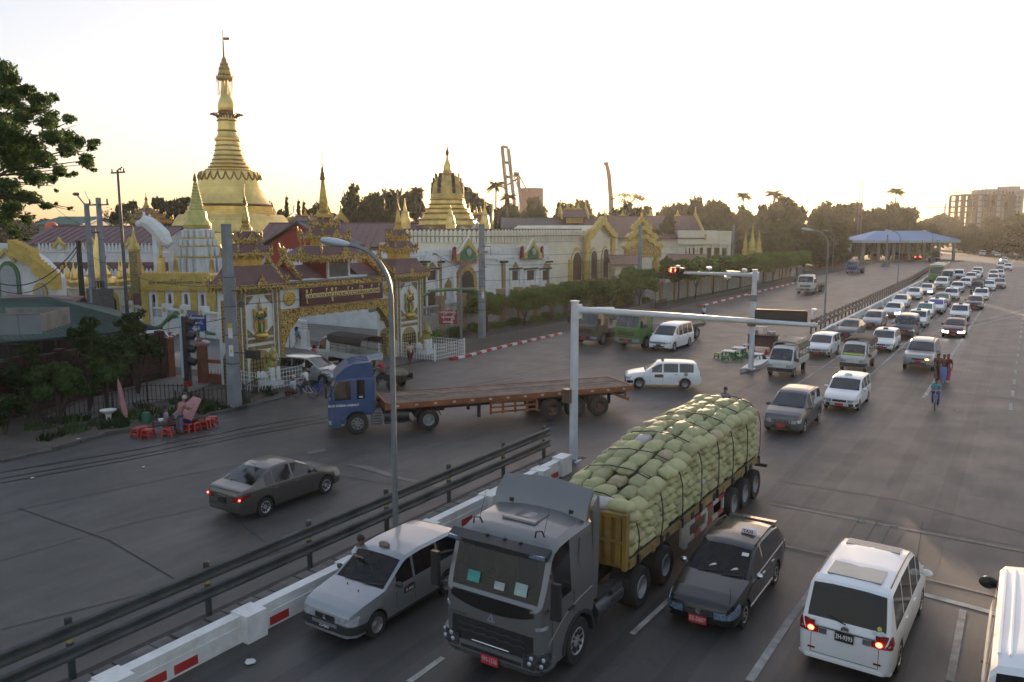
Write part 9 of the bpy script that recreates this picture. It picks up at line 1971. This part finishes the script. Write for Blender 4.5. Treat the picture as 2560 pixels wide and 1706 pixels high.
for k,(px,py)in enumerate(xs):
 Y=(57.2,66.2,74.6,83.0,91.0,98.5)[k];X=-39.6;zc=PXL(px,py,X).z
 Y=PXL(px,py,X).y;clipped((X,Y),(1.95,2.1,2.0,2.1,2.1,2.4)[k],zc,1.45 if k<4 else 1.7,'clipped drum-shaped street tree, %s in the temple wall row'%('first and nearest the gate','second from the gate','third from the gate','fourth from the gate','fifth from the gate','last')[k],'clipped trees before the temple wall',k)
P_=PXL(1470,645,-38.0);clipped((P_.x,P_.y),2.5,P_.z,2.0,'rounded street tree with forked trunk beside the second driveway','clipped trees before the temple wall',7)
for k in range(11):
 px,py=(1560,1600,1640,1672,1702,1730,1755,1778,1798,1816,1832)[k],(628,622,618,614,614,610,606,604,602,600,598)[k];X=-36.5;P_=PXL(px,py,X);clipped((P_.x,P_.y),2.9,P_.z+.3,1.9,'bushy street tree %d along the far pavement, counted from the driveway'%(k+1)if False else 'bushy clipped street tree along the far pavement, %s from the driveway'%NTH[k],'clipped trees along the far pavement',k)
bm_=leafmesh('foliage',[((random.Random(k).uniform(-.5,.5),random.Random(k+9).uniform(-.5,.5),.3),(.45,.45,.36))for k in range(6)],1600,.07,8,LEAF_H)
for k in range(15):
 y=47.5+k*3.1;o=put('low_shrub',bm_,None,(-40.3+RT_.uniform(-.5,.6),y,0),k);o.scale=(1.3,1.3,RT_.uniform(1.0,1.5));tag(o,'low round shrub below the perimeter wall, %s from the gate'%NTH[k],'shrub','shrubs below the perimeter wall')
for k,(px,py)in enumerate(((2105,595),(2118,590),(2132,585),(2145,582))):g=G(px,py);o=put('low_shrub',bm_,None,(g.x,g.y,0),px);o.scale=(3.2,3.2,3.4);tag(o,'dark median shrub by the toll plaza, %s from the left'%NTH[k],'shrub','median shrubs by the toll plaza')
DN=30.0;nb=[]
r=random.Random(77)
for px,py,rp in((0,165,34),(30,175,26),(-30,200,60),(20,225,42),(62,212,22),(95,240,28),(125,226,13),(60,262,40),(118,270,30),(160,276,18),(0,300,60),(60,318,42),(115,318,32),(165,325,30),(208,335,20),(150,350,26),(195,370,20),(215,392,8),(40,370,46),(100,370,32),(140,392,18),(170,398,9),(10,420,42),(70,415,36),(118,415,18),(155,404,8),(30,465,34),(75,460,26),(105,472,14),(128,468,5),(160,480,5),(10,505,28),(55,505,20),(35,535,18),(60,548,9),(-40,420,60),(-50,320,70),(210,330,8),(130,440,5)):
 for _ in range(3):
  p=A(px+r.uniform(-.4,.4)*rp,py+r.uniform(-.4,.4)*rp,DN+r.uniform(-2,2.5));q=rp*DN/1838*r.uniform(.6,1.0);nb.append((p[:],(q,q,q*.7)))
o=thing('leafy_tree','large leafy fig tree reaching into the upper left corner','tree',(0,0,0));tb=A(-190,700,DN);tb.z=0
put('foliage',leafmesh('foliage',nb,72000,.078,12,LEAF_N,shell=.0,flat=.5),o);b=MB();top=A(-150,480,DN);b.path([tb,tb.lerp(top,.5),top],[.5,.42,.36],10)
for px,py in((10,180),(60,215),(110,245),(160,280),(205,335),(190,370),(140,390),(110,420),(160,478),(120,468),(60,500),(40,540),(30,330),(80,320)):e=A(px,py,DN+r.uniform(-1,1));m_=top.lerp(e,.5)+Vector((0,0,.5));b.path([top,m_,e],[.12,.05,.012],6);e2=A(px+14,py+8,DN);b.path([m_,e2],[.03,.008],5)
b.build('trunk',BARK,o)
def garden(px,by,crowns,label,n=2600,size=.11,mt=LEAF_S,lean=0,name='garden_tree'):
 g=G(px,by);o=thing(name,label,'tree',(g.x,g.y,0));D=(g-Vector((0,0,CAM_H))).dot(FW);bl=[];t0=Vector((0,0,0));b=MB()
 for cx,cy_,rp in crowns:
  p=A(cx,cy_,D);p=p-g;q=rp*D/1838;r_=random.Random(int(cx*7+cy_))
  for _ in range(9):bl.append(((p.x+r_.gauss(0,.42)*q,p.y+r_.gauss(0,.42)*q,p.z+r_.gauss(0,.34)*q),(q*.42,q*.42,q*.34)))
  b.path([t0,Vector((p.x*.3,p.y*.3,p.z*.45)),p],[.09,.07,.03],6)
 b.build('trunk',BARK,o);put('crown',leafmesh('crown',bl,n,size,int(px),mt,flat=.6),o);return o
garden(137,972,[(137,885,52),(120,860,30),(165,880,34)],'small dark garden tree with a round crown, nearest the kerb',4200,.16,LEAF_N);garden(247,945,[(247,865,42),(250,835,22),(232,850,25)],'small garden tree with pale green top beside the footpath',3600,.15,LEAF_N)
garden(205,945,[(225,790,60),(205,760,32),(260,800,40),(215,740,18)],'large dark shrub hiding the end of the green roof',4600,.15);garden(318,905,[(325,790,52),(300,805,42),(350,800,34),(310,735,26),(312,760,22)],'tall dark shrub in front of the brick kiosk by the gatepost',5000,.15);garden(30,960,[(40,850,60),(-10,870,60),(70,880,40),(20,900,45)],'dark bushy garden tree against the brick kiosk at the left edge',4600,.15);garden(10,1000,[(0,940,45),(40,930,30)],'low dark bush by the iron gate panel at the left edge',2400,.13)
b=MB()
for k in range(60):x,y=RT_.uniform(-.6,.6),RT_.uniform(-.4,.4);b.poly([(x-.06,y,0),(x+.06,y,0),(x+RT_.uniform(-.2,.2),y+.1,RT_.uniform(.15,.45))])
tm_=b.mesh('grass_tuft',LEAF_S,0)
for k in range(34):
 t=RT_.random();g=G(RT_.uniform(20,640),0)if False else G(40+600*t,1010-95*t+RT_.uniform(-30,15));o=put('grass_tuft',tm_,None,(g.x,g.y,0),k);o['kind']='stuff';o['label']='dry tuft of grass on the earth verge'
# people
SKIN=M('skin',(.17,.09,.06),.6,var=.08);HAIR=M('black_hair',(.012,.011,.01),.6,var=.2);SKN=[]
def skinned(name,J,E_,mt,parent,sub=1):
 """a continuous surface grown over a skeleton of joints (position, radius)"""
 me=bpy.data.meshes.new(name);K=list(J);me.from_pydata([J[k][0]for k in K],[(K.index(a),K.index(c))for a,c in E_],[]);me.materials.append(mt);o=put(name,me,parent);sk=o.modifiers.new('skin','SKIN');sk.use_smooth_shade=True
 for i,k in enumerate(K):r=J[k][1];me.skin_vertices[0].data[i].radius=(r,r)
 me.skin_vertices[0].data[0].use_root=True;s=o.modifiers.new('subdiv','SUBSURF');s.levels=s.render_levels=sub;SKN.append(o);return o
def cloth(nm,c):return M(nm,c,.85,var=.15,scale=6)
def person(label,loc,rz,pose='stand',shirt=(.4,.4,.4),lower=(.05,.05,.06),skirt=False,cap=None,h=1.66,arm=None,long_hair=False):
 """facing -Y; joints in metres for a 1.66 m figure"""
 o=thing('person',label,'person',loc,rz);s=h/1.66;o.scale=(s,s,s);V=Vector
 hp=.86;sit=pose in('sit','ride');hz=.46 if pose=='sit' else .92 if pose=='ride' else hp;ln=.12 if pose in('ride','lean','bend')else .0
 if pose=='bend':ln=.28
 up=lambda z,y=0:V((0,-ln*(z/.6)+y,hz+z))
 J={'pelvis':(up(0),.125),'waist':(up(.2),.105),'chest':(up(.40),.13),'neck':(up(.56),.055),'jaw':(up(.63,-.02),.075),'head':(up(.72,-.01),.092),'crown':(up(.79),.06),'nose':(up(.69,-.105),.02)}
 E_=[('pelvis','waist'),('waist','chest'),('chest','neck'),('neck','jaw'),('jaw','head'),('head','crown'),('head','nose')]
 for q,sx in(('l',-1),('r',1)):
  sh=up(.47);el,wr=V((sx*.25,sh.y+.03,sh.z-.26)),V((sx*.25,sh.y-.06,sh.z-.48))
  if pose=='ride':el,wr=V((sx*.24,sh.y-.2,sh.z-.16)),V((sx*.2,sh.y-.42,sh.z-.22))
  if pose in('sit','bend'):el,wr=V((sx*.24,sh.y-.08,sh.z-.24)),V((sx*.12,sh.y-.3,sh.z-.26))
  if pose=='walk':el,wr=V((sx*.24,sh.y+sx*.1,sh.z-.25)),V((sx*.23,sh.y+sx*.1-.1,sh.z-.47))
  if arm and q==arm:el,wr=V((sx*.28,sh.y-.22,sh.z-.03)),V((sx*.3,sh.y-.46,sh.z+.02))
  J['sh'+q]=(V((sx*.17,sh.y,sh.z)),.062);J['el'+q]=(el,.042);J['wr'+q]=(wr,.03);d=(wr-el).normalized();J['hd'+q]=(wr+d*.09,.035);E_+=[('chest','sh'+q),('sh'+q,'el'+q),('el'+q,'wr'+q),('wr'+q,'hd'+q)]
  for f in range(4):J['f%d%s'%(f,q)]=(wr+d*(.155+.012*(f in(1,2)))+V((0,(f-1.5)*.02,0)),.009);E_.append(('hd'+q,'f%d%s'%(f,q)))
  hx=V((sx*.10,up(0).y,hz-.05));st={'walk':sx*.28}.get(pose,0)
  kn,an=V((sx*.11,hx.y+st*.45-.03,.46)),V((sx*.11,hx.y+st,.08+max(0,st)*.12))
  if pose=='sit':kn,an=V((sx*.16,-.40,.46)),V((sx*.14,-.34,.08))
  if pose=='ride':kn,an=V((sx*.14,-.34,.72-.14*(sx>0))),V((sx*.13,-.2,.36-.16*(sx>0)))
  J['hip'+q]=(hx,.09);J['kn'+q]=(kn,.06);J['an'+q]=(an,.042);J['toe'+q]=(an+V((0,-.14,-.045)),.035);E_+=[('pelvis','hip'+q),('hip'+q,'kn'+q),('kn'+q,'an'+q),('an'+q,'toe'+q)]
 skinned('body',J,E_,SKIN,o)
 T_={k:(J[k][0],J[k][1]+.022)for k in('pelvis','waist','chest','shl','shr')};T_['nk']=(up(.53),.07)
 for q in 'lr':T_['m'+q]=(J['sh'+q][0].lerp(J['el'+q][0],.85),.06)
 skinned('shirt',T_,[('pelvis','waist'),('waist','chest'),('chest','nk'),('chest','shl'),('chest','shr'),('shl','ml'),('shr','mr')],cloth('cloth_%02d%02d%02d'%tuple(int(x*99)for x in shirt),shirt),o)
 lm=cloth('cloth_%02d%02d%02d'%tuple(int(x*99)for x in lower),lower)
 if skirt and not sit:
  b=MB();c=up(0);rg=[]
  for z,rx,ry in((hz+.10,.15,.13),(hz-.05,.19,.17),(.5,.18,.17+.05*(pose=='walk')),(.16,.17,.17+.12*(pose=='walk'))):rg.append([(math.cos(a)*rx,c.y*(z/hz)+math.sin(a)*ry,z)for a in[2*math.pi*k/12 for k in range(12)]])
  b.loft(rg);b.build('longyi',lm,o,smooth=60)
 else:
  L_={'pl':(up(.02),.145)};e=[]
  for q in 'lr':L_['h'+q]=(J['hip'+q][0],.115);L_['k'+q]=(J['kn'+q][0],.08);L_['a'+q]=(J['kn'+q][0].lerp(J['an'+q][0],.85),.062);e+=[('pl','h'+q),('h'+q,'k'+q),('k'+q,'a'+q)]
  skinned('trousers',L_,e,lm,o)
 hd=up(.745,.012);b=MB();b.ball(hd,(.098,.112,.105),10,7)
 if long_hair:b.ball(hd+V((0,.07,-.12)),(.08,.06,.16),8,6)
 b.build('hair',cloth('cap_cloth',cap)if cap else HAIR,o)
 for sx in(-1,1):b=MB();b.ball(up(.70,-.09)+V((sx*.035,0,.012)),.012,6,4);b.build('eye',BLACK,o)
 return o
def at(px,py,z=0):g=G(px,py,z);return(g.x,g.y,0)
p=person('man in a pale shirt leaning an arm on the roof of the silver taxi',at(822,1232,1.62),rad(75),'lean',(.5,.52,.55),(.04,.04,.05),arm='l')
person('man in a grey shirt and dark red longyi walking along the white lane wall',at(283,748),2.6,'walk',(.22,.25,.30),(.12,.02,.03),True);person('person dressed in black walking along the lane wall',at(347,740),.6,'walk',(.02,.02,.022),(.015,.015,.02));person('person half hidden by the tall shrub in the lane',at(313,742),.4,'walk',(.15,.15,.16),(.03,.03,.03))
person('woman in a bright blue top and white trousers walking inside the gateway',at(683,802),2.6,'walk',(.08,.33,.5),(.55,.55,.55),long_hair=True);person('man in a dark top and maroon longyi walking inside the gateway',at(697,800),2.6,'walk',(.03,.04,.03),(.10,.02,.025),True)
person('person in a pale pink top and dark red longyi walking before the right gate tower',at(943,842),-1.9,'walk',(.48,.36,.30),(.08,.02,.02));w_=person('man in a white shirt sitting on the terracotta railing',(0,0,0),.8,'sit',(.6,.6,.62),(.05,.05,.06));g=G(469,872);w_.location=(g.x,g.y,.55)
person('woman in a dusty pink top and patterned trousers standing at the tea stall',at(413,998),rad(180),'bend',(.36,.17,.16),(.16,.14,.2),cap=(.45,.42,.36));s_=person('man in a lilac shirt sitting at the low tea table',at(384,997),rad(150),'sit',(.26,.2,.3),(.08,.03,.05));person('person in dark clothes behind the tea stall cloth',at(430,975),0,'stand',(.05,.05,.07),(.04,.03,.04))
person('pedestrian in a white shirt and dark longyi crossing the wide empty road',at(1617,741),-2.2,'walk',(.5,.52,.55),(.03,.02,.03),True);person('man in a blue checked shirt standing behind the sack load',at(1667,893,1.62),0,'stand',(.07,.09,.2),(.05,.05,.06))
person('person in a brown top stepping out beside the silver off-roader',at(2153,876),.4,'walk',(.13,.06,.04),(.05,.03,.03),True,long_hair=True);person('woman in a dark top and bright blue longyi beside the lane line',at(2166,880),.2,'walk',(.12,.05,.05),(.09,.16,.42),True,long_hair=True);person('woman in a long red dress beside the lane line',at(2175,879),.1,'walk',(.26,.02,.05),(.3,.02,.06),True,long_hair=True)
person('small figure in blue walking by the far barrier near the toll plaza',at(1846,640),0,'walk',(.05,.1,.3),(.03,.03,.03));person('figure standing near the mound pole before the toll plaza',at(2043,612),0,'stand',(.08,.08,.1),(.05,.05,.05));person('figure in pink by the red corrugated fence',at(1942,604),0,'walk',(.3,.1,.1),(.05,.03,.03))
def bicycle(o,T,c=(.3,.3,.35),wr=.33,mt=None):
 fm=mt or M('bicycle_steel',c,.4,.5,var=.1);
 for y in(-.52,.52):
  b=MB();b.T=T@Matrix.Translation((0,y,wr))@Matrix.Rotation(rad(90),4,'Y');b.lathe([(wr-.03,-.015),(wr,-.015),(wr,.015),(wr-.03,.015),(wr-.03,-.015)],n=20,cap=False)
  w_=b.build('wheel',RUBBER,o);b=MB();b.T=T
  for k in range(10):a=2*math.pi*k/10;b.tube((0,y,wr),(0,y+math.cos(a)*(wr-.02),wr+math.sin(a)*(wr-.02)),.004,n=3,cap=False)
  b.build('spokes',CHROME,w_)
 b=MB();b.T=T
 for p0,p1 in(((0,.52,wr),(0,.15,.85)),((0,.52,wr),(0,.08,.30)),((0,.08,.30),(0,.17,.88)),((0,.08,.30),(0,-.35,.82)),((0,.16,.8),(0,-.36,.85)),((0,-.34,.92),(0,-.52,wr)),((-.25,-.36,1.02),(.25,-.36,1.02)),((0,-.36,.84),(0,-.36,1.02))):b.tube(p0,p1,.018,n=6)
 b.build('frame',fm,o);b=MB();b.T=T;b.ball((0,.2,.92),(.08,.14,.04),8,5);b.build('saddle',BLACK,o);b=MB();b.T=T;b.tube((-.12,.08,.3),(.12,.08,.3),.02,n=5);b.build('pedals',BLACK,o)
I4=Matrix.Identity(4);cp_=at(2147,940);bk=thing('bicycle','pale bicycle ridden towards the camera along the open lane','bicycle',cp_,.1);bicycle(bk,I4,(.5,.42,.5));b=MB();b.tube((0,-.62,.6),(0,-.62,.85),.1,n=8);b.build('basket',GALV,bk)
pr_=person('boy in a turquoise shirt and blue shorts riding the pale bicycle',(cp_[0],cp_[1]+.12,.0),.1,'ride',(.06,.30,.36),(.03,.05,.25),h=1.5)
tp_=at(700,915);ts_=thing('trishaw','cycle trishaw with a blue side seat at the kerb beside the blue truck','trishaw',tp_,rad(-75));bicycle(ts_,I4,(.1,.1,.12),.34)
b=MB();b.T=Matrix.Translation((-.62,.35,.34))@Matrix.Rotation(rad(90),4,'Y');b.lathe([(.31,-.015),(.34,-.015),(.34,.015),(.31,.015),(.31,-.015)],n=20,cap=False);b.build('side_wheel',RUBBER,ts_);b=MB();b.box(-.85,-.3,.1,.75,.35,.42);b.box(-.85,-.3,.7,.78,.42,.9);b.box(-.88,-.83,.1,.75,.42,.65);b.build('side_seat',M('blue_trishaw_seat',(.03,.07,.2),.5,var=.2),ts_);b=MB();b.tube((-.6,.35,.34),(0,.3,.5),.02,n=5);b.tube((-.6,.35,.34),(0,.52,.34),.02,n=5);b.build('side_frame',CHROME,ts_)
pa=person('trishaw passenger in a white cap and pale blue shirt',(tp_[0]-.1,tp_[1]-.65,.05),rad(-75),'sit',(.4,.45,.52),(.10,.03,.04),cap=(.5,.5,.48));pb=person('trishaw rider in a white vest',(tp_[0]+.15,tp_[1]+.05,0),rad(-75),'ride',(.55,.55,.55),(.05,.06,.1),h=1.6)
mp_=at(885,890);mt_=thing('motor_cart','three-wheeled motor cart with a green canvas load behind the lamp post','motor cart',mp_,rad(-80))
for x,y,r_ in((0,-.9,.28),(-.55,.75,.3),(.55,.75,.3)):b=MB();b.T=Matrix.Translation((x,y,r_))@Matrix.Rotation(rad(90),4,'Y');b.lathe([(.12,-.07),(r_,-.07),(r_,.07),(.12,.07)],n=16);b.build('wheel',RUBBER,mt_)
b=MB();b.tube((0,-.9,.28),(0,-.65,1.0),.03,n=6);b.tube((-.35,-.6,1.02),(.35,-.6,1.02),.02,n=6);b.box(-.12,.12,-.6,.2,.45,.62);b.box(-.1,.1,-.35,.3,.62,.72);b.build('chassis',BLACK,mt_);b=MB();b.box(-.6,.6,.3,1.5,.5,.58);b.box(-.62,-.57,.3,1.5,.58,.85);b.box(.57,.62,.3,1.5,.58,.85);b.build('cargo_bed',FRAME,mt_);b=MB();b.ball((0,.9,.85),(.55,.6,.3),12,8);b.build('covered_load',CANVAS,mt_)
pc=person('man in a red shirt with a headcloth driving the motor cart',(mp_[0]-.15,mp_[1],-.05),rad(-80),'ride',(.36,.035,.05),(.04,.04,.06),cap=(.3,.18,.16))
mc_=at(2336,601);mo_=thing('motorcycle','dark motorcycle with a rider far down the open lane','motorcycle',mc_);bicycle(mo_,Matrix.Scale(1.15,4),(.03,.03,.03));person('motorcycle rider in dark clothes far down the open lane',(mc_[0],mc_[1]+.1,0),0,'ride',(.03,.03,.04),(.03,.03,.04))
o=light_truck('white light truck with a dark canvas hood and slatted sides, entering the gateway',P_WHITE_OLD,M('black_canvas',(.03,.03,.032),.85,var=.3),Lt=4.6);b=MB();b.box(-.7,.7,4.61,4.63,.78,.98);b.build('tailgate_panel',M('pale_blue_panel',(.3,.42,.5),.5,var=.3,scale=8),o);g=G(742,838);placed(o,g.x-.3,g.y+.6,rad(-100));o.scale=(1.1,1.1,1.12)
o=simple_car('wagon','estate_car','silver estate car coming out of the gateway behind the trishaw','car',P_SILVER);b=MB();c=Car(SPEC['wagon']);c.patch(b,c.sidefn(-1),1.6,2.0,.66,.8,.014,2,1);c.patch(b,c.sidefn(1),1.6,2.0,.66,.8,.014,2,1);b.build('door_plate',PL_BLK,o);g=G(718,876);placed(o,g.x,g.y,rad(100))
o=simple_car('hatch','hatchback','dark grey hatchback coming out from behind the left gate tower','car',P_GREY);g=G(618,850);placed(o,g.x,g.y,rad(85))
o=simple_car('hatch','hatchback','white hatchback half hidden behind the garden shrubs in the lane','car',P_WHITE,lit=1);g=G(360,806);placed(o,g.x,g.y,rad(70))
bpy.context.view_layer.update();dg=bpy.context.evaluated_depsgraph_get()
for o in SKN:me=bpy.data.meshes.new_from_object(o.evaluated_get(dg));o.modifiers.clear();o.data=me
# evening haze
b=MB();b.box(-460,420,-60,700,-1.2,58)
hz=bpy.data.materials.new('evening_haze');hz.use_nodes=True;nt=hz.node_tree;nt.nodes.clear()
pv=nt.nodes.new('ShaderNodeVolumePrincipled');out=nt.nodes.new('ShaderNodeOutputMaterial')
pv.inputs['Color'].default_value=(.95,.95,.97,1);pv.inputs['Density'].default_value=.00011;pv.inputs['Anisotropy'].default_value=.55
nt.links.new(pv.outputs[0],out.inputs['Volume'])
o=b.build('haze',hz,smooth=0);tag(o,'thin warm evening haze over the whole junction',kind='stuff')
